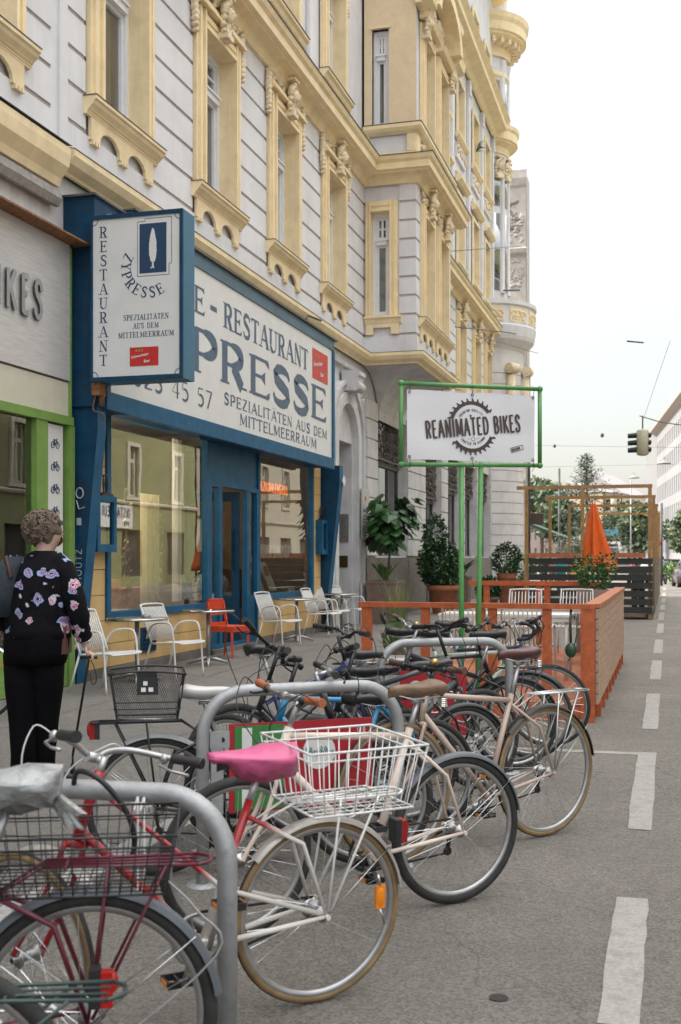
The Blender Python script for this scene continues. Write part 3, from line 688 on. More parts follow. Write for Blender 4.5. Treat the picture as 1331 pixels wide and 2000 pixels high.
# ---- bay (oriel) : side facing the viewer and front
PS = Pl((WX, YB, 0), (1,0,0), (0,-1,0)); BW = BX-WX      # a 0..1.18
PBf = Pl((BX, 0, 0), (0,1,0), (1,0,0))
w = MB(); sh = [(.16,.60,z10,z11),(.18,.56,z20+.03,z21),(.16,.60,z30,z31)]
holes(w, PS, 0, BW, 6.08, 22.4, sh, .5, -.03)
w.build('bay_side_wall', wallW, bld)
bw = [25.95, 27.75]; hb = .5
w = MB(); bh = []
for a in bw: bh += [(a-hb, a+hb, z10, z11), (a-hb, a+hb, z20, z21), (a-hb, a+hb, z30, z31)]
holes(w, PBf, YB-0.0+.03, YE, 6.08, 22.4, bh, .5, -.03); w.build('bay_front_wall', wallW, bld)
w = MB(); w.box(WX-.3, BX-.04, YE-.05, YE, 6.08, 22.4); w.box(WX-.3, BX, YB, YE, 22.4, 22.9); w.build('bay_end_wall', wallW, bld)
w = MB(); pbox(w, PS, 0, BW, 11.06, 14.0, -.029, .0) if False else None
# peach rendered upper bay side
w = MB(); holes(w, PS, .0, BW+.0, 11.10, 22.3, [(.18,.56,z20+.03,z21),(.16,.60,z30,z31)], .3, .004); w.build('bay_upper_render', trimY2, bld)
course_blocks(PS, [(.80, BW+.0)], bld, d=.0); course_blocks(PS, [(.0, .028)], bld)
w = MB(); pbox(w, PS, 0, BW, 6.09, 6.47, -.03, .0); w.build('plain_band', wallW2, bld)
w = MB(); pbox(w, PBf, YB+.01, YE, 6.09, 6.47, -.03, .0); w.build('plain_band', wallW2, bld)
def sidewin(q, top, b0, b1, trim=True):
    a0, a1 = q
    if trim: surround(PS, a0, a1, b0, b1, bld, wl=.13, wr=.17, top=top)
    window(PS, a0+.012, a1-.012, b0, b1-.012, bld, rec=.12)
sidewin((.16,.60), .24, z10, z11)
t = MB(); profile(t, PS, .02, .86, [(0,z10),(.12,z10),(.12,z10-.04),(.08,z10-.07),(.05,z10-.16),(0,z10-.17)]); pbox(t, PS, .05, .22, z10-.40, z10-.17, 0, .06); pbox(t, PS, .62, .80, z10-.40, z10-.17, 0, .06); pbox(t, PS, .221, .619, z10-.25, z10-.17, 0, .055); t.build('window_sill', trimY, bld)
window(PS, .19, .55, z20+.04, z21-.012, bld, rec=.10)
t = MB(); pbox(t, PS, .15, .61, z21+.002, z21+.05, .004, .05); t.build('lintel_moulding', trimY, bld)
window(PS, .17, .59, z30, z31-.012, bld, rec=.12)
# balustrade band of the bay between floors: panel on side, relief on front
t = MB(); profpath(t, [(WX,YB),(BX,YB),(BX,YE),(WX,YE)], [(0.0,10.9),(.02,10.9),(.10,10.96),(.14,11.02),(.14,11.10),(0,11.13)]); profpath(t, [(WX,YB),(BX,YB),(BX,YE),(WX,YE)], [(0.0,10.37),(.05,10.37),(.05,10.5),(0,10.52)])
pbox(t, PS, .0, .12, 10.52, 10.9, -.02, .03); pbox(t, PS, BW-.2, BW, 10.52, 10.9, -.02, .03); pbox(t, PBf, YB+.01, YB+.35, 10.52, 10.9, -.02, .03); pbox(t, PBf, YE-.35, YE, 10.52, 10.9, -.02, .03)
t.build('bay_parapet', trimY, bld)
w = MB(); profpath(w, [(WX,YB),(BX,YB),(BX,YE),(WX,YE)], [(0.0,11.132),(.15,11.105),(.155,11.115),(0,11.145)]); w.build('parapet_flashing', leadM, bld)
foliage_orn(PBf, YB+.4, YE-.4, 10.52, 10.88, .0, bld, 40, 77)
for i, a in enumerate(bw):
    a0, a1 = a-hb, a+hb
    surround(PBf, a0, a1, z10, z11, bld, wl=.22, wr=.22); window(PBf, a0+.012, a1-.012, z10, z11-.012, bld, rec=.2)
    apron(PBf, a0-.35, a1+.35, z10-.005, bld)
    foliage_orn(PBf, a0-.2, a1+.2, z11+.3, z11+.55, .03, bld, 14, 60+i)
    surround(PBf, a0, a1, z20, z21, bld, wl=.2, wr=.2); window(PBf, a0+.012, a1-.012, z20, z21-.012, bld, rec=.2)
    t = MB(); profile(t, PBf, a0-.3, a1+.3, [(0,z21+.3),(.2,z21+.32),(.26,z21+.42),(0,z21+.5)]); t.build('lintel_moulding', trimY, bld)
    surround(PBf, a0, a1, z30, z31, bld, wl=.2, wr=.2); window(PBf, a0+.012, a1-.012, z30, z31-.012, bld, rec=.2, detail=False)
for a in (YB+.85+.25, 27.75): head(PBf, a, z11+.40, .16, .62, bld)
course_blocks(PBf, [(YB+.034, 25.95-hb-.24), (YE-.42, YE)], bld)
# curved pediment over the second floor of the bay
t = MB(); c0 = (YB+YE)/2; rr = 1.5
arc = [(c0+rr*math.cos(R_(180-q)), 13.95+.95*math.sin(R_(q))) for q in range(0, 181, 12)]
arc2 = [(c0+(rr-.28)*math.cos(R_(180-q)), 13.95+.70*math.sin(R_(q))) for q in range(0, 181, 12)]
for k in range(len(arc)-1):
    t.prism([arc[k], arc[k+1], arc2[k+1], arc2[k]], PBf, 0, .42)
for q0, q1 in ((YB-.1, c0-rr+.05), (c0+rr-.05, YE+.1)): profile(t, PBf, q0, q1, [(0,13.72),(.1,13.72),(.34,13.85),(.38,14.05),(0,14.15)])
t.build('curved_pediment', trimY, bld)
foliage_orn(PBf, c0-.9, c0+.9, 13.9, 14.5, .03, bld, 26, 91)
for a in (YB+.55, YE-.55): head(PBf, a, 13.5, .15, .6, bld)
t = MB()
for zz in (14.75, 18.0): profpath(t, [(WX,YB),(BX,YB),(BX,YE),(WX,YE)], [(0,zz),(.08,zz),(.28,zz+.15),(.30,zz+.3),(0,zz+.4)])
t.build('bay_upper_cornice', trimY, bld, kind='stuff')
# concave corbel carrying the bay
t = MB(); n = 8
ring = []
for k in range(n+1):
    q = k/n*math.pi/2; zz = 5.83-1.0*math.sin(q)*1.0; f_ = 1-(1-math.cos(q)) if False else math.cos(q)**1.0
    f_ = 1-math.sin(q)**.7 if False else (1-math.sin(q))**1.0
    ins = .04
    x = WX+(BX-WX-ins)*(1-math.sin(q))*1.0 if k else BX-ins
    y0 = YB+ins+(1.3)*math.sin(q); y1 = YE-ins-(.5)*math.sin(q); z = 5.83-1.05*(1-math.cos(q))
    ring.append((x, y0, y1, z))
for k in range(n):
    xa, ya, yb_, za = ring[k]; xb, yc, yd, zb = ring[k+1]
    t.face([(xa,ya,za),(xa,yb_,za),(xb,yd,zb),(xb,yc,zb)], True); t.face([(WX-.02,ya,za),(xa,ya,za),(xb,yc,zb),(WX-.02,yc,zb)], True)
t.face([(WX,YB,5.835),(BX,YB,5.835),(BX,YE,5.835),(WX,YE,5.835)])
t.build('bay_corbel', stoneG, bld)

# ---- far part of the front beyond the bay
def slim(P, a0, a1, b0, b1):
    t = MB(); w_ = .12
    for q in ((a0-w_,a0,b0,b1),(a1,a1+w_,b0,b1),(a0-w_,a1+w_,b1,b1+w_)): pbox(t, P, *q, -.02, .035)
    pbox(t, P, a0, a0+.012, b0, b1, -.19, -.021); pbox(t, P, a1-.012, a1, b0, b1, -.19, -.021); t.build('window_surround', trimY, bld)
for i, a in enumerate(far):
    a0, a1 = a-hw, a+hw
    surround(PF, a0, a1, z10, z11, bld, wl=.2, wr=.2); window(PF, a0+.012, a1-.012, z10, z11-.012, bld, detail=False); apron(PF, a0-.3, a1+.3, z10-.005, bld)
    foliage_orn(PF, a0-.2, a1+.2, z11+.3, z11+.55, .03, bld, 12, 100+i); head(PF, a, z11+.40, .16, .62, bld)
    for q0, q1 in ((z20, z21), (z30, z31), (z40, z41)): slim(PF, a0, a1, q0, q1); window(PF, a0+.012, a1-.012, q0, q1-.012, bld, detail=False)
    t = MB(); profile(t, PF, a0-.3, a1+.3, [(0,z20),(.12,z20),(.12,z20-.06),(.05,z20-.14),(0,z20-.15)]); profile(t, PF, a0-.3, a1+.3, [(0,z21+.3),(.1,z21+.3),(.2,z21+.40),(.2,z21+.46),(0,z21+.5)]); profile(t, PF, a0-.35, a1+.35, [(0,z30),(.14,z30),(.14,z30-.07),(.06,z30-.16),(0,z30-.18)]); t.build('sill_and_lintel', trimY, bld, kind='stuff')
    for b0_ in (10.45, z30-.75): q = MB(); pbox(q, PF, a0-.2, a1+.2, b0_, b0_+.45, -.04, .03); q.build('parapet_panel', wallW2, bld)
    foliage_orn(PF, a0-.2, a1+.2, z30-.66, z30-.28, .03, bld, 10, 350+i); foliage_orn(PF, a0-.25, a1+.25, z21+.52, z21+.72, .0, bld, 10, 300+i)
cut = [YE]+[x for a in far for x in (a-hw-tw, a+hw+tw)]
course_blocks(PF, [(cut[i], cut[i+1]) for i in range(0, len(cut)-1, 2)], bld)
t = MB(); profpath(t, [(WX,YE),(WX,44.4)], [(0,17.75),(.08,17.75),(.2,17.9),(.55,18.0),(.55,18.2),(.7,18.35),(0,18.45)]); t.build('upper_cornice', trimY, bld)
t = MB(); profpath(t, [(WX,4),(WX,YB)], [(0,17.75),(.08,17.75),(.2,17.9),(.55,18.0),(.55,18.2),(.7,18.35),(0,18.45)]); t.build('upper_cornice', trimY, bld)
t = MB()
for a in (29.2, 32.55, 35.65, 38.75, 41.65, 44.3): pbox(t, PF, a-.14, a+.14, 10.4, 17.7, -.04, .05); pbox(t, PF, a-.17, a+.17, 17.2, 17.7, .051, .09)
for a in win1[:-1]: pbox(t, PF, a+1.565-.12, a+1.565+.12, 10.4, 17.7, -.04, .03)
t.pieces('pilaster', wallW2, bld)
# the small fern growing from a sill
t = MB(); rnd = random.Random(5)
for k in range(26):
    an = rnd.uniform(0, 6.28); L = rnd.uniform(.15,.4); c = Vector((WX+.3, 38.4, z30+.02)); tip = c+Vector((abs(math.cos(an))*L, math.sin(an)*L, rnd.uniform(-.05,.4)))
    m_ = (c+tip)/2+Vector((0,0,.08)); t.face([c, m_+Vector((0,.04,0)), tip, m_-Vector((0,.04,0))])
tag(t.build('fern', leafM), 'small green fern sprouting from an upper window ledge of the yellow facade', 'plant')

# ---- round corner tower
TC = (-7.2, 45.6)
def cyl(r, z0, z1, a0=-100, a1=80, n=30): 
    t_ = MB(); t_.lathe([(r, z0), (r, z1)], (TC[0], TC[1], 0), n, smooth=True, a0=a0, a1=a1); return t_
t = cyl(1.1, 11.2, 18.0); t.v += cyl(1.1, 18.3, 23.4).v; 
tt = MB()
for z0, z1 in ((11.2,18.0),(18.3,23.6)): tt.lathe([(1.1,z0),(1.1,z1)], (TC[0],TC[1],0), 32, a0=-110, a1=90)
tt.lathe([(1.72,0),(1.72,9.9)], (TC[0],TC[1],0), 40, a0=-130, a1=90); tt.pieces('tower_wall', wallW, bld)
tt = MB()
tt.lathe([(1.1,17.35),(1.16,17.35),(1.18,17.6),(1.24,17.65),(1.42,17.72),(1.42,17.78),(1.50,17.8),(1.50,18.12),(1.56,18.2),(1.58,18.34),(1.1,18.5)], (TC[0],TC[1],0), 60, a0=-110, a1=90, crisp=True)
tt.lathe([(1.1,21.1),(1.2,21.1),(1.22,21.5),(1.75,21.72),(1.75,21.8),(1.84,21.82),(1.84,22.15),(1.92,22.3),(1.95,22.5),(1.1,22.8)], (TC[0],TC[1],0), 60, a0=-110, a1=90, crisp=True)
tt.lathe([(1.1,20.3),(1.17,20.35),(1.17,20.5),(1.1,20.55)], (TC[0],TC[1],0), 36, a0=-110, a1=90)
tt.build('tower_cornice', trimY, bld, kind='stuff')
tt = MB()
for an in (-62, -28, 5, 38):
    for z0, z1 in ((11.9,17.2),(18.7,21.0)):
        c = (TC[0]+1.1*math.cos(R_(an)), TC[1]+1.1*math.sin(R_(an))); tt.lathe([(.12,z0),(.13,z0+.1),(.10,z0+.15),(.09,z1-.3),(.12,z1-.2),(.15,z1)], (c[0],c[1],0), 10)
tt.pieces('tower_column', wallW2, bld)
tt = MB()
for an in (-45, -11, 22, 56):
    for z0, z1 in ((12.0,15.0),(15.3,16.9),(18.8,20.2)):
        tt.lathe([(1.105,z0),(1.125,z0),(1.125,z1),(1.105,z1)], (TC[0],TC[1],0), 5, a0=an-9, a1=an+9)
tt.pieces('tower_window', glassDk, bld)
for an, z in ((-40,17.1),(-12,17.1),(20,17.1)):
    P_ = Pl((TC[0]+1.1*math.cos(R_(an)), TC[1]+1.1*math.sin(R_(an)), 0), (-math.sin(R_(an)), math.cos(R_(an)), 0), (math.cos(R_(an)), math.sin(R_(an)), 0)); head(P_, 0, z-.3, .06, .8, bld)
for k in range(14):
    an = -100+k*13; P_ = Pl((TC[0]+1.3*math.cos(R_(an)), TC[1]+1.3*math.sin(R_(an)), 0), (-math.sin(R_(an)), math.cos(R_(an)), 0), (math.cos(R_(an)), math.sin(R_(an)), 0))
    q = MB(); pbox(q, P_, -.07, .07, 21.45, 21.74, -.1, .33); q.build('cornice_bracket', ornY, bld)
# balcony
tt = MB(); tt.lathe([(.9,9.0),(1.3,9.25),(1.75,9.7),(2.0,9.95),(2.05,10.1),(2.1,10.45),(2.05,10.5),(2.03,11.2),(2.12,11.25),(2.12,11.4),(1.9,11.42),(1.88,10.5),(1.0,10.5)], (TC[0]+.12,TC[1],0), 60, a0=-120, a1=90, crisp=True); tt.build('balcony', wallW2, bld)
for an in range(-100, 80, 30):
    P_ = Pl((TC[0]+.12+2.03*math.cos(R_(an)), TC[1]+2.03*math.sin(R_(an)), 0), (-math.sin(R_(an)), math.cos(R_(an)), 0), (math.cos(R_(an)), math.sin(R_(an)), 0))
    q = MB(); pbox(q, P_, -.4, .4, 10.6, 11.12, -.06, .02); q.build('balcony_panel', trimY, bld); foliage_orn(P_, -.33, .33, 10.66, 11.06, .0, bld, 14, an+500)
for an in (-75, -40, -5):
    P_ = Pl((TC[0]+1.72*math.cos(R_(an)), TC[1]+1.72*math.sin(R_(an)), 0), (-math.sin(R_(an)), math.cos(R_(an)), 0), (math.cos(R_(an)), math.sin(R_(an)), 0))
    q = MB(); q.tube([P_(0, 7.0, .08), P_(0, 8.6, .12)], [.2, .16], 12); q.tube([P_(-.22,8.85,.2), P_(.22,8.85,.2)], .2, 14); q.tube([P_(-.25,8.85,.2), P_(.25,8.85,.2)], .1, 12); q.build('console_volute', ornY, bld)
tt = MB()
for z in [1.6+.415*k for k in range(18)]: tt.lathe([(1.724,z),(1.726,z),(1.726,z+.035),(1.724,z+.035)], (TC[0],TC[1],0), 30, a0=-130, a1=90)
tt.build('joint_shadow_line', groove, bld, kind='stuff')
tt = MB(); tt.tube([(TC[0]+1.9, TC[1]+.4, 1.5), (TC[0]+1.9, TC[1]+.4, 9.0)], .06, 8); tt.build('drainpipe', leadM, bld)

# ------------------------------------------------------------------ ground floor beyond the restaurant: portal, piers, grilled windows
gf_open = [(26.05,29.25,1.60,5.0,0),(31.55,33.85,.13,4.7,1),(34.95,37.5,1.60,4.7,0),(38.0,40.5,1.60,4.7,0),(41.5,43.7,1.60,4.7,0)]
gh = [o[:4] for o in gf_open]+[(22.45,23.95,.13,4.0)]
w = MB(); holes(w, PF, 21.45, 44.6, .10, 5.84, gh, .55, -.05); w.build('ground_floor_wall', stoneG, bld)
w = MB(); holes(w, PF, 4, 21.45, .10, 5.84, [(4.2,11.4,.5,4.7),(12.2,21.3,.2,5.2)], .1, -.05); w.build('ground_floor_wall', stoneG, bld)
zz = [1.58+.445*k for k in range(9)]
course_blocks(PF, [(25.05,26.03),(29.28,31.53),(33.87,34.93),(37.52,37.98),(40.53,41.47),(43.73,44.55)], bld, zz=zz, gap=.03, split=9, m=stoneG, d=.01)
# granite base slabs
for a0, a1 in ((24.9,26.03),(26.06,27.6),(27.61,29.24),(29.28,30.4),(30.41,31.53),(33.87,34.93),(34.96,37.49),(37.52,39.0),(39.01,41.47),(41.5,43.7),(43.73,44.6)):
    q = MB(); pbox(q, PF, a0, a1-.006, .13, 1.56, -.06, .03+random.uniform(0,.006)); q.build('granite_slab', granM, bld)
for i, (a0, a1, b0, b1, door) in enumerate(gf_open):
    q = MB(); zt = b0+(b1-b0)*.66 if not door else 3.2; n = 3
    for k in range(n+1):
        a = a0+.03+(a1-a0-.06)*k/n; pbox(q, PF, a-.03, a+.03, b0, b1, -.34, -.26)
    pbox(q, PF, a0+.061, a1-.061, zt-.06, zt+.06, -.36, -.24); pbox(q, PF, a0, a1, b0-.05 if not door else b0, b0+.04, -.42, -.22)
    sw = q.build('shop_window', leadM, bld)
    g = MB(); g.face([PF(a0,b0,-.3),PF(a1,b0,-.3),PF(a1,b1,-.3),PF(a0,b1,-.3)]); g.build('pane', glassShop, sw)
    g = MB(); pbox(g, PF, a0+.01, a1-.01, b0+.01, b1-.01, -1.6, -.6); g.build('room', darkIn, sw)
    # wrought iron grille in the upper light
    g = MB(); rnd = random.Random(i)
    for k in range(int((a1-a0)/.16)):
        a = a0+.08+k*.16; g.tube([PF(a, zt+.1, -.16), PF(a, b1-.03, -.16)], .011, 5)
    for k in range(int((a1-a0)/.2)):
        for j in range(int((b1-zt)/.26)):
            cx = a0+.12+k*.2+rnd.uniform(-.02,.02); cz = zt+.2+j*.26; rr_ = .10
            g.tube([PF(cx+rr_*(1-t*.8)*math.cos(8*t+(k+j)*1.6), cz+rr_*(1-t*.8)*math.sin(8*t+(k+j)*1.6), -.15+.03*t) for t in [q_/12 for q_ in range(13)]], .011, 4, caps=False)
            if rnd.random() < .6: g.ell(PF(cx+rnd.uniform(-.05,.05), cz+rnd.uniform(-.1,.1), -.13), (.02,.05,.05), 5, 4)
    pbox(g, PF, a0, a1, zt+.07, zt+.11, -.18, -.13); pbox(g, PF, a0, a1, b1-.05, b1-.01, -.18, -.13)
    g.build('iron_grille', mat('wrought_iron', (.13,.115,.10), .6, metal=.3, var=.4, vs=14), sw)
# portal: arched stone surround, reveal, dark gate
def arch_ring(r0, r1, cy, cz, P, mb, d0, d1, n=18, base=.13):
    for k in range(n):
        a, c = math.pi*k/n, math.pi*(k+1)/n
        mb.prism([(cy-r0*math.cos(a), cz+r0*math.sin(a)), (cy-r1*math.cos(a), cz+r1*math.sin(a)), (cy-r1*math.cos(c), cz+r1*math.sin(c)), (cy-r0*math.cos(c), cz+r0*math.sin(c))], P, d0, d1)
    for sg in (-1, 1):
        q = sorted((cy+sg*r0, cy+sg*r1)); pbox(mb, P, q[0], q[1], base, cz, d0, d1)
t = MB(); cy, cz = 23.2, 4.05-.05
arch_ring(.78, 1.02, cy, cz, PF, t, -.05, .10); arch_ring(1.024, 1.18, cy, cz, PF, t, -.05, .05); arch_ring(1.184, 1.26, cy, cz, PF, t, -.05, .12)
t.build('portal_surround', stoneG, bld)
t = MB(); pbox(t, PF, cy+.79, cy+1.32, .13, 1.0, .125, .16); profile(t, PF, cy-.25, cy+.25, [(0,5.02),(.3,5.02),(.34,5.3),(.38,5.34),(.38,5.42),(0,5.45)]); t.pieces('portal_keystone', stoneG, bld); t = MB(); t.tube([PF(cy-.26,5.12,.28),PF(cy+.26,5.12,.28)], .11, 12); t.build('keystone_scroll', stoneG, bld)
foliage_orn(PF, cy+.5, cy+1.4, 4.75, 5.25, .02, bld, 22, 8, m=stoneG)
t = MB(); pbox(t, PF, 24.5, 24.53, 4.6, 5.6, .0, .03); profile(t, PF, 21.5, 24.75, [(-.05,5.55),(.05,5.55),(.07,5.62),(-.05,5.65)]); t.build('panel_moulding', stoneG, bld)
t = MB(); pbox(t, PF, 22.46, 23.94, .13, 3.98, -.55, -.5); pbox(t, PF, 23.1, 23.16, .2, 3.9, -.5, -.46); pbox(t, PF, 22.5, 23.9, 3.0, 3.1, -.5, -.44); t.build('gate', darkIn, bld)
# enamel doctor's plate, bell panel, wall plaque
t = MB(); pbox(t, PF, 24.02, 24.62, 1.95, 3.05, .13, .16); pl = t.build('name_plate', mat('plate_grey', (.40,.395,.385), .35, var=.05)); 
tag(pl, 'tall grey notice plate with printed lines beside the arched doorway', 'sign'); 
t = MB(); pbox(t, PF, 24.09, 24.55, 2.55, 2.61, .161, .163)
for k in range(7): pbox(t, PF, 24.14, 24.14+.36*random.uniform(.6,1), 2.45-.07*k, 2.475-.07*k, .161, .163)
t.build('print', mat('print_blue', (.04,.10,.2), .5), pl)
t = MB(); t.lathe([(0,0),(.06,0)], PF(24.3,2.85,.163), 14, axis='x'); t.build('red_emblem', redS, pl)
t = MB(); pbox(t, PF, 23.99-.0, 24.0, 1.9, 2.5, -.45, -.2) if False else pbox(t, PF, 23.925, 23.945, 1.9, 2.5, -.4, -.12)
for k in range(7): pbox(t, PF, 23.915, 23.925, 1.98+.07*k, 2.01+.07*k, -.36, -.16)
tag(t.build('bell_panel', alu), 'metal doorbell panel with rows of buttons inside the arched doorway', 'doorbell')
t = MB(); pbox(t, PF, 23.93, 23.945, 1.35, 1.6, -.42, -.14); tag(t.build('house_plaque', mat('brass_dark', (.12,.085,.03), .4, metal=.8)), 'small dark brass plaque in the doorway reveal under the bells', 'plaque')
# ------------------------------------------------------------------ restaurant shopfront
rest = thing('restaurant_front', 'blue painted restaurant shopfront with yellow tiles and big lettered fascia', 'shopfront', (WX, 17, PZ))
# yellow tiles: each piece its own
def tiles(a0, a1, b0, b1, na, nb, d=.03, th=.06):
    for i in range(na):
        for j in range(nb):
            q = MB(); x0 = a0+(a1-a0)*i/na; x1 = a0+(a1-a0)*(i+1)/na; y0 = b0+(b1-b0)*j/nb; y1 = b0+(b1-b0)*(j+1)/nb
            dd = d+random.uniform(-.002,.002); pbox(q, PF, x0+.004, x1-.004, y0+.004, y1-.004, d-th, dd); q.build('wall_tile', tileY, rest)
q = MB(); pbox(q, PF, 11.9, 15.7, .2, .86, -.06, -.02); pbox(q, PF, 17.75, 21.4, .2, .9, -.06, -.02); pbox(q, PF, 11.9, 12.5, .86, 3.3, -.06, -.02); pbox(q, PF, 20.8, 21.45, .9, 3.4, -.06, -.02); q.pieces('tile_bed', granM, rest)
tiles(12.05, 15.66, .24, .80, 7, 2); tiles(17.8, 21.42, .24, .86, 7, 2); tiles(12.05, 12.47, .80, 3.25, 1, 8); tiles(20.83, 21.35, .86, 3.4, 1, 8)
q = MB(); pbox(q, PF, 11.8, 15.66, .0, .235, -.06, .07); pbox(q, PF, 17.8, 21.45, .0, .235, -.06, .07); q.pieces('plinth', plinthM, rest)
q = MB(); pbox(q, PF, 15.665, 17.79, .0, .20, -.5, .12); q.build('door_step', plinthM, rest)
q = MB(); pbox(q, PF, 13.42, 13.86, .34, .66, .03, .05)
for k in range(5): q.face([PF(13.45,.37+.055*k,.052),PF(13.83,.37+.055*k,.052),PF(13.83,.41+.055*k,.075),PF(13.45,.41+.055*k,.075)])
q.build('vent_grille', blueD, rest)
# window and door frames
def frame(a0, a1, b0, b1, w, parent, d0=-.03, d1=.06, m=blueP, name='window_frame', sub=()):
    q = MB()
    for z in ((a0,a0+w,b0,b1),(a1-w,a1,b0,b1),(a0+w,a1-w,b1-w,b1),(a0+w,a1-w,b0,b0+w)): pbox(q, PF, *z, d0, d1)
    for z in sub: pbox(q, PF, *z, d0+.005, d1-.01)
    return q.build(name, m, parent)
def pane(a0, a1, b0, b1, parent, d=.0, g=None):
    q = MB(); q.face([PF(a0,b0,d),PF(a1,b0,d),PF(a1,b1,d),PF(a0,b1,d)]); return q.build('pane', g or glassShop, parent)
f1 = frame(12.47, 15.68, .80, 3.36, .10, rest); pane(12.57, 15.58, .90, 3.26, f1)
f2 = frame(17.76, 20.83, .86, 3.40, .09, rest); pane(17.85, 20.74, .95, 3.31, f2)
q = MB(); pbox(q, PF, 15.685, 17.755, 2.68, 3.36, -.03, .03); q.build('door_overpanel', blueP, rest)
f3 = frame(15.685, 16.12, .2, 2.675, .07, rest); pane(15.755, 16.05, .95, 2.6, f3)
q = MB(); pbox(q, PF, 15.756, 16.049, .27, .95, -.02, .03); q.build('lower_panel', blueP, f3)
f4 = frame(17.28, 17.755, .2, 2.675, .07, rest); pane(17.35, 17.68, .95, 2.6, f4)
q = MB(); pbox(q, PF, 17.351, 17.679, .27, .95, -.02, .03); q.build('lower_panel', blueP, f4)
f5 = frame(16.125, 17.275, .2, 2.675, .05, rest, name='door_frame')
# the door leaf stands open inwards against the right side
dr = MB(); PD = Pl((WX-.06, 17.2, 0), (-1,0,0), (0,-1,0))
for z in ((0,.12,.22,2.6),(.88,1.0,.22,2.6),(.12,.88,2.45,2.6),(.12,.88,.22,.95)): pbox(dr, PD, *z, 0, .05)
dl = dr.build('door_leaf', blueD, rest); q = MB(); q.face([PD(.12,.95,.02),PD(.88,.95,.02),PD(.88,2.45,.02),PD(.12,2.45,.02)]); q.build('pane', glassShop, dl)
# interior of the restaurant
q = MB(); x0, x1 = WX-4.5, WX-.12
q.face([(x0,11.9,.2),(x1,11.9,.2),(x1,21.5,.2),(x0,21.5,.2)]); q.face([(x0,11.9,3.5),(x1,11.9,3.5),(x1,21.5,3.5),(x0,21.5,3.5)])
q.face([(x0,11.9,.2),(x0,21.5,.2),(x0,21.5,3.5),(x0,11.9,3.5)]); q.face([(x0,11.9,.2),(x1,11.9,.2),(x1,11.9,3.5),(x0,11.9,3.5)]); q.face([(x0,21.5,.2),(x1,21.5,.2),(x1,21.5,3.5),(x0,21.5,3.5)])
q.face([(x0+2.2,17.0,.2),(x1-.8,17.0,.2),(x1-.8,17.0,3.5),(x0+2.2,17.0,3.5)])
q.build('interior_wall', mat('interior_wall', (.20,.155,.115), .9, var=.5, vs=1.2), rest)
q = MB(); pbox(q, PF, 12.6, 13.55, .3, 1.28, -.62, -.30); pbox(q, PF, 13.6, 15.0, .3, 1.15, -.75, -.40); 
tag(q.build('display_counter', mat('counter_wood', (.50,.24,.12), .55, var=.25, vs=6)), 'wooden counter standing inside the left restaurant window', 'counter')
def drape(y0, y1, m, d=-.07, z0=.95, z1=3.2, lab='', nm='window_drape'):
    q = MB(); n = int((y1-y0)/.03)+2; pr = [(y0+(y1-y0)*k/n, d+.025*math.sin(k*1.3)) for k in range(n+1)]
    for k in range(n): q.face([PF(pr[k][0],z0,pr[k][1]),PF(pr[k+1][0],z0,pr[k+1][1]),PF(pr[k+1][0],z1,pr[k+1][1]),PF(pr[k][0],z1,pr[k][1])], True)
    tag(q.build(nm, m), lab, 'curtain')
drape(14.62, 14.95, mat('drape_white', (.85,.85,.83), .9, var=.1), lab='narrow white curtain panel hanging inside the left restaurant window')
drape(13.75, 14.3, mat('drape_cream', (.72,.64,.45), .9, var=.15), d=-.13, z1=2.4, lab='short cream curtain set back inside the left restaurant window')
# green plant twining on a stick and small framed picture in the window
for yy, hh, lab in ((13.52, 1.5, 'twisted twig decoration standing left of the curtain in the restaurant window'), (14.5, 1.35, 'leafy twig garland standing beside the white curtain in the restaurant window')):
    q = MB(); rnd = random.Random(int(yy*10)); c = [PF(yy+.02*math.sin(k), .95+hh*k/12, -.22) for k in range(13)]; q.tube(c, .012, 5)
    for k in range(70):
        p = Vector(PF(yy+rnd.uniform(-.06,.06), .95+rnd.random()**1.4*hh, -.22+rnd.uniform(-.05,.05))); s_ = rnd.uniform(.02,.045)
        q.face([p, p+Vector((s_,s_*.5,s_)), p+Vector((0,s_,s_*1.4)), p+Vector((-s_*.3,s_*.7,.2*s_))])
    tag(q.build('twig_decoration', mat('dry_twig', (.16,.14,.05), .8, var=.5, vs=20)), lab, 'decoration')
for (a, b, w_, h_, m_, lab) in ((14.55+.55,.95,.42,.36,mat('photo_card_blue', (.12,.2,.27), .4, var=.6, vs=9),'blue photo card leaning inside the left restaurant window'),
        (18.25,.98,.34,.62,mat('menu_card_a', (.52,.50,.45), .4, var=.1),'tall menu card with a round dish photo in the right restaurant window'),
        (18.85,.98,.36,.50,mat('menu_card_b', (.60,.59,.55), .4, var=.1),'smaller menu card with a plate photo in the right restaurant window')):
    PM = Pl((WX-.30, a, b), (0,1,0), Vector((1,0,.0)).normalized()); q = MB(); q.box(0, w_, 0, h_, 0, .02, fn=lambda u_, v_, d_: (WX-.14-v_*.35+d_, a+u_-v_*.25, b+v_)); mc = q.build('menu_card', m_); tag(mc, lab, 'card')
    if a > 16:
        q = MB(); q.face([(WX-.115-(h_*.62+.13*w_*2*math.sin(t))*.35, a+w_/2+w_*.36*math.cos(t)-h_*.15, b+h_*.62+w_*.36*math.sin(t)) for t in [k*math.pi/8 for k in range(16)]]); q.build('dish_photo', mat('dish_print', (.35,.17,.09), .5, var=.7, vs=30), mc)
q = MB(); q.lathe([(.0,1.0),(.09,1.0),(.13,1.08),(.13,1.16),(.09,1.24),(.06,1.27),(.0,1.3)], PF(16.75,0,-.55), 18); q.tube([PF(16.88,1.08,-.55),PF(16.98,1.12,-.55),PF(16.97,1.22,-.55),PF(16.87,1.22,-.55)], .012, 6); 
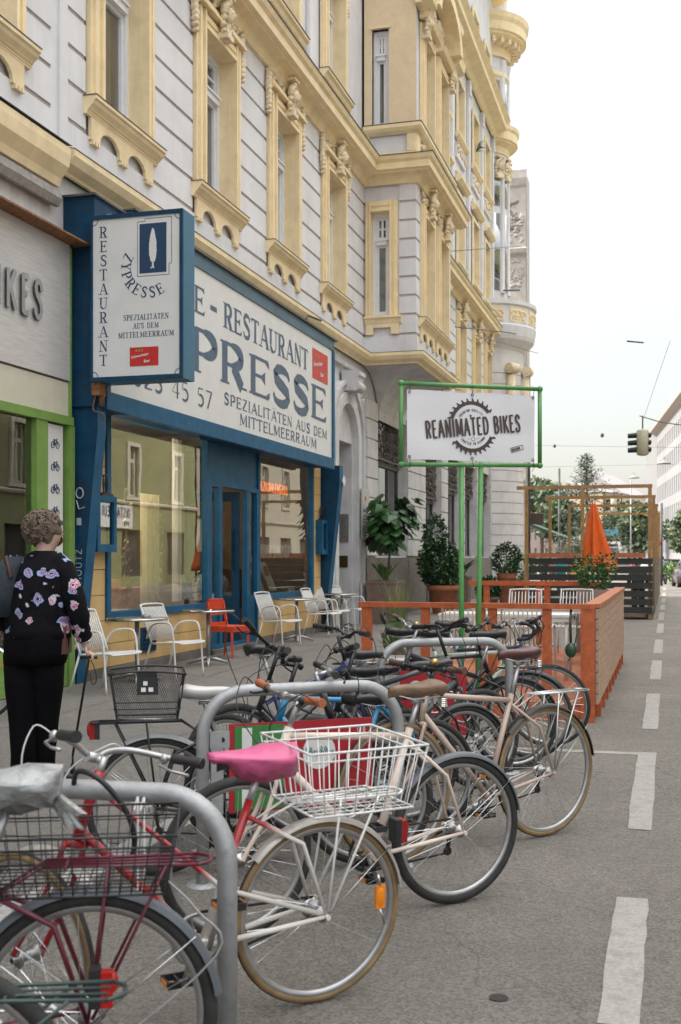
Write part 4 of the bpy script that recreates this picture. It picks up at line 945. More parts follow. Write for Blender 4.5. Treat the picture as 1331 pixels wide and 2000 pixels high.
tag(q.build('teapot', mat('teapot_pale', (.30,.36,.34), .35)), 'pale round teapot on a shelf behind the open restaurant door', 'teapot')
q = MB(); pbox(q, PF, 16.4, 17.1, .9, .985, -.8, -.35); tag(q.build('shelf', mat('shelf_white', (.5,.5,.48), .5)), 'low white shelf carrying the teapot behind the doorway', 'shelf')
q = MB(); pbox(q, PF, 16.16, 16.45, 1.65, 2.15, -.35, -.34); tag(q.build('notice_sheet', mat('paper_yellowed', (.45,.45,.33), .8)), 'yellowish notice sheet hanging in the restaurant doorway', 'notice')
q = MB(); pbox(q, PF, 18.3, 20.4, .6, 1.35, -1.6, -1.2); tag(q.build('bar_counter', mat('bar_dark', (.09,.04,.03), .5)), 'dark red bar counter deep inside the right restaurant window', 'counter')
# warm pendant lamps in the restaurant; the right one is added to light its room
for (lx, ly, lz, lab) in ((WX-1.0, 13.35, 2.75, 'small lit pendant lamp inside the left restaurant window'), (WX-1.3, 19.3, 2.8, 'added pendant lamp lighting the room behind the right restaurant window')):
    lt_ = thing('pendant_lamp', lab, 'lamp', (lx, ly, lz)); q = MB(); q.tube([(lx,ly,lz+.08),(lx,ly,3.49)], .006, 5); q.lathe([(.02,lz+.10),(.09,lz+.03),(.10,lz+.0),(.085,lz+.0)], (lx,ly,0), 16); q.build('shade', blackM, lt_)
    q = MB(); q.ell((lx,ly,lz), (.035,.035,.04), 10, 7); q.build('bulb', mat('bulb_glow', (1,.8,.5), .5, emit=((1,.72,.40), 12)), lt_)
    L_ = bpy.data.lights.new('lamp_light', 'POINT'); L_.energy = 45 if ly < 15 else 14; L_.color = (1,.80,.55); L_.shadow_soft_size = .06; lo = bpy.data.objects.new('lamp_light', L_); COL.objects.link(lo); lo.location = (0,0,-.08); lo.parent = lt_
# window lettering
q = MB(); ww = twidth('HOLZKOHLENGRILL', .15, .62, .1); text(q, 'HOLZKOHLENGRILL', lambda a, b, d: PF(a, b, -.05+d), 17.92, 2.68, .155, .62*1.62/ww, .26, .2, False, .10*1.62/ww)
tag(q.build('window_lettering', mat('neon_orange', (.9,.22,.02), .5, emit=((1,.25,.03), .35))), 'orange HOLZKOHLENGRILL letters inside the right restaurant window', 'lettering')
q = MB(); pbox(q, PF, 17.9, 19.58, 2.65, 2.87, -.07, -.055); tag(q.build('lettering_backing', mat('backing_red', (.28,.03,.01), .6)), 'dark red strip behind the orange letters in the restaurant window', 'strip')
q = MB(); ww = twidth('DONER SANDWICH', .2, .5, .1); text(q, 'DONER SANDWICH', lambda a, b, d: PF(a, b, -.05+d), 18.15, 1.56, .215, .5*1.42/ww, .24, .2, False, .1*1.42/ww)
tag(q.build('window_lettering', mat('letter_white', (.75,.75,.75), .5)), 'white DONER SANDWICH letters low in the right restaurant window', 'lettering')
# side fins carrying the fascia (tapered)
def fin(a0, a1, dt, db, zt, name='support_fin'):
    q = MB(); f = lambda d, b, a: PF(a, b, d)
    poly = [(-.05,.13),(db,.13),(db+.02,.6),(dt,zt-.35),(dt,zt),(-.05,zt)]
    q.prism(poly, lambda d, b, a: PF(a, b, d), a0, a1); o = q.build(name, blueD, rest)
    q = MB(); 
    for (d0,b0),(d1,b1) in zip(poly[1:4], poly[2:5]):
        q.face([PF(a0-.012,b0,d0+.003),PF(a1+.012,b0,d0+.003),PF(a1+.012,b1,d1+.003),PF(a0-.012,b1,d1+.003)])
    q.build('fin_edge', blueP, rest); return o
fin(11.66, 11.84, .36, .10, 3.34); fin(21.4, 21.62, .40, .12, 3.34)
# pillar box left of the fascia
q = MB(); pbox(q, PF, 11.62, 12.42, 3.25, 5.60, -.05, .34); q.build('fascia_pillar', blueD, rest)
q = MB(); q.face([PF(11.60,5.605,-.05),PF(12.46,5.605,-.05),PF(12.46,5.62,.37),PF(11.60,5.62,.37)]); pbox(q, PF, 11.58, 12.46, 5.60, 5.625, -.05, .37); q.build('pillar_cap', leadM, rest)
# fascia box
SZ0, SZ1, SA0, SA1, SD = 3.26, 5.66, 11.75, 20.95, .40
q = MB(); pbox(q, PF, 12.43, SA1, SZ0+.001, SZ1, -.05, SD-.06); pbox(q, PF, 11.85, 12.428, SZ0, 3.6, -.05, SD-.06); q.build('fascia_box', blueD, rest)
q = MB(); pbox(q, PF, SA0, SA1, SZ0-.03, SZ0+.17, SD-.058, SD+.03); pbox(q, PF, SA1-.10, SA1+.02, SZ0+.172, SZ1-.20, SD-.058, SD+.03); q.build('fascia_frame', blueP, rest)
q = MB(); pbox(q, PF, 12.43, SA1, SZ1-.19, SZ1, SD-.058, SD+.02); q.build('fascia_top_sheet', blueG, rest)
q = MB(); pbox(q, PF, 12.4, SA1+.1, SZ1+.001, SZ1+.02, -.05, SD+.06); q.tube([PF(19.6,5.72,.2),PF(19.7,5.9,.3),PF(20.1,5.88,.42)], .02, 6); q.build('fascia_flashing', leadM, rest)
fb = MB(); pbox(fb, PF, 11.9, SA1-.101, SZ0+.171, SZ1-.191, SD-.055, SD); fbo = fb.build('fascia_board', signW, rest)
PFS = lambda a, b, d: PF(a, b, SD+.002+d)
q = MB()
def fit(mb, s, x0, x1, y, h, thick=.17, thin=.06, sp=.12, **k):
    base = twidth(s, h, 1.0, 0.0); n = len(s)-1; xs = ((x1-x0)-sp*h*n)/base; text(mb, s, PFS, x0, y, h, xs, thick, thin, True, sp, **k)
# positions along the board come from where the letters stand in the photograph
fit(q, 'CAFE', 12.9, 14.66, 4.86, .36, .22, .08, .14); q.build('fascia_lettering', signL, fbo); q = MB(); ribbon(q, [(14.86,5.03),(15.1,5.03)], .07, PFS, 0); q.build('fascia_lettering', signL, fbo); q = MB()
fit(q, 'RESTAURANT', 15.36, 19.36, 4.85, .36, .24, .08, .14)
q.build('fascia_lettering', signL, fbo); q = MB()
fit(q, 'ZYPRESSE', 11.92, 20.50, 4.06, .60, .34, .09, .10)
q.build('fascia_lettering', signL, fbo); q = MB()
fit(q, '523 45 57', 12.45, 14.92, 3.61, .25, .18, .07, .16)
q.build('fascia_lettering', signL, fbo); q = MB()
fit(q, 'SPEZIALITÄTEN AUS DEM', 15.36, 20.52, 3.755, .165, .26, .10, .22)
q.build('fascia_lettering', signL, fbo); q = MB()
fit(q, 'MITTELMEERRAUM', 15.99, 19.86, 3.525, .17, .26, .10, .2)
q.build('fascia_lettering', signL, fbo)
def logo(P, a0, a1, b0, b1, parent, d):
    m_ = MB(); pbox(m_, P, a0, a1, b0, b1, d, d+.004); o = m_.build('brewery_logo', redS, parent)
    w_, h_ = a1-a0, b1-b0; m_ = MB(); f = lambda a, b, dd: P(a, b, d+.005+dd)
    ftext(m_, 'Schwechater', f, a0+.06*w_, b0+.40*h_, .20*h_ if w_ > h_*.9 else .17*h_, ang=.17 if w_ > .8*h_ else .2, bold=.004*h_)
    ftext(m_, 'Bier', f, a0+.50*w_, b0+.16*h_, .22*h_, ang=.12, bold=.004*h_)
    m_.build('logo_lettering', mat('logo_white', (.72,.70,.66), .5), o)
    m_ = MB(); 
    for k in range(3): m_.lathe([(0,0),(.045*h_,0)], P(a0+(.25+.10*k)*w_, b0+.82*h_, d+.0055), 8, axis='x') if P is PF else pbox(m_, P, a0+(.2+.1*k)*w_, a0+(.26+.1*k)*w_, b0+.76*h_, b0+.88*h_, d+.0042, d+.0055)
    m_.build('logo_emblem', mat('logo_gold', (.4,.25,.08), .5), o)
logo(PF, 19.62, 20.58, 4.77, 5.31, fbo, SD+.001)
# display cases hung on the tiles
for (a0, a1, b0, b1, lab) in ((12.02,12.50,1.62,2.28,'blue framed glass menu case beside the left restaurant window'),(21.02,21.42,1.62,2.28,'blue framed glass menu case beside the right restaurant window')):
    q = MB(); 
    for z in ((a0,a0+.07,b0,b1),(a1-.07,a1,b0,b1),(a0+.071,a1-.071,b1-.07,b1),(a0+.071,a1-.071,b0,b0+.09)): pbox(q, PF, *z, .035, .17)
    mc = q.build('menu_case', blueP); tag(mc, lab, 'menu case')
    q = MB(); pbox(q, PF, a0+.07, a1-.07, b0+.09, b1-.07, .04, .06); q.build('menu_sheet', mat('paper', (.6,.6,.56), .7, var=.1), mc)
    q = MB(); q.face([PF(a0+.07,b0+.09,.14),PF(a1-.07,b0+.09,.14),PF(a1-.07,b1-.07,.14),PF(a0+.07,b1-.07,.14)]); q.build('pane', glassWin, mc)
    q = MB(); pbox(q, PF, a0+.16, a1-.05, b1+.002, b1+.03, .04, .15)
    for k in range(3): q.tube([PF(a0+.2+.05*k+.06*math.cos(t), b1+.14+.12*math.sin(t), .07+.02*k) for t in [j*math.pi/6 for j in range(12)]], .008, 5, closed=True)
    tag(q.build('cable_coil', blackM), 'coil of old cable hung above the '+('left' if a0 < 15 else 'right')+' menu case', 'cable')
q = MB(); q.prism([(21.5,3.05),(21.62,3.16),(21.74,3.05),(21.62,2.94)], PF, .42, .43); tag(q.build('alarm_sticker', signW), 'small white diamond plate under the right end of the fascia', 'sign')
# graffiti tag on the left fin
q = MB(); Pg = Pl((WX, 11.655, 0), (1,0,0), (0,-1,0))
text(q, 'HOUTZ', lambda a, b, d: Pg(.135-b+.03, 1.26+a, .006+d), 0, 0, .075, 1.2, .11, .11, False, .14)
q.build('graffiti_tag', mat('chalk', (.42,.45,.48), .7), rest)
q = MB(); q.tube([Pg(.14+.045*math.cos(t), 2.28+.06*math.sin(t), .008) for t in [j*math.pi/5 for j in range(10)]], .008, 4, closed=True); q.tube([Pg(.10,2.2,.008),Pg(.13,2.1,.008),Pg(.2,2.12,.008)], .008, 4); pbox(q, Pg, .10, .16, 1.92, 2.0, .004, .007); q.build('graffiti_tag', mat('chalk', (.42,.45,.48), .7), rest, kind='stuff')

# ------------------------------------------------------------------ projecting light box sign
LBX0, LBX1, LY0, LY1, LZ0, LZ1 = WX+.36, -5.04, 11.50, 11.82, 3.50, 5.33
lb = thing('hanging_sign', 'projecting restaurant light box sign with blue frame and cypress tree emblem', 'sign', ((LBX0+LBX1)/2, (LY0+LY1)/2, LZ0))
q = MB(); q.box(LBX0, LBX1, LY0+.02, LY1, LZ0, LZ1); q.build('sign_box', mat('sign_box_blue', (.004,.11,.21), .4, var=.15, dirt=.2, dcol=(.03,.06,.08)), lb)
PL = Pl((LBX0, LY0+.02, LZ0), (1,0,0), (0,-1,0)); LW, LH = LBX1-LBX0, LZ1-LZ0
q = MB(); fw = .045
for z in ((0,fw*.5,0,LH),(LW-fw*.8,LW,0,LH),(fw*.5,LW-fw*.8,LH-fw,LH),(fw*.5,LW-fw*.8,0,fw)): pbox(q, PL, *z, 0, .03)
q.build('sign_frame', blueD, lb)
q = MB(); pbox(q, PL, fw*.5, LW-fw*.8, fw, LH-fw, .001, .012); face_ = q.build('sign_face', signW, lb)
PLs = lambda a, b, d: PL(a, b, .0135+d)
q = MB()
for i, c in enumerate('RESTAURANT'):
    w_ = GL[c][0]*.135; text(q, c, PLs, .155-w_/2, 1.585-.157*i, .122, 1.0, .14, .055, True)
q.build('sign_lettering', navyL, face_); q = MB(); cx, cy_, rr = .70, 1.225, .335
def plc(x): 
    t = R_(148)+x/rr*1.0; return (cx+rr*math.cos(t)*1.0, cy_+rr*math.sin(t), t+math.pi/2)
text(q, 'ZYPRESSE', PLs, 0, 0, .118, .93, .15, .06, True, .38, place=plc)
q.build('sign_lettering', navyL, face_); q = MB()
for s, y, h in (('SPEZIALITÄTEN', .655, .06), ('AUS DEM', .56, .06), ('MITTELMEERRAUM', .465, .06)):
    sp_ = .16; n_ = len(s)-1; target = {'SPEZIALITÄTEN': .54, 'AUS DEM': .30, 'MITTELMEERRAUM': .66}[s]; base = twidth(s, h, 1.0, 0.0); xs = (target-sp_*h*n_)/base
    text(q, s, PLs, .66-target/2, y, h, xs, .15, .06, True, sp_); q.build('sign_lettering', navyL, face_); q = MB()
q = MB(); pbox(q, PL, .585, .905, 1.16, 1.70, .0125, .015); q.build('emblem_field', mat('emblem_navy', (.010,.045,.11), .45), face_)
q = MB()
for z in ([(.505,1.64),(.59,1.64),(.59,1.665+.01)],): pass
ol = [(.56,1.13),(.56,1.725),(.65,1.725),(.65,1.755),(.965,1.755),(.965,1.25),(.935,1.25),(.935,1.13),(.56,1.13)]
for a, b_ in zip(ol, ol[1:]):
    ribbon(q, [a, b_], .006, PLs, .0003)
for (cx2, cy2, a0, a1) in ((fw*.5, LH-fw, 270, 360), (LW-fw*.8, LH-fw, 180, 270), (fw*.5, fw, 0, 90), (LW-fw*.8, fw, 90, 180)):
    ribbon(q, [(cx2+.06*math.cos(R_(a0+(a1-a0)*k/8)), cy2+.06*math.sin(R_(a0+(a1-a0)*k/8))) for k in range(9)], .009, PLs, .0003)
q.build('emblem_outline', navyL, face_)
q = MB(); rnd = random.Random(3); L_, Rr = [], []
for k in range(27):
    t = k/26; w_ = .052*math.sin(math.pi*min(1, t*.93+.07))**.55*(1-.35*t); L_.append((.745-w_*(1+rnd.uniform(-.1,.1)), 1.28+.37*t)); Rr.append((.745+w_*(1+rnd.uniform(-.1,.1)), 1.28+.37*t))
q.prism(L_+Rr[::-1], PL, .0152, .017); q.prism([(.733,1.22),(.757,1.22),(.754,1.285),(.736,1.285)], PL, .0152, .017); q.prism([(.715,1.215),(.74,1.23),(.765,1.215),(.762,1.205),(.74,1.215),(.722,1.205)], PL, .0152, .0172)
q.build('cypress_emblem', signW, face_)
logo(PL, .47, .81, .15, .355, face_, .0125)
q = MB(); q.tube([(LBX0+.05, LY0+.16, LZ0), (LBX0+.05, LY0+.16, LZ0-.25)], .03, 8); q.box(LBX0-.02, LBX0+.08, LY0+.05, LY0+.2, LZ0-.14, LZ0-.003); q.tube(bez([(LBX0+.02,LY0+.1,LZ0-.1),(LBX0+.0,LY0+.05,LZ0-.3),(LBX0+.1,LY0+.1,LZ0-.35),(LBX0+.02,LY0+.2,LZ0-.5)]), .006, 5); q.build('mounting_bracket', rustM, lb)

# ------------------------------------------------------------------ bike shop on the left
GX = -6.42; PG = Pl((GX,0,0), (0,1,0), (1,0,0))
gs = thing('bike_shop_front', 'green framed bicycle shop front with brushed metal fascia and raised steel letters', 'shopfront', (GX, 9, PZ))
q = MB(); pbox(q, PG, 4, 11.50, 3.52, 5.03, -.1, .02); fas = q.build('fascia_panel', silverS, gs)
q = MB(); pbox(q, PG, 4, 11.50, 3.12, 3.50, -.1, .0); q.build('cream_panel', creamS, gs)
q = MB(); pbox(q, PG, 4, 11.52, 3.02, 3.115, -.1, .06); pbox(q, PG, 11.44, 11.56, PZ, 3.018, -.1, .05); pbox(q, PG, 10.76, 10.99, PZ, 3.018, -.1, .045); pbox(q, PG, 11.505, 11.53, 3.117, 5.0, -.1, .03); pbox(q, PG, 10.991, 11.43, PZ+.01, .42, -.1, .03); pbox(q, PG, 4, 10.758, PZ+.01, .5, -.1, .03); pbox(q, PG, 7.2, 7.4, .501, 3.018, -.1, .04)
q.pieces('green_frame', greenS, gs)
q = MB(); pbox(q, PG, 11.04, 11.18, .425, 1.0, -.1, .018); pbox(q, PG, 11.24, 11.38, .425, 1.0, -.1, .018); q.pieces('green_panel', greenS, gs)
q = MB(); pbox(q, PG, 11.02, 11.36, 1.05, 3.0, -.1, .012); strip = q.build('icon_strip', signW, gs)
q = MB(); 
def bike_icon(a, b, s, v):
    f = lambda x, y: PG(a+x*s, b+y*s, .016)
    for cx2 in (-.5, .5): q.tube([f(cx2+.34*math.cos(t), .34*math.sin(t)) for t in [k*math.pi/8 for k in range(16)]], .0045+.001*v, 4, closed=True)
    for p0, p1 in (((-.5,0),(-.2,.5)),((-.2,.5),(.35,.55)),((.35,.55),(0,0)),((-.2,.5),(0,0)),((-.5,0),(0,0)),((.5,0),(.33,.65)),((.33,.65),(.5-.1*v,.7)),((-.32,.58),(-.1,.58))): q.tube([f(*p0), f(*p1)], .0045, 4)
for k in range(7): bike_icon(11.19, 2.78-.245*k, .10, k % 3)
q.build('bicycle_pictogram', navyL, strip)
q = MB(); q.face([PG(4,.5,-.02),PG(10.76,.5,-.02),PG(10.76,3.02,-.02),PG(4,3.02,-.02)]); q.build('pane', glassShop, gs)
q = MB(); pbox(q, PG, 4, 11.4, .2, 3.02, -4, -3.8); pbox(q, PG, 4, 11.4, PZ, .2, -4, -.11); pbox(q, PG, 11.4, 11.44, .2, 3.02, -4, -.11); q.build('interior_wall', mat('interior_brown', (.10,.078,.06), .9, var=.4, vs=1.5), gs)
q = MB(); pbox(q, PG, 9.3, 10.5, .5, 1.5, -.9, -.4); tag(q.build('display_counter', mat('counter_wood', (.50,.24,.12), .55, var=.25, vs=6)), 'dark wooden counter inside the green bike shop window', 'counter')
q = MB(); hh = .40; s_ = 'BIKES'; xs = .62; sp_ = .22; x0 = 10.86-(twidth(s_, hh, 1.0, 0.0)*xs+sp_*hh*4)
text(q, s_, lambda a, b, d: PG(a, b, .055+d), x0, 4.07, hh, xs, .15, .15, False, sp_)
lt = q.build('raised_letters', mat('letter_steel', (.36,.36,.36), .45, metal=.3, var=.15, vs=5), fas)
q = MB(); text(q, s_, lambda a, b, d: PG(a, b, .035+d), x0+.006, 4.066, hh, xs, .165, .165, False, sp_); q.build('letter_return', mat('letter_edge', (.20,.20,.20), .5, metal=.5), fas)
q = MB(); q.face([PG(4,5.06,-.1),PG(11.85,5.06,-.1),PG(11.85,5.04,.22),PG(4,5.04,.22)]); pbox(q, PG, 4, 11.85, 5.035, 5.055, -.1, .22); q.build('awning_lip', rustM, gs)
q = MB(); profile(q, Pl((WX,0,0),(0,1,0),(1,0,0)), 4, 11.36, [(0,5.42),(.05,5.42),(.09,5.5),(.06,5.6),(0,5.62)]); q.build('stained_moulding', mat('stained_plaster', (.34,.32,.30), .9, var=.3, vs=18, bump=.6, dirt=.8, dcol=(.10,.09,.07), ds=9), gs)

# ------------------------------------------------------------------ houses on the opposite side of the street
OX = 13.6; PO = Pl((OX,0,0), (0,1,0), (-1,0,0))
def opp(name, y0, y1, zt, m, wm, lab, pitch, sill, hgt, wd, shop=3.9, first=None):
    t = thing(name, lab, 'building', (OX+4, (y0+y1)/2, 0)); hs = []; n = int((y1-y0)/pitch); a_ = [y0+(y1-y0)*(k+.5)/n for k in range(n)]
    lv = [sill+3.75*k for k in range(int((zt-sill-hgt)/3.75)+1)]
    for a in a_:
        for s_ in lv: hs.append((a-wd/2, a+wd/2, s_, s_+hgt))
        hs.append((a-wd/2-.55, a+wd/2+.55, .6, 3.0))
    q = MB(); holes(q, PO, y0, y1, .1, zt, hs, .3); q.build('wall', m, t)
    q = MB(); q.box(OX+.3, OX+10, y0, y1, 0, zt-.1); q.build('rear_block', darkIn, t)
    q = MB(); profile(q, PO, y0, y1, [(0,zt-.4),(.3,zt-.2),(.5,zt),(.5,zt+.2),(0,zt+.3)]); profile(q, PO, y0, y1, [(0,shop),(.15,shop+.02),(.2,shop+.12),(0,shop+.2)]); q.build('cornice', wm, t, kind='stuff')
    for a in a_:
        for k, s_ in enumerate(lv):
            f = MB(); w2 = wd/2
            for z in ((a-w2-.22,a-w2,s_-.05,s_+hgt+.2),(a+w2,a+w2+.22,s_-.05,s_+hgt+.2),(a-w2,a+w2,s_+hgt,s_+hgt+.2),(a-w2-.3,a+w2+.3,s_-.2,s_-.051)): pbox(f, PO, *z, .0, .12)
            for z in ((a-w2,a-w2+.08,s_,s_+hgt),(a+w2-.08,a+w2,s_,s_+hgt),(a-.05,a+.05,s_,s_+hgt),(a-w2+.08,a-.05,s_+hgt*.68,s_+hgt*.75),(a+.05,a+w2-.08,s_+hgt*.68,s_+hgt*.75),(a-w2+.08,a-.05,s_,s_+.08),(a+.05,a+w2-.08,s_,s_+.08)): pbox(f, PO, *z, -.2, -.14)
            wo = f.build('window', wm, t)
            if k < 2: g = MB(); g.face([PO(a-w2,s_,-.19),PO(a+w2,s_,-.19),PO(a+w2,s_+hgt,-.19),PO(a-w2,s_+hgt,-.19)]); g.build('pane', glassDk, wo)
    return t
g1 = opp('green_house', 40.5, 62.5, 21, mat('house_olive', (.22,.235,.12), .85, var=.05), mat('house_trim_g', (.50,.48,.41), .8), 'olive green house across the street, mirrored in the restaurant window', 4.5, 4.75, 2.55, 1.15, shop=4.3)
g2 = opp('cream_house', 62.7, 100, 24, mat('house_greybeige', (.30,.285,.24), .85, var=.06), mat('house_trim2', (.32,.30,.26), .8), 'grey beige ornate house across the street, mirrored in the right window', 4.6, 5.2, 2.6, 1.2)
g3 = opp('beige_house', 6, 40.3, 20, mat('house_beige', (.28,.26,.20), .85, var=.06), mat('house_trim', (.62,.60,.52), .8), 'beige house across the street, mirrored in the bike shop window', 4.3, 4.7, 2.5, 1.2)
q = MB(); pbox(q, PO, 47.6, 53.9, 3.05, 4.22, .13, .2); sg = q.build('shop_sign', signW); tag(sg, 'white INSTALLATEUR sign of the shop across the street, mirrored in the glass', 'sign')
q = MB(); text(q, 'INSTALLATEUR', lambda a, b, d: PO(101.5-a, b, .205+d), 47.85, 3.58, .5, .75, .17, .17, False, .12)
text(q, 'WWW', lambda a, b, d: PO(101.5-a, b, .205+d), 48.0, 3.18, .22, .8, .17, .17, False, .12); q.build('lettering', navyL, sg)
# ------------------------------------------------------------------ bicycle stands
def hoop(u0, d0, u1, d1, zt, label, r=.03, cr=.22):
    x0, y0 = dp(u0, d0); x1, y1 = dp(u1, d1); a = Vector((x0,y0,0)); b_ = Vector((x1,y1,0)); e = (b_-a).normalized()
    t = thing('bicycle_stand', label, 'bicycle stand', ((x0+x1)/2, (y0+y1)/2, 0), group='tubular bicycle stands')
    z0a = PZ if x0 < KX-.16 else 0.0; z0b = PZ if x1 < KX-.16 else 0.0
    pts = [a+Vector((0,0,z0a)), a+Vector((0,0,zt-cr))]
    for k in range(1, 10): an = math.pi/2*k/9; pts.append(a+e*(cr-cr*math.cos(an))+Vector((0,0,zt-cr+cr*math.sin(an))))
    for k in range(0, 10): an = math.pi/2*k/9; pts.append(b_-e*(cr-cr*math.sin(an))+Vector((0,0,zt-cr+cr*math.cos(an))))
    pts.append(b_+Vector((0,0,z0b)))
    q = MB(); q.tube(pts, r, 20); q.build('hoop_tube', steel, t)
    for p, z in ((a, z0a), (b_, z0b)): q = MB(); q.lathe([(.0,z+.012),(.075,z+.012),(.08,z+.001)], (p.x,p.y,0), 20); q.build('base_plate', steel, t)
    return t, a, b_, e
h1, *_ = hoop(-190, 3.62, 444, 3.42, .845, 'nearest and largest grey tubular stand, with a black lock cable looped over it', r=.0305, cr=.2)
h2, a2, b2, e2 = hoop(396, 5.45, 778, 5.80, .915, 'middle grey tubular stand, behind the pink covered saddle', cr=.21)
h3, a3, b3, e3 = hoop(742, 8.0, 995, 8.3, .955, 'farthest grey tubular stand, under the black saddles by the orange railing', cr=.2)
# advertising boards fixed inside the stands
def board(a, b, e, z0, z1, s0, s1, off, parts_, label):
    P = Pl((a.x, a.y, 0), tuple(e), (e.y, -e.x, 0)); L = (b-a).length
    t = thing('advert_board', label, 'advert board', ((a.x+b.x)/2, (a.y+b.y)/2, z0), group=None)
    q = MB(); pbox(q, P, s0*L, s1*L, z0, z1, -.012, .0); q.build('board', mat('ad_red', (.34,.010,.02), .45, var=.1), t)
    for c in parts_: 
        q = MB(); c[1](q, P, L); q.build(c[0], c[2], t)
    q = MB(); pbox(q, P, .035, s0*L, z1-.11, z1-.03, -.01, .004); pbox(q, P, s0*L-.09, s0*L-.03, z0, z1-.111, -.01, .002); q.build('bracket', steel, t)
    q = MB(); q.lathe([(0,0),(.012,0)], P(s0*L-.035, z1-.07, .006), 10, axis='y'); q.build('bolt', blackM, t)
    return P, L
adG = mat('ad_green', (.035,.18,.04), .45); adW = mat('ad_white', (.62,.62,.60), .5)
def p_green(q, P, L): pbox(q, P, .155*L, .40*L, .34, .745, .001, .004)
def p_white(q, P, L): pbox(q, P, .19*L, .24*L, .35, .735, .0045, .006)
def p_disc(q, P, L):
    for s_ in (.58,): q.prism([(s_*L+.085*math.cos(k*math.pi/14), .60+.085*math.sin(k*math.pi/14)) for k in range(28)], P, .001, .004)
def p_txt(q, P, L): ftext(q, 'citybike', lambda a, b, d: P(a, b, d), .52*L, .585, .045, lift=.005); 
def p_icon(q, P, L):
    for c in (.80, .83): q.tube([P(c*L+.02*math.cos(t), .70+.02*math.sin(t), .003) for t in [k*math.pi/5 for k in range(10)]], .0025, 4, closed=True)
board(a2, b2, e2, .33, .755, .13, .86, 0, [('green_field', p_green, adG), ('white_field', p_white, adW), ('white_disc', p_disc, adW), ('disc_lettering', p_txt, signL), ('symbol', p_icon, adW)], 'red and green advert board in the stand behind the white wire basket')
def p_bike(q, P, L):
    cx, cz = .50*L, .46
    for c in (cx-.11, cx+.13): q.tube([P(c+.075*math.cos(t), cz+.075*math.sin(t), .004) for t in [k*math.pi/9 for k in range(18)]], .005, 4, closed=True)
    for p0, p1 in (((-.11,0),(-.05,.16)),((-.05,.16),(.10,.13)),((.13,0),(.09,.2)),((.09,.2),(.05,.2)),((-.05,.16),(.03,0)),((.03,0),(.1,.13)),((-.09,.18),(-.02,.18)),((-.11,0),(.03,0))): q.tube([P(cx+p0[0],cz+p0[1],.004), P(cx+p1[0],cz+p1[1],.004)], .005, 4)
def p_small(q, P, L): ftext(q, 'recycling & co', lambda a, b, d: P(a, b, d), .33*L, .335, .035, lift=.003); ftext(q, 'oo', lambda a, b, d: P(a, b, d), .5*L, .70, .04, lift=.003)
def p_disc2(q, P, L): q.prism([(.27*L+.05*math.cos(k*math.pi/14), .64+.05*math.sin(k*math.pi/14)) for k in range(28)], P, .001, .004)
board(a3, b3, e3, .29, .76, .15, .66, 0, [('white_bicycle_print', p_bike, adW), ('small_lettering', p_small, adW), ('white_disc', p_disc2, adW)], 'red advert board with a white bicycle drawing in the farthest stand')

# ------------------------------------------------------------------ bicycles
WC = {}
def wheel_meshes(R, rt, wall, spokes=28, rimm=None):
    key = (R, rt, wall)
    if key in WC: return WC[key]
    q = MB(); n = 64
    prof = [(R-2*rt+.004, -rt*.55), (R-rt*1.6, -rt*.95), (R-rt*.8, -rt*.98), (R-rt*.25, -rt*.62), (R, -rt*.12), (R, rt*.12), (R-rt*.25, rt*.62), (R-rt*.8, rt*.98), (R-rt*1.6, rt*.95), (R-2*rt+.004, rt*.55)]
    # in the wheel plane xz, axis y
    q.lathe(prof, (0,0,0), n, axis='y'); ty = q.mesh('tyre'); ty.materials.append(rubber); ty.materials.append(gum)
    if wall:
        for p in ty.polygons:
            c = p.center; rr = math.hypot(c.x, c.z)
            if rr < R-rt*.55: p.material_index = 1
    q = MB(); r0 = R-2*rt; pr = [(r0+.006,-.010),(r0+.004,-.011),(r0-.009,-.0095),(r0-.014,-.004),(r0-.014,.004),(r0-.009,.0095),(r0+.004,.011),(r0+.006,.010)]
    q.lathe(pr, (0,0,0), n, axis='y')
    q.lathe([(.006,-.055),(.012,-.055),(.012,-.036),(.030,-.034),(.030,-.030),(.016,-.024),(.015,.024),(.030,.030),(.030,.034),(.012,.036),(.012,.055),(.006,.055)], (0,0,0), 16, axis='y')
    wh = q.mesh('wheel'); wh.materials.append(rimm or alu)
    q = MB()
    for k in range(spokes):
        a = 2*math.pi*k/spokes; sd_ = .031 if k % 2 else -.031; off = (.9 if (k//2) % 2 else -.9); ha = a+off
        p0 = Vector((.028*math.cos(ha), sd_, .028*math.sin(ha))); p1 = Vector(((r0-.02)*math.cos(a), 0, (r0-.02)*math.sin(a)))
        q.tube([p0, p1], .0012, 3, caps=False)
    sp_ = q.mesh('spokes'); sp_.materials.append(chrome)
    WC[key] = (ty, wh, sp_); return WC[key]
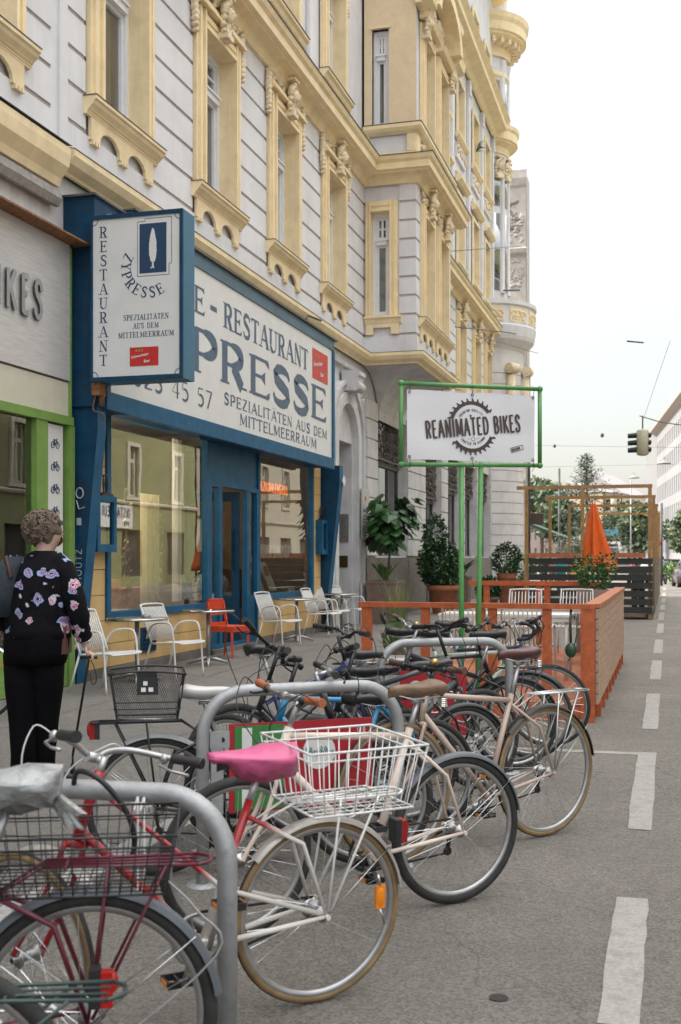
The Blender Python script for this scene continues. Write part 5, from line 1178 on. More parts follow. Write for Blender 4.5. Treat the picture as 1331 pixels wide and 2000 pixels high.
def bicycle(label, u, d, ang, bartilt=0.0, R=.34, rt=.018, wall=False, frame='diamond', col=(.5,.5,.5), fork=None, wb=1.03, lean=0.0, steer=0.0,
            bars='flat', barm=None, grip=None, saddle='black', cover=None, fender=None, rack=None, basket=None, light=None, seat_h=.93, head_h=None, z=0.0,
            front=False, gears=True, dynamo=None, drive=True, reflector=False, barh=1.02, name='bicycle', front_fender=True, tube_r=.0155, lamp=False, bell=False, mirror=False, bag=None, low=None, rackcol=None, cat='bicycle', group='bicycles parked at the stands'):
    """rear wheel hub column (or front hub if front=True) stands at photo column u, depth d; ang = heading"""
    x, y = dp(u, d); A = R_(ang)
    if front: x -= wb*math.cos(A); y -= wb*math.sin(A)
    t = thing(name, label, cat, (x, y, z), A, group, local=True, rx=lean)
    fm = mat('frame_'+label[:24], col, .35, var=.08, vs=20, coat=.3, dirt=.25, dcol=tuple(c*.45 for c in col), ds=25) if not hasattr(col, 'name') else col
    fkm = fork or fm
    def B(name, m, parent=t, **k):
        pass
    bb = Vector((.43,0,.275)); sl = Vector((.43-.165,0,.275+.50)) if frame == 'diamond' else Vector((.43-.15,0,.275+.43))
    ta = math.tan(R_(71)); hz0 = R+.37; hz1 = hz0+(.13 if frame == 'diamond' else .17)
    if head_h: hz1 = head_h
    hx = lambda zz: wb-.045-(zz-R)/ta
    h0 = Vector((hx(hz0),0,hz0)); h1_ = Vector((hx(hz1),0,hz1)); ax = (h1_-h0).normalized()
    Ms = Matrix.Translation(h0) @ Matrix.Rotation(steer, 4, ax) @ Matrix.Translation(-h0)
    st = lambda p: Ms @ Vector(p)
    q = MB(); r = tube_r
    q.tube([bb, sl+Vector((-.012,0,.035))], r, 12); q.tube([h0-ax*.02, h1_+ax*.02], r*1.2, 12)
    q.tube([bb+Vector((0,-.035,0)), bb+Vector((0,.035,0))], .022, 12)
    if frame == 'diamond':
        q.tube([sl, h1_-ax*.02], r*.95, 12); q.tube([bb, h0+ax*.02], r*1.08, 12)
    elif frame == 'mtb':
        sl2 = bb+(sl-bb)*.95; q.tube([sl2, h1_-ax*.02], r*1.15, 12); q.tube([bb, h0+ax*.02], r*1.5, 12)
    elif frame == 'mixte':            # twin tubes running down to the rear stays
        m_ = bb+(sl-bb)*.42
        for s in (-1, 1): q.tube([h1_-ax*.03+Vector((0,s*.016,0)), m_+Vector((0,s*.020,0)), Vector((.02,s*.055,R+.01))], r*.62, 10)
        q.tube([bb, h0+ax*.01], r, 12)
    else:                             # swan / open frame
        m_ = bb+(sl-bb)*.28; q.tube(bez([h1_-ax*.03, h1_*.62+m_*.38-Vector((0,0,.05)), m_]), r*1.05, 12); q.tube(bez([h0, h0*.6+bb*.4-Vector((0,0,.03)), bb]), r*1.05, 12)
    for s in (-1, 1):
        q.tube([bb+Vector((-.03,s*.02,0)), Vector((.20,s*.045,(R+.275)/2)), Vector((0,s*.062,R))], [.010,.010,.007], 10)
        q.tube([sl+Vector((0,s*.012,-.02)), Vector((.09,s*.050,R+.26)) , Vector((0,s*.062,R))], [.008,.008,.006], 10)
        q.tube([Vector((0,s*.05,R)), Vector((0,s*.078,R))], .009, 8)
    q.build('frame', fm, t)
    # fork
    q = MB(); crown = h0-ax*.025; q.tube([st(crown+Vector((0,-.045,-.01))), st(crown+Vector((0,.045,-.01)))], .014, 8)
    for s in (-1, 1): q.tube([st(p) for p in bez([crown+Vector((0,s*.042,0)), Vector((hx(R+.17)+.005,s*.048,R+.17)), Vector((wb-.02,s*.052,R+.04)), Vector((wb,s*.054,R))], 4)], .0095, 10)
    q.build('fork', fkm, t)
    # wheels
    tyre, whl, spk = wheel_meshes(R, rt, wall)
    fw_c = st((wb,0,R))
    for c, rz in (((0,0,R), 0), (tuple(fw_c), steer)):
        w = rep(whl, 'wheel', t, c, (0, random.uniform(0,6), rz)); rep(tyre, 'tyre', w); o = rep(spk, 'spokes', w); o['kind'] = 'stuff'
    # seat post + saddle
    sd_ = (sl-bb).normalized(); stop = sl+sd_*((seat_h-.06-sl.z)/sd_.z)
    q = MB(); q.tube([sl, stop], .0125, 10); q.tube([stop+Vector((-.03,0,.0)), stop+Vector((.03,0,.0))], .011, 8); sp_ = q.build('seat_post', alu, t)
    q = MB(); L = .27; rings = []
    xs = [-.125,-.12,-.09,-.05,0,.05,.10,.135,.145]; hwid = [.03,.062,.078,.068,.045,.030,.023,.018,.006]; tz = [.0,.018,.026,.018,.012,.012,.010,.004,-.006]
    for i, xx in enumerate(xs):
        rg = []; 
        for k in range(12):
            an = 2*math.pi*k/12; yy = hwid[i]*math.cos(an); zz = tz[i]+(.016*math.sin(an) if math.sin(an) > 0 else .048*math.sin(an)*(.5+.5*min(1, hwid[i]/.05)))-.10*(abs(yy)**1.4)
            rg.append(stop+Vector((xx+.005, yy, seat_h-stop.z+zz-.01)))
        rings.append(rg)
    q.loft(rings)
    sm = {'black': mat('saddle_black', (.022,.022,.024), .4, var=.2, bump=.1), 'brown': mat('saddle_brown', (.17,.105,.06), .5, var=.35, vs=14, bump=.2, dirt=.4, dcol=(.08,.05,.03), ds=10), 'maroon': mat('saddle_maroon', (.085,.03,.025), .35, var=.3, vs=10), 'white': mat('saddle_white', (.56,.55,.53), .45, var=.06, dirt=.15)}[saddle]
    so = q.build('saddle', sm, t)
    q = MB()
    for s in (-1, 1): q.tube([stop+Vector((-.10,s*.03,.03)), stop+Vector((-.04,s*.022,.012)), stop+Vector((.04,s*.018,.012)), stop+Vector((.11,s*.008,.032))], .0035, 6)
    if saddle in ('brown', 'maroon'):
        for s in (-1, 1): 
            for k in range(5): q.tube([stop+Vector((-.10+.018*math.cos(tt), s*.045+.018*math.sin(tt), .008*k-.02)) for tt in [j*math.pi/4 for j in range(8)]], .003, 4, closed=True)
    q.build('saddle_rails', chrome, so)
    if cover:
        q = MB(); rings = []; n = 28
        for i, xx in enumerate([-.158,-.152,-.136,-.105,-.055,.0,.055,.10,.145,.162]):
            rg = []
            for k in range(n):
                an = 2*math.pi*k/n; hw_ = [.012,.045,.082,.110,.106,.082,.060,.044,.032,.012][i]; wr = 1+(.26 if cover is plastic else .10)*noise.noise(Vector((xx*30, math.cos(an)*2.2, math.sin(an)*2.2+seat_h)))
                sg = math.sin(an); zz = (.028 if xx < -.03 else .016)*sg if sg > 0 else (.082-.04*(xx > .06))*sg*min(1, hw_/.07)
                if sg < 0: zz *= 1+.25*math.sin(an*7+xx*40)
                rg.append(stop+Vector((xx+.02, hw_*math.cos(an)*wr, seat_h-stop.z+.010+zz*wr-.10*abs(hw_*math.cos(an))*(sg > -.2))))
            rings.append(rg)
        q.loft(rings); q.build('saddle_cover', cover, so)
        if cover is plastic:
            q = MB(); kn = stop+Vector((-.10,.02,seat_h-stop.z-.05))
            for k in range(16):
                a = k*.9; e1 = kn+Vector((-.05-.05*abs(math.sin(k*1.7)), .06*math.cos(a), -.03-.06*abs(math.sin(a)))); q.face([kn, kn+Vector((-.02,.02*math.cos(a),.02)), e1, kn+Vector((-.03,.03*math.sin(a),-.03))], True)
            q.build('bag_knot', plastic, so)
    # handlebar
    stemtop = h1_+ax*max(.03, (barh-h1_.z)/ax.z*1.0); q = MB(); q.tube([st(h1_), st(stemtop)], .012, 10); fwd = .07 if bars != 'city' else .05
    clamp = stemtop+Vector((fwd,0,.0)); q.tube([st(stemtop-ax*.015), st(clamp)], .012, 10); q.tube([st(clamp+Vector((0,-.03,0))), st(clamp+Vector((0,.03,0)))], .017, 10)
    q.build('stem', barm or alu, t)
    gm = grip or black
    def barpts(s):
        if bars == 'flat': return [(0,0,0),(0,s*.12,.004),(-.02,s*.30,.012)], [(-.008,s*.19,.008),(-.02,s*.305,.012)]
        if bars == 'city': return [(0,0,0),(.01,s*.07,.03),(-.01,s*.15,.045),(-.09,s*.235,.03),(-.21,s*.275,.01)], [(-.11,s*.245,.027),(-.215,s*.277,.009)]
        if bars == 'mtb': return [(0,0,0),(.0,s*.05,.01),(-.01,s*.11,.035),(-.05,s*.31,.04)], [(-.032,s*.20,.038),(-.055,s*.315,.04)]
        return [(0,0,0),(0,s*.10,.0),(0,s*.19,.0),(.05,s*.205,.0),(.10,s*.21,-.03),(.105,s*.21,-.07),(.07,s*.21,-.115),(.0,s*.212,-.125),(-.03,s*.212,-.125)], None
    if bartilt:
        Mt = Matrix.Translation(clamp) @ Matrix.Rotation(bartilt, 4, 'X') @ Matrix.Translation(-clamp); st0 = st; st = lambda p: st0(Mt @ Vector(p))
    q = MB(); Lp = [clamp+Vector(p) for p in reversed(barpts(-1)[0][1:])]+[clamp+Vector(p) for p in barpts(1)[0]]
    q.tube([st(p) for p in bez(Lp, 4)], .0105 if bars != 'drop' else .0155, 10); hb_ = q.build('handlebar', (barm or alu) if bars != 'drop' else black, t)
    for s in (-1, 1):
        g = barpts(s)[1]
        if g:
            q = MB(); a_, b_ = st(clamp+Vector(g[0])), st(clamp+Vector(g[1])); q.tube([a_, a_+(b_-a_)*.1, a_+(b_-a_)*.5, b_-(b_-a_)*.06, b_], [.0165,.0175,.0155,.0185,.0185], 12); q.build('grip', gm, t)
            q = MB(); dd = (b_-a_).normalized(); c0 = a_-dd*.02; q.ell(c0+Vector((.01,0,-.004)), (.016,.016,.018), 8, 5); q.tube([c0+Vector((.01,0,-.01)), c0+Vector((.045,0,-.02))+dd*.02, c0+dd*.07+Vector((.05,0,-.03)), c0+dd*.125+Vector((.042,0,-.036))], [.006,.005,.0045,.006], 6); q.build('brake_lever', alu if bars == 'city' else blackM, t)
        else:
            q = MB(); p = clamp+Vector((.075,s*.207,-.0)); q.tube([st(p), st(p+Vector((.05,0,.035))), st(p+Vector((.065,0,.05)))], [.017,.015,.01], 8); q.tube([st(p+Vector((.05,0,.02))), st(p+Vector((.085,0,-.04))), st(p+Vector((.06,0,-.10)))], [.007,.006,.005], 6); q.build('brake_lever', black, t)
        # cables
        q = MB(); c0 = st(clamp+Vector(barpts(s)[0][2])+Vector((.03,0,0))); c1 = st(h0+Vector((.03,s*.02,.0))); m_ = (c0+c1)/2+Vector((.10+random.uniform(-.02,.03), s*.03, .05)); q.tube(bez([c0, c0+Vector((.06,-s*.03,.03)), m_, c1, c1+Vector((-.01,0,-.12))]), .0026, 5); q.build('cable', mat('cable_white', (.5,.5,.48), .5) if (wall and bars == 'city') else black, t)
    if bell: q = MB(); q.ell(st(clamp+Vector((-.0,.09,.04))), (.024,.024,.02), 10, 6); q.build('bell', mat('brass', (.45,.32,.13), .3, metal=.9), t)
    if mirror:
        q = MB(); p = st(clamp+Vector(barpts(-1)[0][-1])); q.tube(bez([p, p+Vector((.05,-.05,.02)), p+Vector((.04,-.12,.0))]), .005, 6)
        q.ell(p+Vector((.03,-.20,-.03)), (.018,.085,.035), 14, 8, Matrix.Rotation(-.3, 3, 'X')); q.build('mirror', black, t)
    if lamp: q = MB(); p = st(h0+Vector((.09,0,.13))); q.tube([p+Vector((-.05,0,0)), p, p+Vector((.02,0,0))], [.02,.034,.036], 14); q.build('headlight', black if lamp is True else lamp, t)
    # fenders
    def fend(c, a0, a1, m, nm, tf=lambda p: p, w=.027, rr=None):
        q = MB(); Rr = (rr or R+.012); n = 26; base = len(q.v)
        cs = [(-w,-.016),(-w*.75,-.004),(0,.003),(w*.75,-.004),(w,-.016)]
        for i in range(n+1):
            a = R_(a0+(a1-a0)*i/n)
            for (yy, dr) in cs: q.v.append(tuple(tf(Vector((c[0]+(Rr+dr)*math.cos(a), yy, c[2]+(Rr+dr)*math.sin(a))))))
        for i in range(n):
            for j in range(4): q.f.append((base+i*5+j, base+i*5+j+1, base+(i+1)*5+j+1, base+(i+1)*5+j)); q.sm.append(True)
        fo = q.build(nm, m, t)
        q = MB()
        for aa in ((a0*.78+a1*.22),) if nm == 'fender' else ((a0*.3+a1*.7),):
            a = R_(aa)
            for s in (-1, 1): q.tube([tf(Vector((c[0]+Rr*math.cos(a), s*w*.9, c[2]+Rr*math.sin(a)))), tf(Vector((c[0],s*.066,c[2])))], .0022, 5)
        q.build('fender_stay', chrome, fo)
    if fender:
        fend((0,0,R), 172, 40, fender, 'fender')
        if front_fender: fend((wb,0,R), 150, 35, fender, 'fender', st)
    # rack
    if rack:
        zr = low or 2*R+.075; q = MB(); x0, x1 = -.30, .12
        if low: x0 = -.42
        for s in (-1, -.33, .33, 1): q.tube([(x0+.02,s*.055,zr), (x1,s*.055*(.6 if abs(s) == 1 else .5),zr)], .005 if abs(s) == 1 else .0035, 6)
        q.tube(bez([(x0+.02,-.055,zr),(x0-.01,-.03,zr),(x0-.015,0,zr),(x0-.01,.03,zr),(x0+.02,.055,zr)],3), .005, 6)
        for xx in (-.18, -.05, .06): q.tube([(xx,-.055,zr),(xx,.055,zr)], .004, 6)
        for s in (-1, 1): q.tube([(x0+.10,s*.055,zr),(-.01,s*.072,R+.02)], .0048, 6); q.tube([(-.05,s*.055,zr),(.0,s*.072,R+.02)], .0048, 6); q.tube([(x1,s*.035,zr),tuple(sl+Vector((0,s*.015,-.06)))], .004, 6)
        ro = q.build('carrier_rack', rack, t)
        if rackcol != 'noclip':
            q = MB(); q.tube([(x1-.03,-.04,zr+.012),(x0+.12,-.035,zr+.018),(x0+.12,.035,zr+.018),(x1-.03,.04,zr+.012)], .003, 6); q.build('spring_clip', chrome, ro)
    if light:
        q = MB(); lx, lz = light; q.box(lx-.02, lx+.005, -.026, .026, lz-.045, lz+.035); q.ell((lx-.018,0,lz), (.016,.026,.038), 10, 6)
        lo = q.build('rear_light', mat('red_lens', (.26,.010,.010), .3), t); q = MB(); q.box(lx+.0055, lx+.028, -.028, .028, lz-.045, lz+.04); q.build('lamp_housing', black, lo)
    # cranks, chainring, chain
    if drive:
        q = MB(); rc = .09; q.lathe([(rc-.014,-.002),(rc,-.002),(rc,.002),(rc-.014,.002),(rc-.014,-.002)], (bb.x,-.047,bb.z), 36, axis='y')
        for k in range(40):
            a = 2*math.pi*k/40; q.box(-.0035,.0035,-.001,.001,rc-.001,rc+.004, fn=lambda X,Y,Z: (bb.x+Z*math.cos(a)-X*math.sin(a), -.047+Y, bb.z+Z*math.sin(a)+X*math.cos(a)))
        for k in range(5): a = 2*math.pi*k/5; q.bar((bb.x,-.047,bb.z), (bb.x+(rc-.01)*math.cos(a),-.047,bb.z+(rc-.01)*math.sin(a)), .004, .014, (0,1,0))
        q.build('chainring', alu if wall else blackM, t)
        q = MB(); q.lathe([(.012,-.014),(.042,-.014),(.042,-.011),(.034,-.010),(.034,-.006),(.026,-.005),(.012,-.0)], (0,-.040,R), 24, axis='y'); q.build('sprocket', chrome, t)
        q = MB(); q.bar((0,-.047,R+.036), (bb.x,-.047,bb.z+rc), .007, .008); q.bar((0,-.047,R-.036-(.08 if gears else 0)), (bb.x,-.047,bb.z-rc), .007, .008)
        if gears: q.bar((.015,-.047,R-.116),(-.005,-.047,R-.036), .007, .008)
        q.build('chain', mat('chain_dark', (.05,.045,.04), .5, metal=.7), t)
        if gears: q = MB(); q.bar((-.005,-.055,R-.02), (.01,-.055,R-.11), .012, .016); q.lathe([(0,-.004),(.02,-.004),(.02,.004),(0,.004)], (.012,-.05,R-.11), 12, axis='y'); q.build('derailleur', blackM, t)
        ca = random.uniform(-2.3, -.9)
        for s in (-1, 1):
            a = ca if s < 0 else ca+math.pi; e_ = Vector((bb.x+.17*math.cos(a), s*.075, bb.z+.17*math.sin(a)))
            q = MB(); q.tube([(bb.x,s*.058,bb.z), e_], [.013,.010], 8, sx=.7); co = q.build('crank', alu, t)
            q = MB(); q.box(e_.x-.045, e_.x+.045, *sorted((e_.y+s*.015, e_.y+s*.022)), e_.z-.012, e_.z+.012); q.box(e_.x-.045, e_.x+.045, *sorted((e_.y+s*.088, e_.y+s*.095)), e_.z-.012, e_.z+.012)
            for xx in (-.045, -.003, .037): q.box(e_.x+xx, e_.x+xx+.008, *sorted((e_.y+s*.0225, e_.y+s*.0875)), e_.z-.009, e_.z+.009)
            q.tube([e_, e_+Vector((0,s*.09,0))], .006, 6); q.build('pedal', black, co)
            q = MB(); q.box(e_.x+.0455, e_.x+.048, *sorted((e_.y+s*.03, e_.y+s*.08)), e_.z-.008, e_.z+.008); q.box(e_.x-.048, e_.x-.0455, *sorted((e_.y+s*.03, e_.y+s*.08)), e_.z-.008, e_.z+.008); q.build('pedal_reflector', mat('amber', (.75,.22,.01), .3), co)
    if reflector:
        q = MB(); c = Vector((-.225, .036, R+.03)); q.box(c.x-.018, c.x+.018, c.y-.006, c.y+.006, c.z-.04, c.z+.04); q.ell(c, (.022,.011,.042), 12, 6); ro = q.build('spoke_reflector', mat('amber', (.75,.22,.01), .3), t)
        q = MB(); q.tube([c+Vector((0,0,.04)), c+Vector((.01,0,.08))], .006, 6); q.tube([c+Vector((-.0,0,-.04)), c+Vector((-.02,0,-.10))], .004, 6); q.build('reflector_clip', chrome, ro)
    return t

def wire_basket(t, x0, x1, y0, y1, z0, z1, m, nx=8, ny=6, nz=0, rim=.0035, wr=.0022, flare=.03, label=None, name='wire_basket'):
    q = MB(); f = lambda x, y, z: (x, y, z)
    def ring(z, e, r): q.tube([(x0-e,y0-e,z),(x1+e,y0-e,z),(x1+e,y1+e,z),(x0-e,y1+e,z)], r, 6, closed=True)
    ring(z1, flare, rim); ring(z1-.03, flare*.8, rim*.8); ring(z0, 0, rim); 
    for k in range(nz): ring(z0+(z1-z0)*(k+1)/(nz+1), flare*(k+1)/(nz+1), wr)
    for k in range(nx+1):
        x = x0+(x1-x0)*k/nx; X = (x0-flare)+(x1-x0+2*flare)*k/nx
        q.tube([(X,y0-flare,z1),(x,y0,z0),(x,y1,z0),(X,y1+flare,z1)], wr, 5)
    for k in range(ny+1):
        y = y0+(y1-y0)*k/ny; Y = (y0-flare)+(y1-y0+2*flare)*k/ny
        q.tube([(x0-flare,Y,z1),(x0,y,z0),(x1,y,z0),(x1+flare,Y,z1)], wr, 5)
    return q.build(name, m, t, label=label)
HL = 180+math.degrees(YAW)      # heading towards image left
HR = math.degrees(YAW)          # heading towards image right
redwhite = bpy.data.materials.new('frame_red_fading_to_white'); redwhite.use_nodes = True
_t = redwhite.node_tree; _b = _t.nodes['Principled BSDF']; _b.inputs['Roughness'].default_value = .35; _b.inputs['Coat Weight'].default_value = .3
_c = _t.nodes.new('ShaderNodeTexCoord'); _s = _t.nodes.new('ShaderNodeSeparateXYZ'); _t.links.new(_c.outputs['Object'], _s.inputs[0])
_m = _t.nodes.new('ShaderNodeMath'); _m.operation = 'MULTIPLY_ADD'; _m.inputs[1].default_value = .55; _t.links.new(_s.outputs[0], _m.inputs[0]); _t.links.new(_s.outputs[2], _m.inputs[2])
_r = _t.nodes.new('ShaderNodeMapRange'); _r.inputs[1].default_value = .70; _r.inputs[2].default_value = .78; _t.links.new(_m.outputs[0], _r.inputs[0])
_x = _t.nodes.new('ShaderNodeMix'); _x.data_type = 'RGBA'; _x.inputs[6].default_value = (.66,.62,.57,1); _x.inputs[7].default_value = (.33,.006,.009,1); _t.links.new(_r.outputs[0], _x.inputs[0]); _t.links.new(_x.outputs[2], _b.inputs['Base Color'])
fendW = mat('fender_cream', (.42,.40,.37), .35, metal=.3, var=.12, dirt=.3, dcol=(.2,.17,.13), ds=20); fendG = mat('fender_grey', (.09,.10,.115), .4, var=.15); fendS = mat('fender_silver', (.5,.5,.5), .3, metal=.8)
brownG = mat('grip_brown', (.34,.10,.035), .6, var=.2); brownD = mat('grip_darkbrown', (.10,.055,.04), .6)
plastic = mat('clear_plastic_bag', (.45,.46,.46), .25, var=.35, vs=16, bump=.8, bs=18, trans=.3); pinkC = mat('pink_cover', (.56,.10,.23), .42, var=.14, vs=5, bump=.55, bs=12)

# A: white and red ladies' bicycle, pink saddle cover and white wire basket
bA = bicycle('white bicycle with red painted front, pink saddle cover and white wire basket', 619, 4.02, HL+28, R=.322, rt=.015, wall=True, frame='mixte', col=redwhite, wb=1.02, lean=R_(-2.5), steer=-1.15,
        bars='city', barm=alu, cover=pinkC, fender=fendW, rack=whiteMet, light=(-.32,.575), seat_h=.885, barh=.925, reflector=True, drive=True, gears=False, tube_r=.0145, front_fender=True)
wire_basket(bA, -.27, .11, -.16, .17, .70, .92, whiteMet, 10, 8, 0, .0045, .0025, .035)
# B: maroon bicycle at the bottom left
bB = bicycle('dark maroon bicycle with plastic wrapped saddle, dark wire basket and red lamp', 178, 3.06, HL+7, R=.335, rt=.021, frame='swan', col=(.11,.006,.022), wb=1.06, lean=R_(-1),
        bars='city', cover=plastic, fender=fendG, rack=mat('rack_maroon', (.095,.006,.02), .4), light=None, seat_h=.97, gears=False, rackcol='noclip')
q = MB(); q.box(-.065,-.035,.08,.115,.40,.49); q.ell((-.064,.098,.462),(.016,.02,.028),12,8); o = q.build('rear_light', mat('red_lens_lit', (.20,.006,.006), .3, emit=((1,.02,.01),.05)), bB); q = MB(); q.box(-.034,-.005,.075,.12,.40,.50); q.build('lamp_housing', black, o)
wire_basket(bB, -.20, .26, -.15, .15, .70, .855, blackM, 16, 9, 3, .0035, .0018, .03)
q = MB(); q.tube(bez([(-.20,.03,.70),(-.28,.045,.62),(-.33,.05,.5),(.02,.07,.22)], 5), .0032, 6); q.build('wire_stay', steel, bB)
# C: black bicycle in the corner
bC = bicycle('black bicycle in the lowest left corner with only wheel and dark green rack showing', -150, 2.5, HL+4, R=.34, rt=.021, frame='diamond', col=(.02,.025,.025), bars='flat', rack=mat('rack_green_black', (.035,.06,.055), .35, metal=.4), low=.60, seat_h=.95, rackcol='noclip')
# D: black city bicycle with mesh basket, white saddle
bD = bicycle('black city bicycle with black mesh basket on its rack and a white saddle', 306, 5.62, HR+10, R=.34, rt=.02, frame='mixte', col=(.02,.02,.025), saddle='white', fender=mat('fender_blackwhite', (.3,.3,.3), .35), rack=blackM, light=(-.30,.72), seat_h=.90, bars='flat', barh=.98, wb=1.05, gears=True, lamp=True)
# E: dark blue mountain bike
bE = bicycle('dark blue mountain bike with black saddle, standing nearest the cafe chairs', 455, 7.0, HR+33, R=.335, rt=.024, frame='mtb', col=(.015,.03,.10), bars='mtb', seat_h=1.0, barh=1.05, lean=R_(2), grip=black, barm=blackM, tube_r=.018, lamp=True)
# F: cream and salmon road bicycle with dotted brown saddle
salmon = (.66,.54,.46)
bF = bicycle('cream and salmon bicycle with light brown leather saddle and brown grips', 889, 5.17, HL+28, R=.335, rt=.021, frame='diamond', col=salmon, wb=1.06, saddle='brown', fender=fendG, light=None, seat_h=.985, bars='flat', grip=brownG, barh=.985, front_fender=False, lean=R_(-2), tube_r=.0165)
q = MB(); text(q, 'SPIDER 420', lambda a, b, d: (.84-a, .0165+d, .742+b+.0*a), 0, 0, .022, .9, .2, .2, False, .25); q.build('tube_lettering', mat('decal_teal', (.03,.16,.15), .5), bF)
# G: bright blue bicycle behind the middle stand
bG = bicycle('blue bicycle with a long black handlebar bending over the middle stand', 826, 6.35, HL+24, R=.335, rt=.02, frame='diamond', col=(.02,.22,.42), wb=1.02, saddle='black', seat_h=.80, bars='mtb', barm=blackM, barh=1.0, steer=-.5)
# H: champagne road bicycle with gum tyres
bH = bicycle('champagne coloured road bicycle with gum wall tyres and reddish brown saddle', 1066, 6.42, HL+34, R=.362, rt=.0165, wall=True, frame='diamond', col=(.44,.33,.27), wb=1.05, saddle='maroon', fender=mat('fender_black', (.02,.02,.02), .35), rack=fendS, seat_h=1.035, bars='flat', grip=brownD, barm=blackM, barh=.98, front_fender=False, bell=True, rackcol='noclip', lamp=True)
# I, J, K by the orange railing
bI = bicycle('bicycle with black drop handlebar, its wheel closest to the orange post', 1072, 9.45, HR-14, R=.34, rt=.017, frame='diamond', col=(.03,.05,.10), front=True, bars='drop', seat_h=1.0, barh=1.02, fender=None)
bJ = bicycle('pale green and white bicycle with flat black handlebar near the orange railing', 1034, 8.92, HR-16, R=.335, rt=.017, frame='diamond', col=(.42,.50,.42), front=True, bars='flat', seat_h=.96, barh=1.02, fender=blackM, wb=1.0)
bK = bicycle('black bicycle with round mirror and sprung rack, behind the champagne bicycle', 1006, 8.45, HL+12, R=.335, rt=.02, frame='mtb', col=(.03,.035,.04), bars='mtb', seat_h=1.0, barh=1.05, fender=blackM, rack=blackM, mirror=True, bell=True, grip=brownD, steer=.3, lamp=False)
q = MB(); 
for k in range(7): q.tube([(-.12+.03*k+.0, .0+.035*math.cos(t), .80+.035*math.sin(t)) for t in [j*math.pi/5 for j in range(10)]], .005, 5, closed=True)
q.build('saddle_spring', black, bK)
# more dark bicycles crowding the middle of the row
bicycle('black bicycle with straight bar pressed between the brown saddle and the middle stand', 905, 6.9, HL+30, R=.335, rt=.02, frame='diamond', col=(.018,.018,.02), bars='flat', barm=blackM, seat_h=.93, barh=1.03, steer=-.35, fender=blackM, lamp=True, wb=1.04)
bicycle('grey black trekking bicycle with long grips standing behind the blue bicycle', 640, 7.6, HR+8, R=.335, rt=.021, frame='mtb', col=(.05,.055,.06), bars='mtb', barm=blackM, seat_h=.92, barh=1.07, steer=.4, fender=None, wb=1.04)
bicycle('dark bicycle whose long flat handlebar reaches towards the red chair', 790, 6.75, HL+14, R=.335, rt=.018, frame='diamond', col=(.03,.03,.035), bars='flat', barm=blackM, seat_h=.90, barh=1.05, steer=-.85, bartilt=.28)
bicycle('slim black bicycle squeezed behind the farthest stand', 730, 8.75, HR-6, R=.335, rt=.018, frame='diamond', col=(.02,.02,.02), bars='flat', barm=blackM, seat_h=1.0, barh=1.04, steer=-.3, rack=blackM)
# M: bicycle with green coat guard at the left edge, on the pavement
bM = bicycle('bicycle with a green coat guard and yellow flowers behind the woman', -42, 10.0, HL+5, R=.34, rt=.018, frame='swan', col=(.15,.3,.06), z=PZ, fender=fendS, seat_h=.95, group=None)
q = MB(); 
for k in range(12):
    a0, a1 = R_(180*k/12-5), R_(180*(k+1)/12-5); q.face([(0,.045,.34),(.33*math.cos(a0),.035,.34+.33*math.sin(a0)),(.33*math.cos(a1),.035,.34+.33*math.sin(a1))])
q.build('coat_guard', mat('coat_guard_green', (.17,.33,.07), .6, var=.15), bM)
q = MB(); rnd = random.Random(2)
for k in range(40): c = Vector((-.30+rnd.uniform(-.05,.07), .09, .50+rnd.uniform(-.05,.05))); q.face([c, c+Vector((.02,.01,.02)), c+Vector((0,.015,.035)), c+Vector((-.02,.01,.02))])
tag(q.build('flower', mat('flower_yellow', (.75,.38,.02), .6), bM), None)

# black mesh basket of D : perforated look from a fine wire net
def mesh_basket(t, x0, x1, y0, y1, z0, z1, fl=.035):
    q = MB(); n = 16; rings = []
    def pt(k, f, zz):
        e = fl*f; X0, X1, Y0, Y1 = x0-e, x1+e, y0-e, y1+e; L = 2*(X1-X0+Y1-Y0); s = L*k
        if s < X1-X0: return (X0+s, Y0, zz)
        s -= X1-X0
        if s < Y1-Y0: return (X1, Y0+s, zz)
        s -= Y1-Y0
        if s < X1-X0: return (X1-s, Y1, zz)
        s -= X1-X0; return (X0, Y1-s, zz)
    N = 110
    for sgn in (1, -1):
        for k in range(N): q.tube([pt(((k+sgn*j*1.6)/N) % 1.0, j/6, z0+(z1-z0)*j/6) for j in range(7)], .0009, 3, caps=False)
    for k in range(14):
        x = x0+(x1-x0)*k/13; q.tube([(x,y0,z0),(x,y1,z0)], .001, 3)
    nb = q.build('mesh_net', blackM, t, kind='stuff')
    q = MB(); q.tube([pt(k/40, 1.03, z1+(.012*math.sin(k/40*12.56))) for k in range(40)], .006, 6, closed=True); q.tube([pt(k/40, .35, z0+.06) for k in range(40)], .003, 5, closed=True); q.tube([pt(k/40, 0, z0) for k in range(40)], .006, 6, closed=True); q.build('basket_rim', blackM, t)
    q = MB(); 
    for y_ in (y0-fl*.8, y1+fl*.8): q.box((x0+x1)/2-.05, (x0+x1)/2+.05, y_-.004, y_+.004, z1-.10, z1-.02)
    lb_ = q.build('badge', black, t); q = MB()
    for y_ in (y0-fl*.8-.005,):
        q.box((x0+x1)/2-.03,(x0+x1)/2-.008,y_-.001,y_,z1-.085,z1-.065); q.box((x0+x1)/2+.005,(x0+x1)/2+.027,y_-.001,y_,z1-.085,z1-.065); q.box((x0+x1)/2-.02,(x0+x1)/2,y_-.001,y_,z1-.055,z1-.035)
    q.build('badge_print', whiteMet, lb_)
nbk = thing('bicycle_basket', 'black mesh basket mounted on the rack of the black city bicycle', 'basket', (0,0,0), 0, local=True)
nbk.location = bD.location; nbk.rotation_euler = bD.rotation_euler
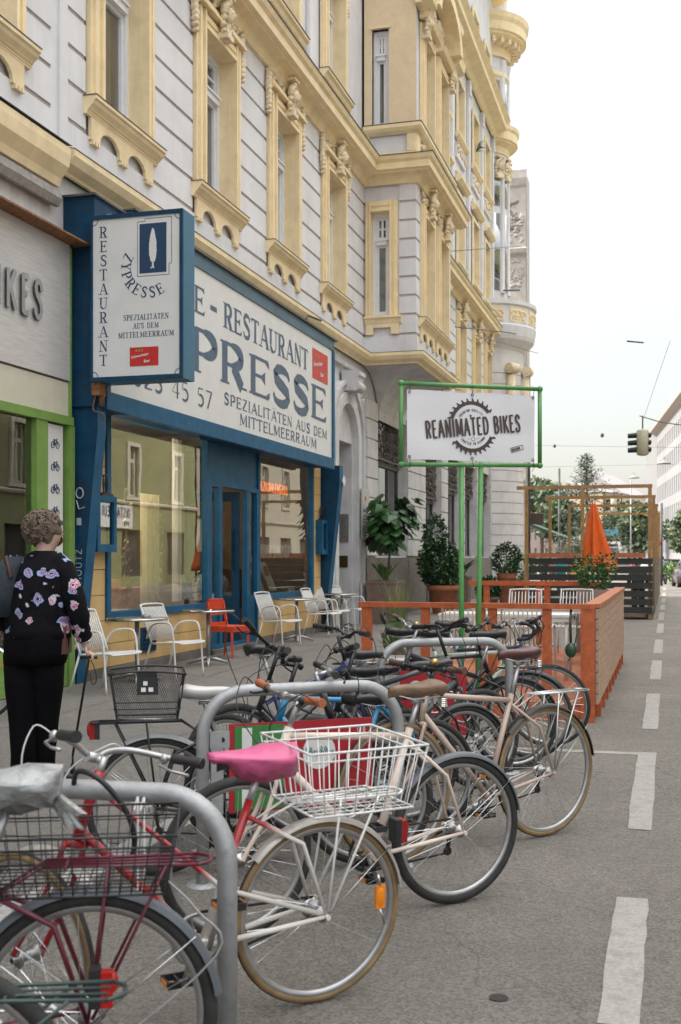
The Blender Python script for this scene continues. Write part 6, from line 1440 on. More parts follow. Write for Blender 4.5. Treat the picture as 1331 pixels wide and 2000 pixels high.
mesh_basket(nbk, -.19, .10, -.115, .115, .77, 1.0)
# lock cable looped over the nearest stand
x, y = dp(180, 3.45); c = Vector((x, y, 0)); R0 = Vector((CS, SN, 0))
q = MB(); q.tube(bez([c+R0*(-.08)+Vector((0,.05,.86)), c+R0*(-.03)+Vector((0,-.02,.915)), c+R0*.06+Vector((0,-.06,.89)), c+R0*.13+Vector((0,-.04,.78)), c+R0*.12+Vector((0,0,.66)), c+R0*.02+Vector((0,.03,.62))]), .0085, 8)
tag(q.build('lock_cable', black), 'thick black lock cable looped over the nearest grey stand', 'lock')
x, y = dp(272, 3.45); q = MB()
for o_ in (0, .02): q.tube(bez([(x+o_,y-.035,.80),(x+o_,y-.01,.835),(x+o_+.01,y-.03,.80),(x+.02+o_,y-.05,.60),(x+.02,y-.06,.54)]), .003, 5)
tag(q.build('knotted_string', whiteMet), 'thin white cord tied from the nearest grey stand down to the maroon bicycle', 'cord')
# ------------------------------------------------------------------ cafe chairs and tables
def armchair(label, u, v, ang, slats=13, m=whiteMet, z=PZ, group='white metal armchairs by the shopfront', d=None, wid=.50, H=.86):
    d = d or gdep(v, z); x, y = dp(u, d)
    t = thing('armchair', label, 'chair', (x, y, z), R_(ang), group, local=True)
    w = wid/2
    q = MB()     # seat: rounded slatted sheet
    n = slats
    for k in range(n):
        yy = -w*.86+2*w*.86*k/(n-1); q.tube([(-.20,yy,.405),(-.05,yy,.405),(.16,yy,.43),(.22,yy,.425),(.235,yy,.41)], .008, 5, sx=1.3)
    q.tube(bez([(-.21,-w*.9,.40),(.20,-w*.92,.425),(.235,-w*.8,.41),(.235,w*.8,.41),(.20,w*.92,.425),(-.21,w*.9,.40)],4), .010, 8); q.build('seat', m, t)
    q = MB()
    for k in range(n): yy = -w*.74+2*w*.74*k/(n-1); q.tube([(-.215,yy,.44),(-.375,yy*.97,H-.03)], .007, 5, sx=1.2)
    q.tube(bez([(-.205,-w*.86,.41),(-.36,-w*.84,H-.06),(-.385,-w*.66,H),(-.385,w*.66,H),(-.36,w*.84,H-.06),(-.205,w*.86,.41)],4), .0115, 8); q.build('backrest', m, t)
    for s in (-1, 1):
        q = MB(); q.tube(bez([(.20,s*w*1.06,.0),(.165,s*w*1.05,.42),(.13,s*w*1.05,.61),(.06,s*w*1.05,.655),(-.10,s*w*1.03,.645),(-.20,s*w*.98,.59),(-.27,s*w*.9,.46)],4), .0115, 8); q.build('arm_and_front_leg', m, t)
        q = MB(); q.tube([(-.21,s*w*.88,.41),(-.33,s*w*1.0,0)], .0115, 8); q.build('rear_leg', m, t)
    return t
def cafe_table(label, u, v, r=.35, z=PZ, d=None, zt=.735):
    d = d or gdep(v, z); x, y = dp(u, d); t = thing('cafe_table', label, 'table', (x, y, z), .4, 'round aluminium cafe tables', local=True)
    q = MB(); q.lathe([(0,zt),(r-.01,zt),(r,zt-.008),(r,zt-.03),(r-.02,zt-.03),(r-.025,zt-.012),(0,zt-.012)], (0,0,0), 40); q.build('tabletop', mat('table_top_polished', (.5,.5,.48), .12, metal=.95, var=.1), t)
    q = MB(); q.tube([(0,0,.05),(0,0,zt-.012)], .026, 14); q.build('pedestal', alu, t)
    for k in range(4):
        a = k*math.pi/2; q = MB(); q.tube([(0,0,.10),(.10*math.cos(a),.10*math.sin(a),.08),(.28*math.cos(a),.28*math.sin(a),.02)], [.03,.026,.012], 8); q.lathe([(0,0),(.016,0),(.016,.015),(0,.015)], (.27*math.cos(a),.27*math.sin(a),0), 8); q.build('foot', alu, t)
    return t
armchair('nearest white metal armchair, beside the woman and her cane', 213, 1352, HR-30)
armchair('second white metal armchair, between the first two round tables', 345, 1322, HR-30)
armchair('white metal armchair directly under the menu cards of the right window', 550, 1263, HR-30)
armchair('white metal armchair right of the third table, nearer of the overlapping pair', 634, 1243, HR-22)
armchair('white metal armchair of the overlapping pair, partly hidden behind its neighbour', 650, 1236, HR-30)
armchair('farthest white metal armchair, in front of the stone portal', 688, 1231, HR-26)
cafe_table('nearest round metal table, in front of the left window', 268, 1331)
cafe_table('second round metal table, beside the red chair', 407, 1299)
cafe_table('third round metal table, under the right window', 580, 1253)
cafe_table('fourth round metal table, in front of the right blue fin', 668, 1233)
# small things on tables
x, y = dp(290, gdep(1333, PZ)); q = MB(); q.lathe([(0,.02),(.035,.02),(.055,0.0),(.06,.03),(.052,.035),(.03,.012),(0,.012)], (x-.05,y+.05,PZ+.737), 18); tag(q.build('ashtray', alu), 'small round ashtray on the nearest metal table', 'ashtray')
# red plastic chair
x, y = dp(448, gdep(1284, PZ)); rc = thing('red_chair', 'red orange plastic chair at the restaurant door', 'chair', (x, y, PZ), R_(HR-32), None, local=True)
redP = mat('red_plastic', (.55,.055,.018), .42, var=.08)
q = MB(); q.box(-.2,.22,-.21,.21,.42,.455); q.box(-.19,.215,-.205,-.185,.375,.419); q.box(-.19,.215,.185,.205,.375,.419); q.box(.20,.218,-.184,.184,.375,.419); q.build('seat', redP, rc)
for s in (-1, 1):
    q = MB(); q.tube([(.19,s*.185,.42),(.20,s*.19,0)], [.026,.017], 4); q.build('leg', redP, rc); q = MB(); q.tube([(-.19,s*.185,.43),(-.24,s*.20,0)], [.026,.017], 4); q.build('leg', redP, rc)
    q = MB(); q.bar((-.185,s*.185,.45),(-.255,s*.18,.80), .03, .03); q.build('back_post', redP, rc)
q = MB(); q.box(-.268,-.235,-.165,.165,.60,.83); q.tube([(-.25,-.165,.82),(-.25,.165,.82)], .017, 8); q.box(-.215,-.19,-.165,.165,.457,.50); q.build('backrest', redP, rc)

# ------------------------------------------------------------------ woman with a walking stick
wd = gdep(1538, PZ); wx, wy = dp(62, wd)
pe = thing('person', 'grey haired woman in a floral blouse and black trousers walking with a black cane', 'person', (wx, wy, PZ), YAW, local=True)
skin_m = mat('skin', (.50,.32,.25), .55, var=.08); 
def skin_body(name, verts, edges, radii, m, parent, sub=2, root=0):
    me = bpy.data.meshes.new(name); me.from_pydata(verts, edges, []); ob = bpy.data.objects.new(name, me); COL.objects.link(ob)
    sk = ob.modifiers.new('s', 'SKIN'); sb = ob.modifiers.new('d', 'SUBSURF'); sb.levels = sub; sb.render_levels = sub; sk.use_smooth_shade = True
    for i, r in enumerate(radii): me.skin_vertices[0].data[i].radius = (r, r) if not isinstance(r, tuple) else r
    me.skin_vertices[0].data[root].use_root = True
    bpy.context.view_layer.update(); ev = ob.evaluated_get(bpy.context.evaluated_depsgraph_get()); m2 = bpy.data.meshes.new_from_object(ev); m2.name = name
    bpy.data.objects.remove(ob); m2.materials.clear(); m2.materials.append(m)
    for p in m2.polygons: p.use_smooth = True
    o = bpy.data.objects.new(name, m2); COL.objects.link(o); o.parent = parent; ORG[o.name] = (0,0,0); return o
# x image right, y away, z up.
V, E, Rr_ = [], [], []
def add(p, r, link=None): V.append(p); Rr_.append(r); (E.append((link, len(V)-1)) if link is not None else None); return len(V)-1
pel = add((.03,0,.86), .13); wa = add((.04,0,1.02), .12, pel); ch = add((.05,.01,1.25), .13, wa); nk = add((.06,.01,1.40), .065, ch); n2 = add((.075,.02,1.47), .052, nk)
hd = add((.085,.03,1.55), (.076,.085), n2); h2_ = add((.09,.03,1.63), (.07,.08), hd); 
js = add((.15,.05,1.53), .035, hd); add((.168,.057,1.505), .022, js)                       # jaw / chin towards the right
for sx, kn, ft in ((-.07,(-.055,.0,.46),(-.06,-.02,.08)), (.10,(.075,.06,.47),(.035,.12,.09))):
    a = add((sx,0,.78), .10, pel); b_ = add(kn, .062, a); c_ = add(ft, .042, b_); add((ft[0]+.10, ft[1]+.07, .035), .035, c_)
sh = add((.19,-.02,1.36), .065, ch); el_ = add((.275,-.03,1.12), .045, sh); wr_ = add((.315,.05,.905), .027, el_); pm = add((.335,.065,.845), (.030,.020), wr_)
shl = add((-.11,.0,1.37), .065, ch); ell_ = add((-.21,-.02,1.13), .045, shl); wl_ = add((-.19,.12,.98), .028, ell_); add((-.17,.18,.95), .03, wl_)
skin_body('body', V, E, Rr_, skin_m, pe)
# right hand fingers curled over the cane handle
for k in range(4):
    q = MB(); oy = -.022+.017*k; L_ = [.0, .03, .05, .062][1:]; r0 = .0085
    q.tube([(.338,.055+oy,.835), (.365,.052+oy,.818), (.372,.05+oy,.795-.004*(k == 1)), (.352,.048+oy,.785)], [r0,r0,r0*.9,r0*.75], 8); q.build('finger', skin_m, pe)
q = MB(); q.tube([(.325,.03,.865),(.335,.018,.835),(.348,.02,.812)], [.010,.009,.0075], 8); q.build('thumb', skin_m, pe)
# nose, ear, glasses
q = MB(); q.ell((.164,.056,1.565), (.016,.010,.016), 8, 6); q.ell((.07,-.052,1.555), (.016,.010,.026), 8, 6); q.ell((.160,.05,1.528),(.008,.014,.005),8,5); q.build('face_features', skin_m, pe)
q = MB(); q.tube([(.185+.0*math.cos(t), .045+.022*math.cos(t), 1.583+.018*math.sin(t)) for t in [k*math.pi/6 for k in range(12)]], .0016, 5, closed=True); q.tube([(.183,.025,1.59),(.12,-.035,1.585),(.07,-.058,1.575)], .0016, 5); q.build('glasses', mat('gold_wire', (.5,.4,.2), .3, metal=.9), pe)
# curly hair: many small curls over the skull
hairM = mat('hair_grey_brown', (.16,.115,.085), .6, var=.65, vs=26, bump=.6, bs=120)
q = MB(); rnd = random.Random(11); q.ell((.065,.02,1.60), (.10,.10,.105), 20, 14, None, .35)
for k in range(420):
    a = rnd.uniform(0, 6.283); zc = rnd.uniform(-.75, 1); rr = math.sqrt(max(0, 1-zc*zc)); c = Vector((.062+.112*rr*math.cos(a), .018+.105*rr*math.sin(a), 1.603+.105*zc))
    if c.x > .135 and c.z < 1.60: continue
    if c.z < 1.56 and c.x > .06: continue
    if c.x > .12 and c.z < 1.64: continue
    s_ = rnd.uniform(.012,.022); ph = rnd.uniform(0,6); ax_ = (c-Vector((.062,.018,1.60))).normalized(); u_ = ax_.orthogonal().normalized(); v_ = ax_.cross(u_)
    q.tube([c+u_*(s_*math.cos(ph+j*.9))+v_*(s_*math.sin(ph+j*.9))+ax_*(.004*j-.006) for j in range(7)], [.0055,.007,.007,.0065,.006,.005,.002], 4)
q.build('hair', hairM, pe)
# blouse: floral print
flor = bpy.data.materials.new('floral_blouse'); flor.use_nodes = True; _t = flor.node_tree; N = _t.nodes; L = _t.links; _b = N['Principled BSDF']; _b.inputs['Roughness'].default_value = .9; _b.inputs['Specular IOR Level'].default_value = .15
tcn = N.new('ShaderNodeTexCoord'); mp = N.new('ShaderNodeMapping'); mp.inputs['Scale'].default_value = (15, 5.0, 15); L.new(tcn.outputs['Object'], mp.inputs[0])
nzd = N.new('ShaderNodeTexNoise'); nzd.inputs['Scale'].default_value = 24; nzd.inputs['Detail'].default_value = 3; L.new(tcn.outputs['Object'], nzd.inputs['Vector'])
va = N.new('ShaderNodeVectorMath'); va.operation = 'MULTIPLY_ADD'; va.inputs[1].default_value = (.9,.9,.9); L.new(nzd.outputs['Color'], va.inputs[0]); L.new(mp.outputs[0], va.inputs[2])
vo = N.new('ShaderNodeTexVoronoi'); vo.inputs['Scale'].default_value = 1.0; L.new(va.outputs[0], vo.inputs['Vector'])
rp = N.new('ShaderNodeValToRGB'); rp.color_ramp.elements[0].position = .0; rp.color_ramp.elements[0].color = (.25,.02,.07,1)
e = rp.color_ramp.elements; e[1].position = .12; e[1].color = (.03,.01,.02,1)
for p_, c_ in ((.17,(.72,.55,.62,1)), (.28,(.38,.04,.10,1)), (.38,(.55,.50,.56,1)), (.46,(.40,.36,.44,1)), (.49,(.004,.004,.005,1))): x_ = e.new(p_); x_.color = c_
L.new(vo.outputs['Distance'], rp.inputs[0])
hs = N.new('ShaderNodeSeparateColor'); L.new(vo.outputs['Color'], hs.inputs[0])
gt = N.new('ShaderNodeMath'); gt.operation = 'GREATER_THAN'; gt.inputs[1].default_value = .52; L.new(hs.outputs[0], gt.inputs[0])
blu = N.new('ShaderNodeMix'); blu.data_type = 'RGBA'; blu.blend_type = 'MULTIPLY'; blu.inputs[7].default_value = (.55,.75,1.0,1); g2_ = N.new('ShaderNodeMath'); g2_.operation = 'GREATER_THAN'; g2_.inputs[1].default_value = .55; L.new(hs.outputs[1], g2_.inputs[0]); L.new(g2_.outputs[0], blu.inputs[0]); L.new(rp.outputs[0], blu.inputs[6])
mxx = N.new('ShaderNodeMix'); mxx.data_type = 'RGBA'; mxx.inputs[6].default_value = (.006,.006,.008,1); L.new(gt.outputs[0], mxx.inputs[0]); L.new(blu.outputs[2], mxx.inputs[7]); L.new(mxx.outputs[2], _b.inputs['Base Color'])
def ering(c, rx, ry, n=22, tilt=(0,0), wob=0.0, ph=0.0):
    return [Vector((c[0]+rx*math.cos(a)*(1+wob*math.sin(5*a+ph)), c[1]+ry*math.sin(a)*(1+wob*math.sin(4*a+ph)), c[2]+tilt[0]*math.cos(a)+tilt[1]*math.sin(a))) for a in [2*math.pi*k/n for k in range(n)]]
q = MB(); q.loft([ering((.075,.012,1.465),.065,.065), ering((.065,.012,1.445),.095,.085), ering((.05,.01,1.415),.165,.10), ering((.045,.01,1.375),.205,.125), ering((.04,.005,1.30),.205,.145,wob=.01), ering((.035,0,1.20),.20,.155,wob=.02,ph=1), ering((.035,0,1.08),.195,.155,wob=.02,ph=2), ering((.04,0,.98),.20,.16,wob=.03,ph=3), ering((.04,0,.93),.205,.165,wob=.035,ph=3)])
def sleeve(mb, pts, rad):
    P_ = bez(pts, 5); n = len(P_); rr = [rad[0]+(rad[-1]-rad[0])*i/(n-1)+.004*math.sin(i*1.7) for i in range(n)]; mb.tube(P_, rr, 16)
sleeve(q, [(.14,.0,1.38),(.20,-.01,1.33),(.285,-.03,1.12),(.30,.02,.98),(.318,.05,.92)], [.088,.048]); sleeve(q, [(-.07,.0,1.38),(-.12,0,1.34),(-.215,-.02,1.13),(-.19,.10,1.0)], [.088,.05])
q.build('blouse', flor, pe)
trM = mat('black_trousers', (.004,.004,.005), .95, var=.3, bump=.2, spec=.1)
q = MB(); q.loft([ering((.04,0,1.02),.185,.15), ering((.035,0,.93),.20,.165), ering((.03,0,.84),.20,.165), ering((.02,0,.77),.19,.15)])
q.tube([(-.055,0,.82),(-.06,.0,.62),(-.055,0,.40),(-.05,0,.20),(-.055,-.01,.07)], [.12,.105,.085,.078,.075], 16); q.tube([(.085,0,.82),(.085,.03,.62),(.07,.06,.42),(.045,.10,.20),(.04,.11,.08)], [.12,.105,.085,.078,.075], 16)
q.build('trousers', trM, pe)
for c in ((-.04,-.0), (.05,.13)):
    q = MB(); q.loft([[Vector((c[0]-.08+.24*t+0, c[1]-.03+.14*t, .0))+Vector((-.5*w_*math.sin(a)*.8, w_*math.sin(a), max(.0,.035*h_+h_*.035*math.cos(a)))) for a in [2*math.pi*k/12 for k in range(12)]] for t, w_, h_ in ((0,.02,.9),(.15,.038,1.3),(.5,.04,1.2),(.8,.045,.8),(1,.02,.4))]); q.build('shoe', black, pe)
q = MB(); q.tube(bez([(-.13,-.10,1.43),(-.10,-.145,1.36),(-.085,-.15,1.30)],5), .009, 6, sx=1.6); q.build('bag_strap', mat('strap_brown', (.05,.015,.012), .6), pe)
q = MB(); q.box(.17,.23,-.08,.08,.83,1.0); o = q.build('handbag', mat('bag_brown', (.075,.025,.02), .5, var=.2), pe)
q = MB(); q.loft([ering((-.20,-.09,1.06),.10,.05), ering((-.19,-.10,1.2),.12,.07,wob=.05), ering((-.14,-.09,1.36),.10,.06,wob=.05), ering((-.07,-.06,1.43),.05,.04)]); q.build('jacket', mat('jacket_blue_grey', (.02,.03,.04), .8, bump=.3), pe)
q = MB(); q.tube([(.318+.028*math.cos(t), .052+.028*math.sin(t), .895+.006*math.cos(t)) for t in [k*math.pi/8 for k in range(16)]], .006, 6, closed=True); q.build('bracelet', chrome, pe)
cx_, cy_, cd = 0, 0, gdep(1512, PZ)
tx, ty = dp(142, cd)
ct = thing('walking_stick', 'black walking stick held by the woman, its rubber tip on the pavement', 'walking stick', (tx, ty, PZ))
Mh = Matrix.Translation((wx, wy, PZ)) @ Matrix.Rotation(YAW, 4, 'Z'); hp = Mh @ Vector((.345,.05,.80))
q = MB(); q.tube([(tx,ty,PZ+.12), hp], .0085, 10); q.build('shaft', blackM, ct)
q = MB(); q.tube([(tx,ty,PZ), (tx,ty,PZ+.03), (tx,ty,PZ+.07)], [.019,.017,.011], 12); q.tube([(tx,ty,PZ+.07),(tx,ty,PZ+.125)], .0065, 8); q.build('rubber_tip', black, ct)
q = MB(); d_ = Mh.to_3x3() @ Vector((1,.1,0)); q.tube([hp-d_*.055, hp, hp+d_*.05], [.011,.013,.011], 10); q.build('handle', black, ct)
q = MB(); q.tube(bez([hp, hp+d_*.03+Vector((0,0,-.06)), hp+d_*.045+Vector((0,0,-.14)), hp+d_*.02+Vector((0,0,-.17)), hp+d_*.005+Vector((0,0,-.1))]), .003, 5); q.build('wrist_strap', black, ct)

# ------------------------------------------------------------------ green pipe frame with the bike shop banner
sgn = thing('pipe_sign', 'green pipe frame on two green posts carrying the white bike shop banner', 'sign', (*dp(915, 10.45), 0))
def P3(u, v, d): x, y = dp(u, d); return Vector((x, y, ht(v, d)))
TL, TR, BR_, BL = P3(784,748,10.2), P3(1055,760,10.62), P3(1055,909,10.62), P3(784,907,10.2)
BR_.x, BR_.y = TR.x, TR.y; BL.x, BL.y = TL.x, TL.y
q = MB(); pr = .0195
for a, b_ in ((TL,TR),(TR,BR_),(BR_,BL),(BL,TL)): q.tube([a, b_], pr, 12)
for c in (TL,TR,BR_,BL): q.ell(c, (.029,.029,.029), 12, 8)
q.build('pipe_frame', greenT, sgn)
e_ = (TR-TL).normalized(); eh = Vector((e_.x, e_.y, 0)).normalized(); L_ = (TR-TL).length
for s0, lean_ in ((.425,-.0),(.565,-.035)):
    top = BL+(BR_-BL)*s0; bot = Vector((top.x+eh.x*lean_, top.y+eh.y*lean_, .0)); q = MB(); q.tube([top, bot], .0235, 12); q.ell(top, (.033,.033,.03), 10, 6)
    for k in range(5): q.tube([bot+(top-bot)*(.25+.16*k)-Vector((0,.026,0)), bot+(top-bot)*(.25+.16*k)+Vector((0,.026,0))], .005, 6)
    q.build('post', greenT, sgn)
PB = Pl(tuple(BL+Vector((0,0,-BL.z))), tuple(eh), (eh.y, -eh.x, 0)); z0 = BL.z; Hh = TL.z-BL.z; Lw = (TR-TL).length
ban = thing('banner', 'white vinyl REANIMATED BIKES banner tied inside the green pipe frame', 'banner', (*dp(915, 10.45), z0))
q = MB(); nx, nz = 24, 12; a0, a1, b0, b1 = .055, Lw-.055, z0+.05, z0+Hh-.055
gp = lambda i, j: PB(a0+(a1-a0)*i/nx, b0+(b1-b0)*j/nz+.006*math.sin(i*.5)*(1 if j == nz else 0), .0035*math.sin(i*.45+j*.3)+.002*math.sin(j*.8))
for i in range(nx):
    for j in range(nz): q.face([gp(i,j), gp(i+1,j), gp(i+1,j+1), gp(i,j+1)], True)
bo = q.build('banner_sheet', banner, ban)
q = MB(); f = lambda a, b, d: PB(a, b, .0065+d*.5); cxx = (a0+a1)/2-.0; czz = (b0+b1)/2+.0; tilt = .10
cw = 1.0
def rot(a, b): return (cxx+a*math.cos(tilt)-b*math.sin(tilt), czz+a*math.sin(tilt)+b*math.cos(tilt))
s_ = 'REANIMATED BIKES'; h_ = .158; base = twidth(s_, h_, 1.0, 0.0); sp_ = .07; xs = (.935-sp_*h_*15)/base
text(q, s_, lambda a, b, d: f(*rot(a, b), d), -.455, -.078, h_, xs, .125, .115, False, sp_)
q.build('main_lettering', brownP, bo)
q = MB(); ri, ro, rt_ = .190, .222, .252
def cogarc(a_0, a_1, oy):
    n = int((a_1-a_0)/4); 
    for k in range(n):
        t0, t1 = R_(a_0+(a_1-a_0)*k/n), R_(a_0+(a_1-a_0)*(k+1)/n)
        q.face([f(*rot(ri*math.cos(t0), oy+ri*math.sin(t0)), 0), f(*rot(ro*math.cos(t0), oy+ro*math.sin(t0)), 0), f(*rot(ro*math.cos(t1), oy+ro*math.sin(t1)), 0), f(*rot(ri*math.cos(t1), oy+ri*math.sin(t1)), 0)])
    m = int((a_1-a_0)/11.5)
    for k in range(m+1):
        t = R_(a_0+(a_1-a_0)*k/m); dt = R_(3.6); pts = [(ro-.003, t-dt), (ro+.014, t-dt*.45), (rt_, t+dt*.25), (rt_-.004, t+dt*.75), (ro+.010, t+dt*.7), (ro-.003, t+dt)]
        q.face([f(*rot(r*math.cos(a), oy+r*math.sin(a)), .0004) for r, a in pts])
cogarc(32, 158, .008); cogarc(212, 332, -.008)
q.build('chainring_emblem', brownP, bo)
q = MB()
def arctext(s, r, up, size):
    w = len(s)*size*.62; 
    for i, c in enumerate(s):
        if c == ' ': continue
        t = (i-(len(s)-1)/2)*size*.74/r
        if up: a, b = r*math.sin(t), r*math.cos(t)+.005; an = -t
        else: a, b = r*math.sin(t), -r*math.cos(t)-.005; an = t
        p = rot(a, b); 
        text(q, c, f, 0, 0, size, .62, .2, .2, False, place=lambda _x, p=p, an=an: (p[0], p[1], an+tilt))
arctext('PREMIUM QUALITY', .135, True, .022); arctext('CRAFTED IN VIENNA', .160, False, .022)
st_ = rot(-.005,.098); q.face([f(st_[0]+(.017 if k % 2 == 0 else .007)*math.sin(k*math.pi/5), st_[1]+(.017 if k % 2 == 0 else .007)*math.cos(k*math.pi/5), 0) for k in range(10)])
q.tube([f(*rot(.0+.018*math.cos(t), -.11+.018*math.sin(t)), 0) for t in [k*math.pi/8 for k in range(16)]], .0015, 4, closed=True); ribbon(q, [rot(-.06,-.11), rot(-.03,-.11)], .002, f, 0); ribbon(q, [rot(.03,-.11), rot(.06,-.11)], .002, f, 0)
q.build('small_print', brownP, bo)
q = MB(); rb = lambda a, b: (a1-.235+a*math.cos(.28)-b*math.sin(.28), b0+.085+a*math.sin(.28)+b*math.cos(.28))
for p0, p1 in (((0,0),(.125,0)),((.125,0),(.125,.04)),((.125,.04),(0,.04)),((0,.04),(0,0))): ribbon(q, [rb(*p0), rb(*p1)], .005, f, 0)
text(q, 'DKGRAM', lambda a, b, d: f(*rb(a, b), d), .008, .008, .024, .62, .22, .22, False, .12); q.build('printer_mark', brownP, bo)
q = MB()
for s0 in (.0, .5, 1.0):
    for zz, sg in ((b1, 1), (b0, -1)):
        a = a0+.02+(a1-a0-.04)*s0; q.tube([PB(a+.011*math.cos(t), zz-sg*.022+.011*math.sin(t), .012) for t in [k*math.pi/6 for k in range(12)]], .003, 5, closed=True); q.tube([PB(a, zz-sg*.015, .012), PB(a+.004, zz+sg*.05, .026), PB(a-.004, zz+sg*.085, .0)], .0028, 5)
q.build('tie_and_eyelet', blackM, ban, kind='stuff')

# ------------------------------------------------------------------ orange wooden terrace on the parking lane
px0, px1, py0, py1 = -2.93, -.66, 11.07, 17.75; DZ = .17
pk = thing('parklet_terrace', 'orange railed wooden cafe terrace built on the parking lane', 'terrace', ((px0+px1)/2, (py0+py1)/2, 0))
for k in range(46):
    y = py0+.07+k*.145; q = MB(); q.box(px0+.06, px1-.13, y, y+.137, DZ-.03, DZ+random.uniform(-.001,.001)); q.build('deck_board', deckW, pk)
q = MB(); q.box(px0+.05, px1-.12, py0+.01, py0+.06, .0, DZ-.032); q.build('edge_board', orangeW, pk)
rt0 = 1.115
q = MB(); q.box(px0-.03, px1-.002, py0-.02, py0+.075, rt0-.05, rt0); q.build('front_rail', orangeW, pk)
for x in (px0, px0+.60, px0+1.14, px0+1.26, px0+1.78): q = MB(); q.box(x, x+(.10 if x == px0 else .085), py0+.0, py0+.055, DZ, rt0-.051); q.build('rail_post', orangeW, pk)
q = MB(); q.box(px1-.13, px1-.004, py0-.015, py0+.10, 0, rt0-.051); q.build('corner_post', orangeW, pk)
q = MB(); q.box(px0-.03, px1-.3, py1-.1, py1, 1.13, 1.20); q.build('rear_rail', orangeW, pk)
for x in (px0+.2, px0+1.0, px0+1.12, px1-.3): q = MB(); q.box(x, x+.09, py1-.08, py1-.03, DZ, 1.129); q.build('rail_post', orangeW, pk)
# side cladding: each board its own, rising slightly to the rear like the photographed one
nb = 9; zc0, zc1 = .155, 1.07
for j in range(nb):
    z0_, z1_ = zc0+(zc1-zc0)*j/nb, zc0+(zc1-zc0)*(j+1)/nb; q = MB(); q.box(px1-.0, px1+.028, py0+.11, py1, z0_+.004, z1_-.004); q.build('cladding_board', plankW, pk)
q = MB(); q.box(px1-.05, px1-.002, py0+.11, py1, zc0, zc1); q.build('cladding_backing', boxW, pk)
q = MB(); q.box(px1-.10, px1+.045, py0+.11, py1+.02, 1.075, 1.115); q.build('side_cap', deckW, pk)
for k in range(9): y = py0+.45+k*.72; q = MB(); q.box(px1-.035, px1+.034, y, y+.09, 0, .15); q.build('foot_block', orangeW, pk)
# terrace chairs and tables
for (u, d, ang, lab) in ((1030,12.5,90,'white slatted terrace chair behind the right part of the front rail'),(915,12.6,92,'white slatted terrace chair behind the middle of the front rail'),(1023,16.4,-88,'white terrace chair at the rear rail, left of the flower planter'),(1122,16.4,-92,'white terrace chair next to the flower planter')):
    armchair(lab, u, 0, ang, 9, whiteMet if d > 14 else mat('cream_enamel', (.52,.47,.38), .4, var=.06), DZ, 'white slatted chairs on the orange terrace', d=d, wid=.54, H=.86 if d < 14 else .92)
for (x0, x1, y0, y1, lab) in ((-2.55,-1.05,13.1,13.75,'white terrace table nearest the front rail'),(-2.5,-.95,15.1,15.8,'white terrace table nearer the flower planter')):
    t = thing('terrace_table', lab, 'table', ((x0+x1)/2, (y0+y1)/2, DZ)); q = MB(); q.box(x0, x1, y0, y1, DZ+.71, DZ+.74); q.box(x0+.01, x1-.01, y0+.01, y1-.01, DZ+.66, DZ+.709); q.build('tabletop', whiteMet, t)
    for x in (x0+.05, x1-.05):
        for y in (y0+.05, y1-.05): q = MB(); q.tube([(x,y,DZ),(x,y,DZ+.66)], .018, 8); q.build('leg', whiteMet, t)
q = MB(); x, y = px1-.22, py0+.03; q.tube([(x,y,rt0-.02),(x-.005,y-.05,.95),(x,y-.05,.75)], .012, 6); q.ell((x,y-.06,.68), (.055,.04,.07), 12, 8); q.tube([(x+.05,y-.05,.98),(x+.06,y-.07,.85),(x+.03,y-.07,.7),(x-.02,y-.08,.58)], .006, 6)
tag(q.build('hanging_lantern', mat('green_glass_dark', (.02,.06,.03), .2)), 'small dark green lamp hanging inside the orange corner post', 'lamp')

# ------------------------------------------------------------------ dark slatted terrace with pergola
gx0, gx1, gy0 = -3.62, -.37, 30.0
pg = thing('pergola_terrace', 'tall wooden pergola frame above a black slatted street terrace', 'pergola', ((gx0+gx1)/2, 35, 0))
for i, (yy, nm) in enumerate(((30.0,0),(35.2,1),(41.0,2),(48.5,3))):
    zt = 3.42
    for x in (gx0+.1, (gx0+gx1)/2-.1, gx1-.06) if i == 0 else (gx0+.1+.1*i, gx1-.06+.03*i): q = MB(); q.box(x-.045, x+.045, yy-.04, yy+.04, 0.02, zt-.1); q.build('post', pineW, pg)
    q = MB(); q.box(gx0-.15+.2*i, gx1+.0+.03*i, yy-.035, yy+.035, zt-.098, zt-.01); q.build('cross_beam', pineW, pg)
zs = [.16+.205*k for k in range(7)]
for j, z_ in enumerate(zs):
    q = MB(); q.box(gx0+.17, gx1+.0, gy0-.09, gy0-.06, z_, z_+.155); q.build('front_slat', darkW, pg)
for j, z_ in enumerate(zs):
    q = MB(); q.box(gx1+.03, gx1+.06, gy0-.05, gy0+18, z_, z_+.17); q.build('side_slat', greyW, pg)
q = MB(); q.box(gx0+.17, gx1-.17, gy0-.12, gy0+.05, 1.56, 1.68); q.build('hand_rail', deckW, pg)
q = MB(); q.box(gx0+.17, gx1-.17, gy0-.12, gy0-.02, .06, .155); q.build('base_rail', boxW, pg)
q = MB(); q.box(gx0, gx1, gy0+.1, gy0+18, .02, .14); q.build('deck', boxW, pg)
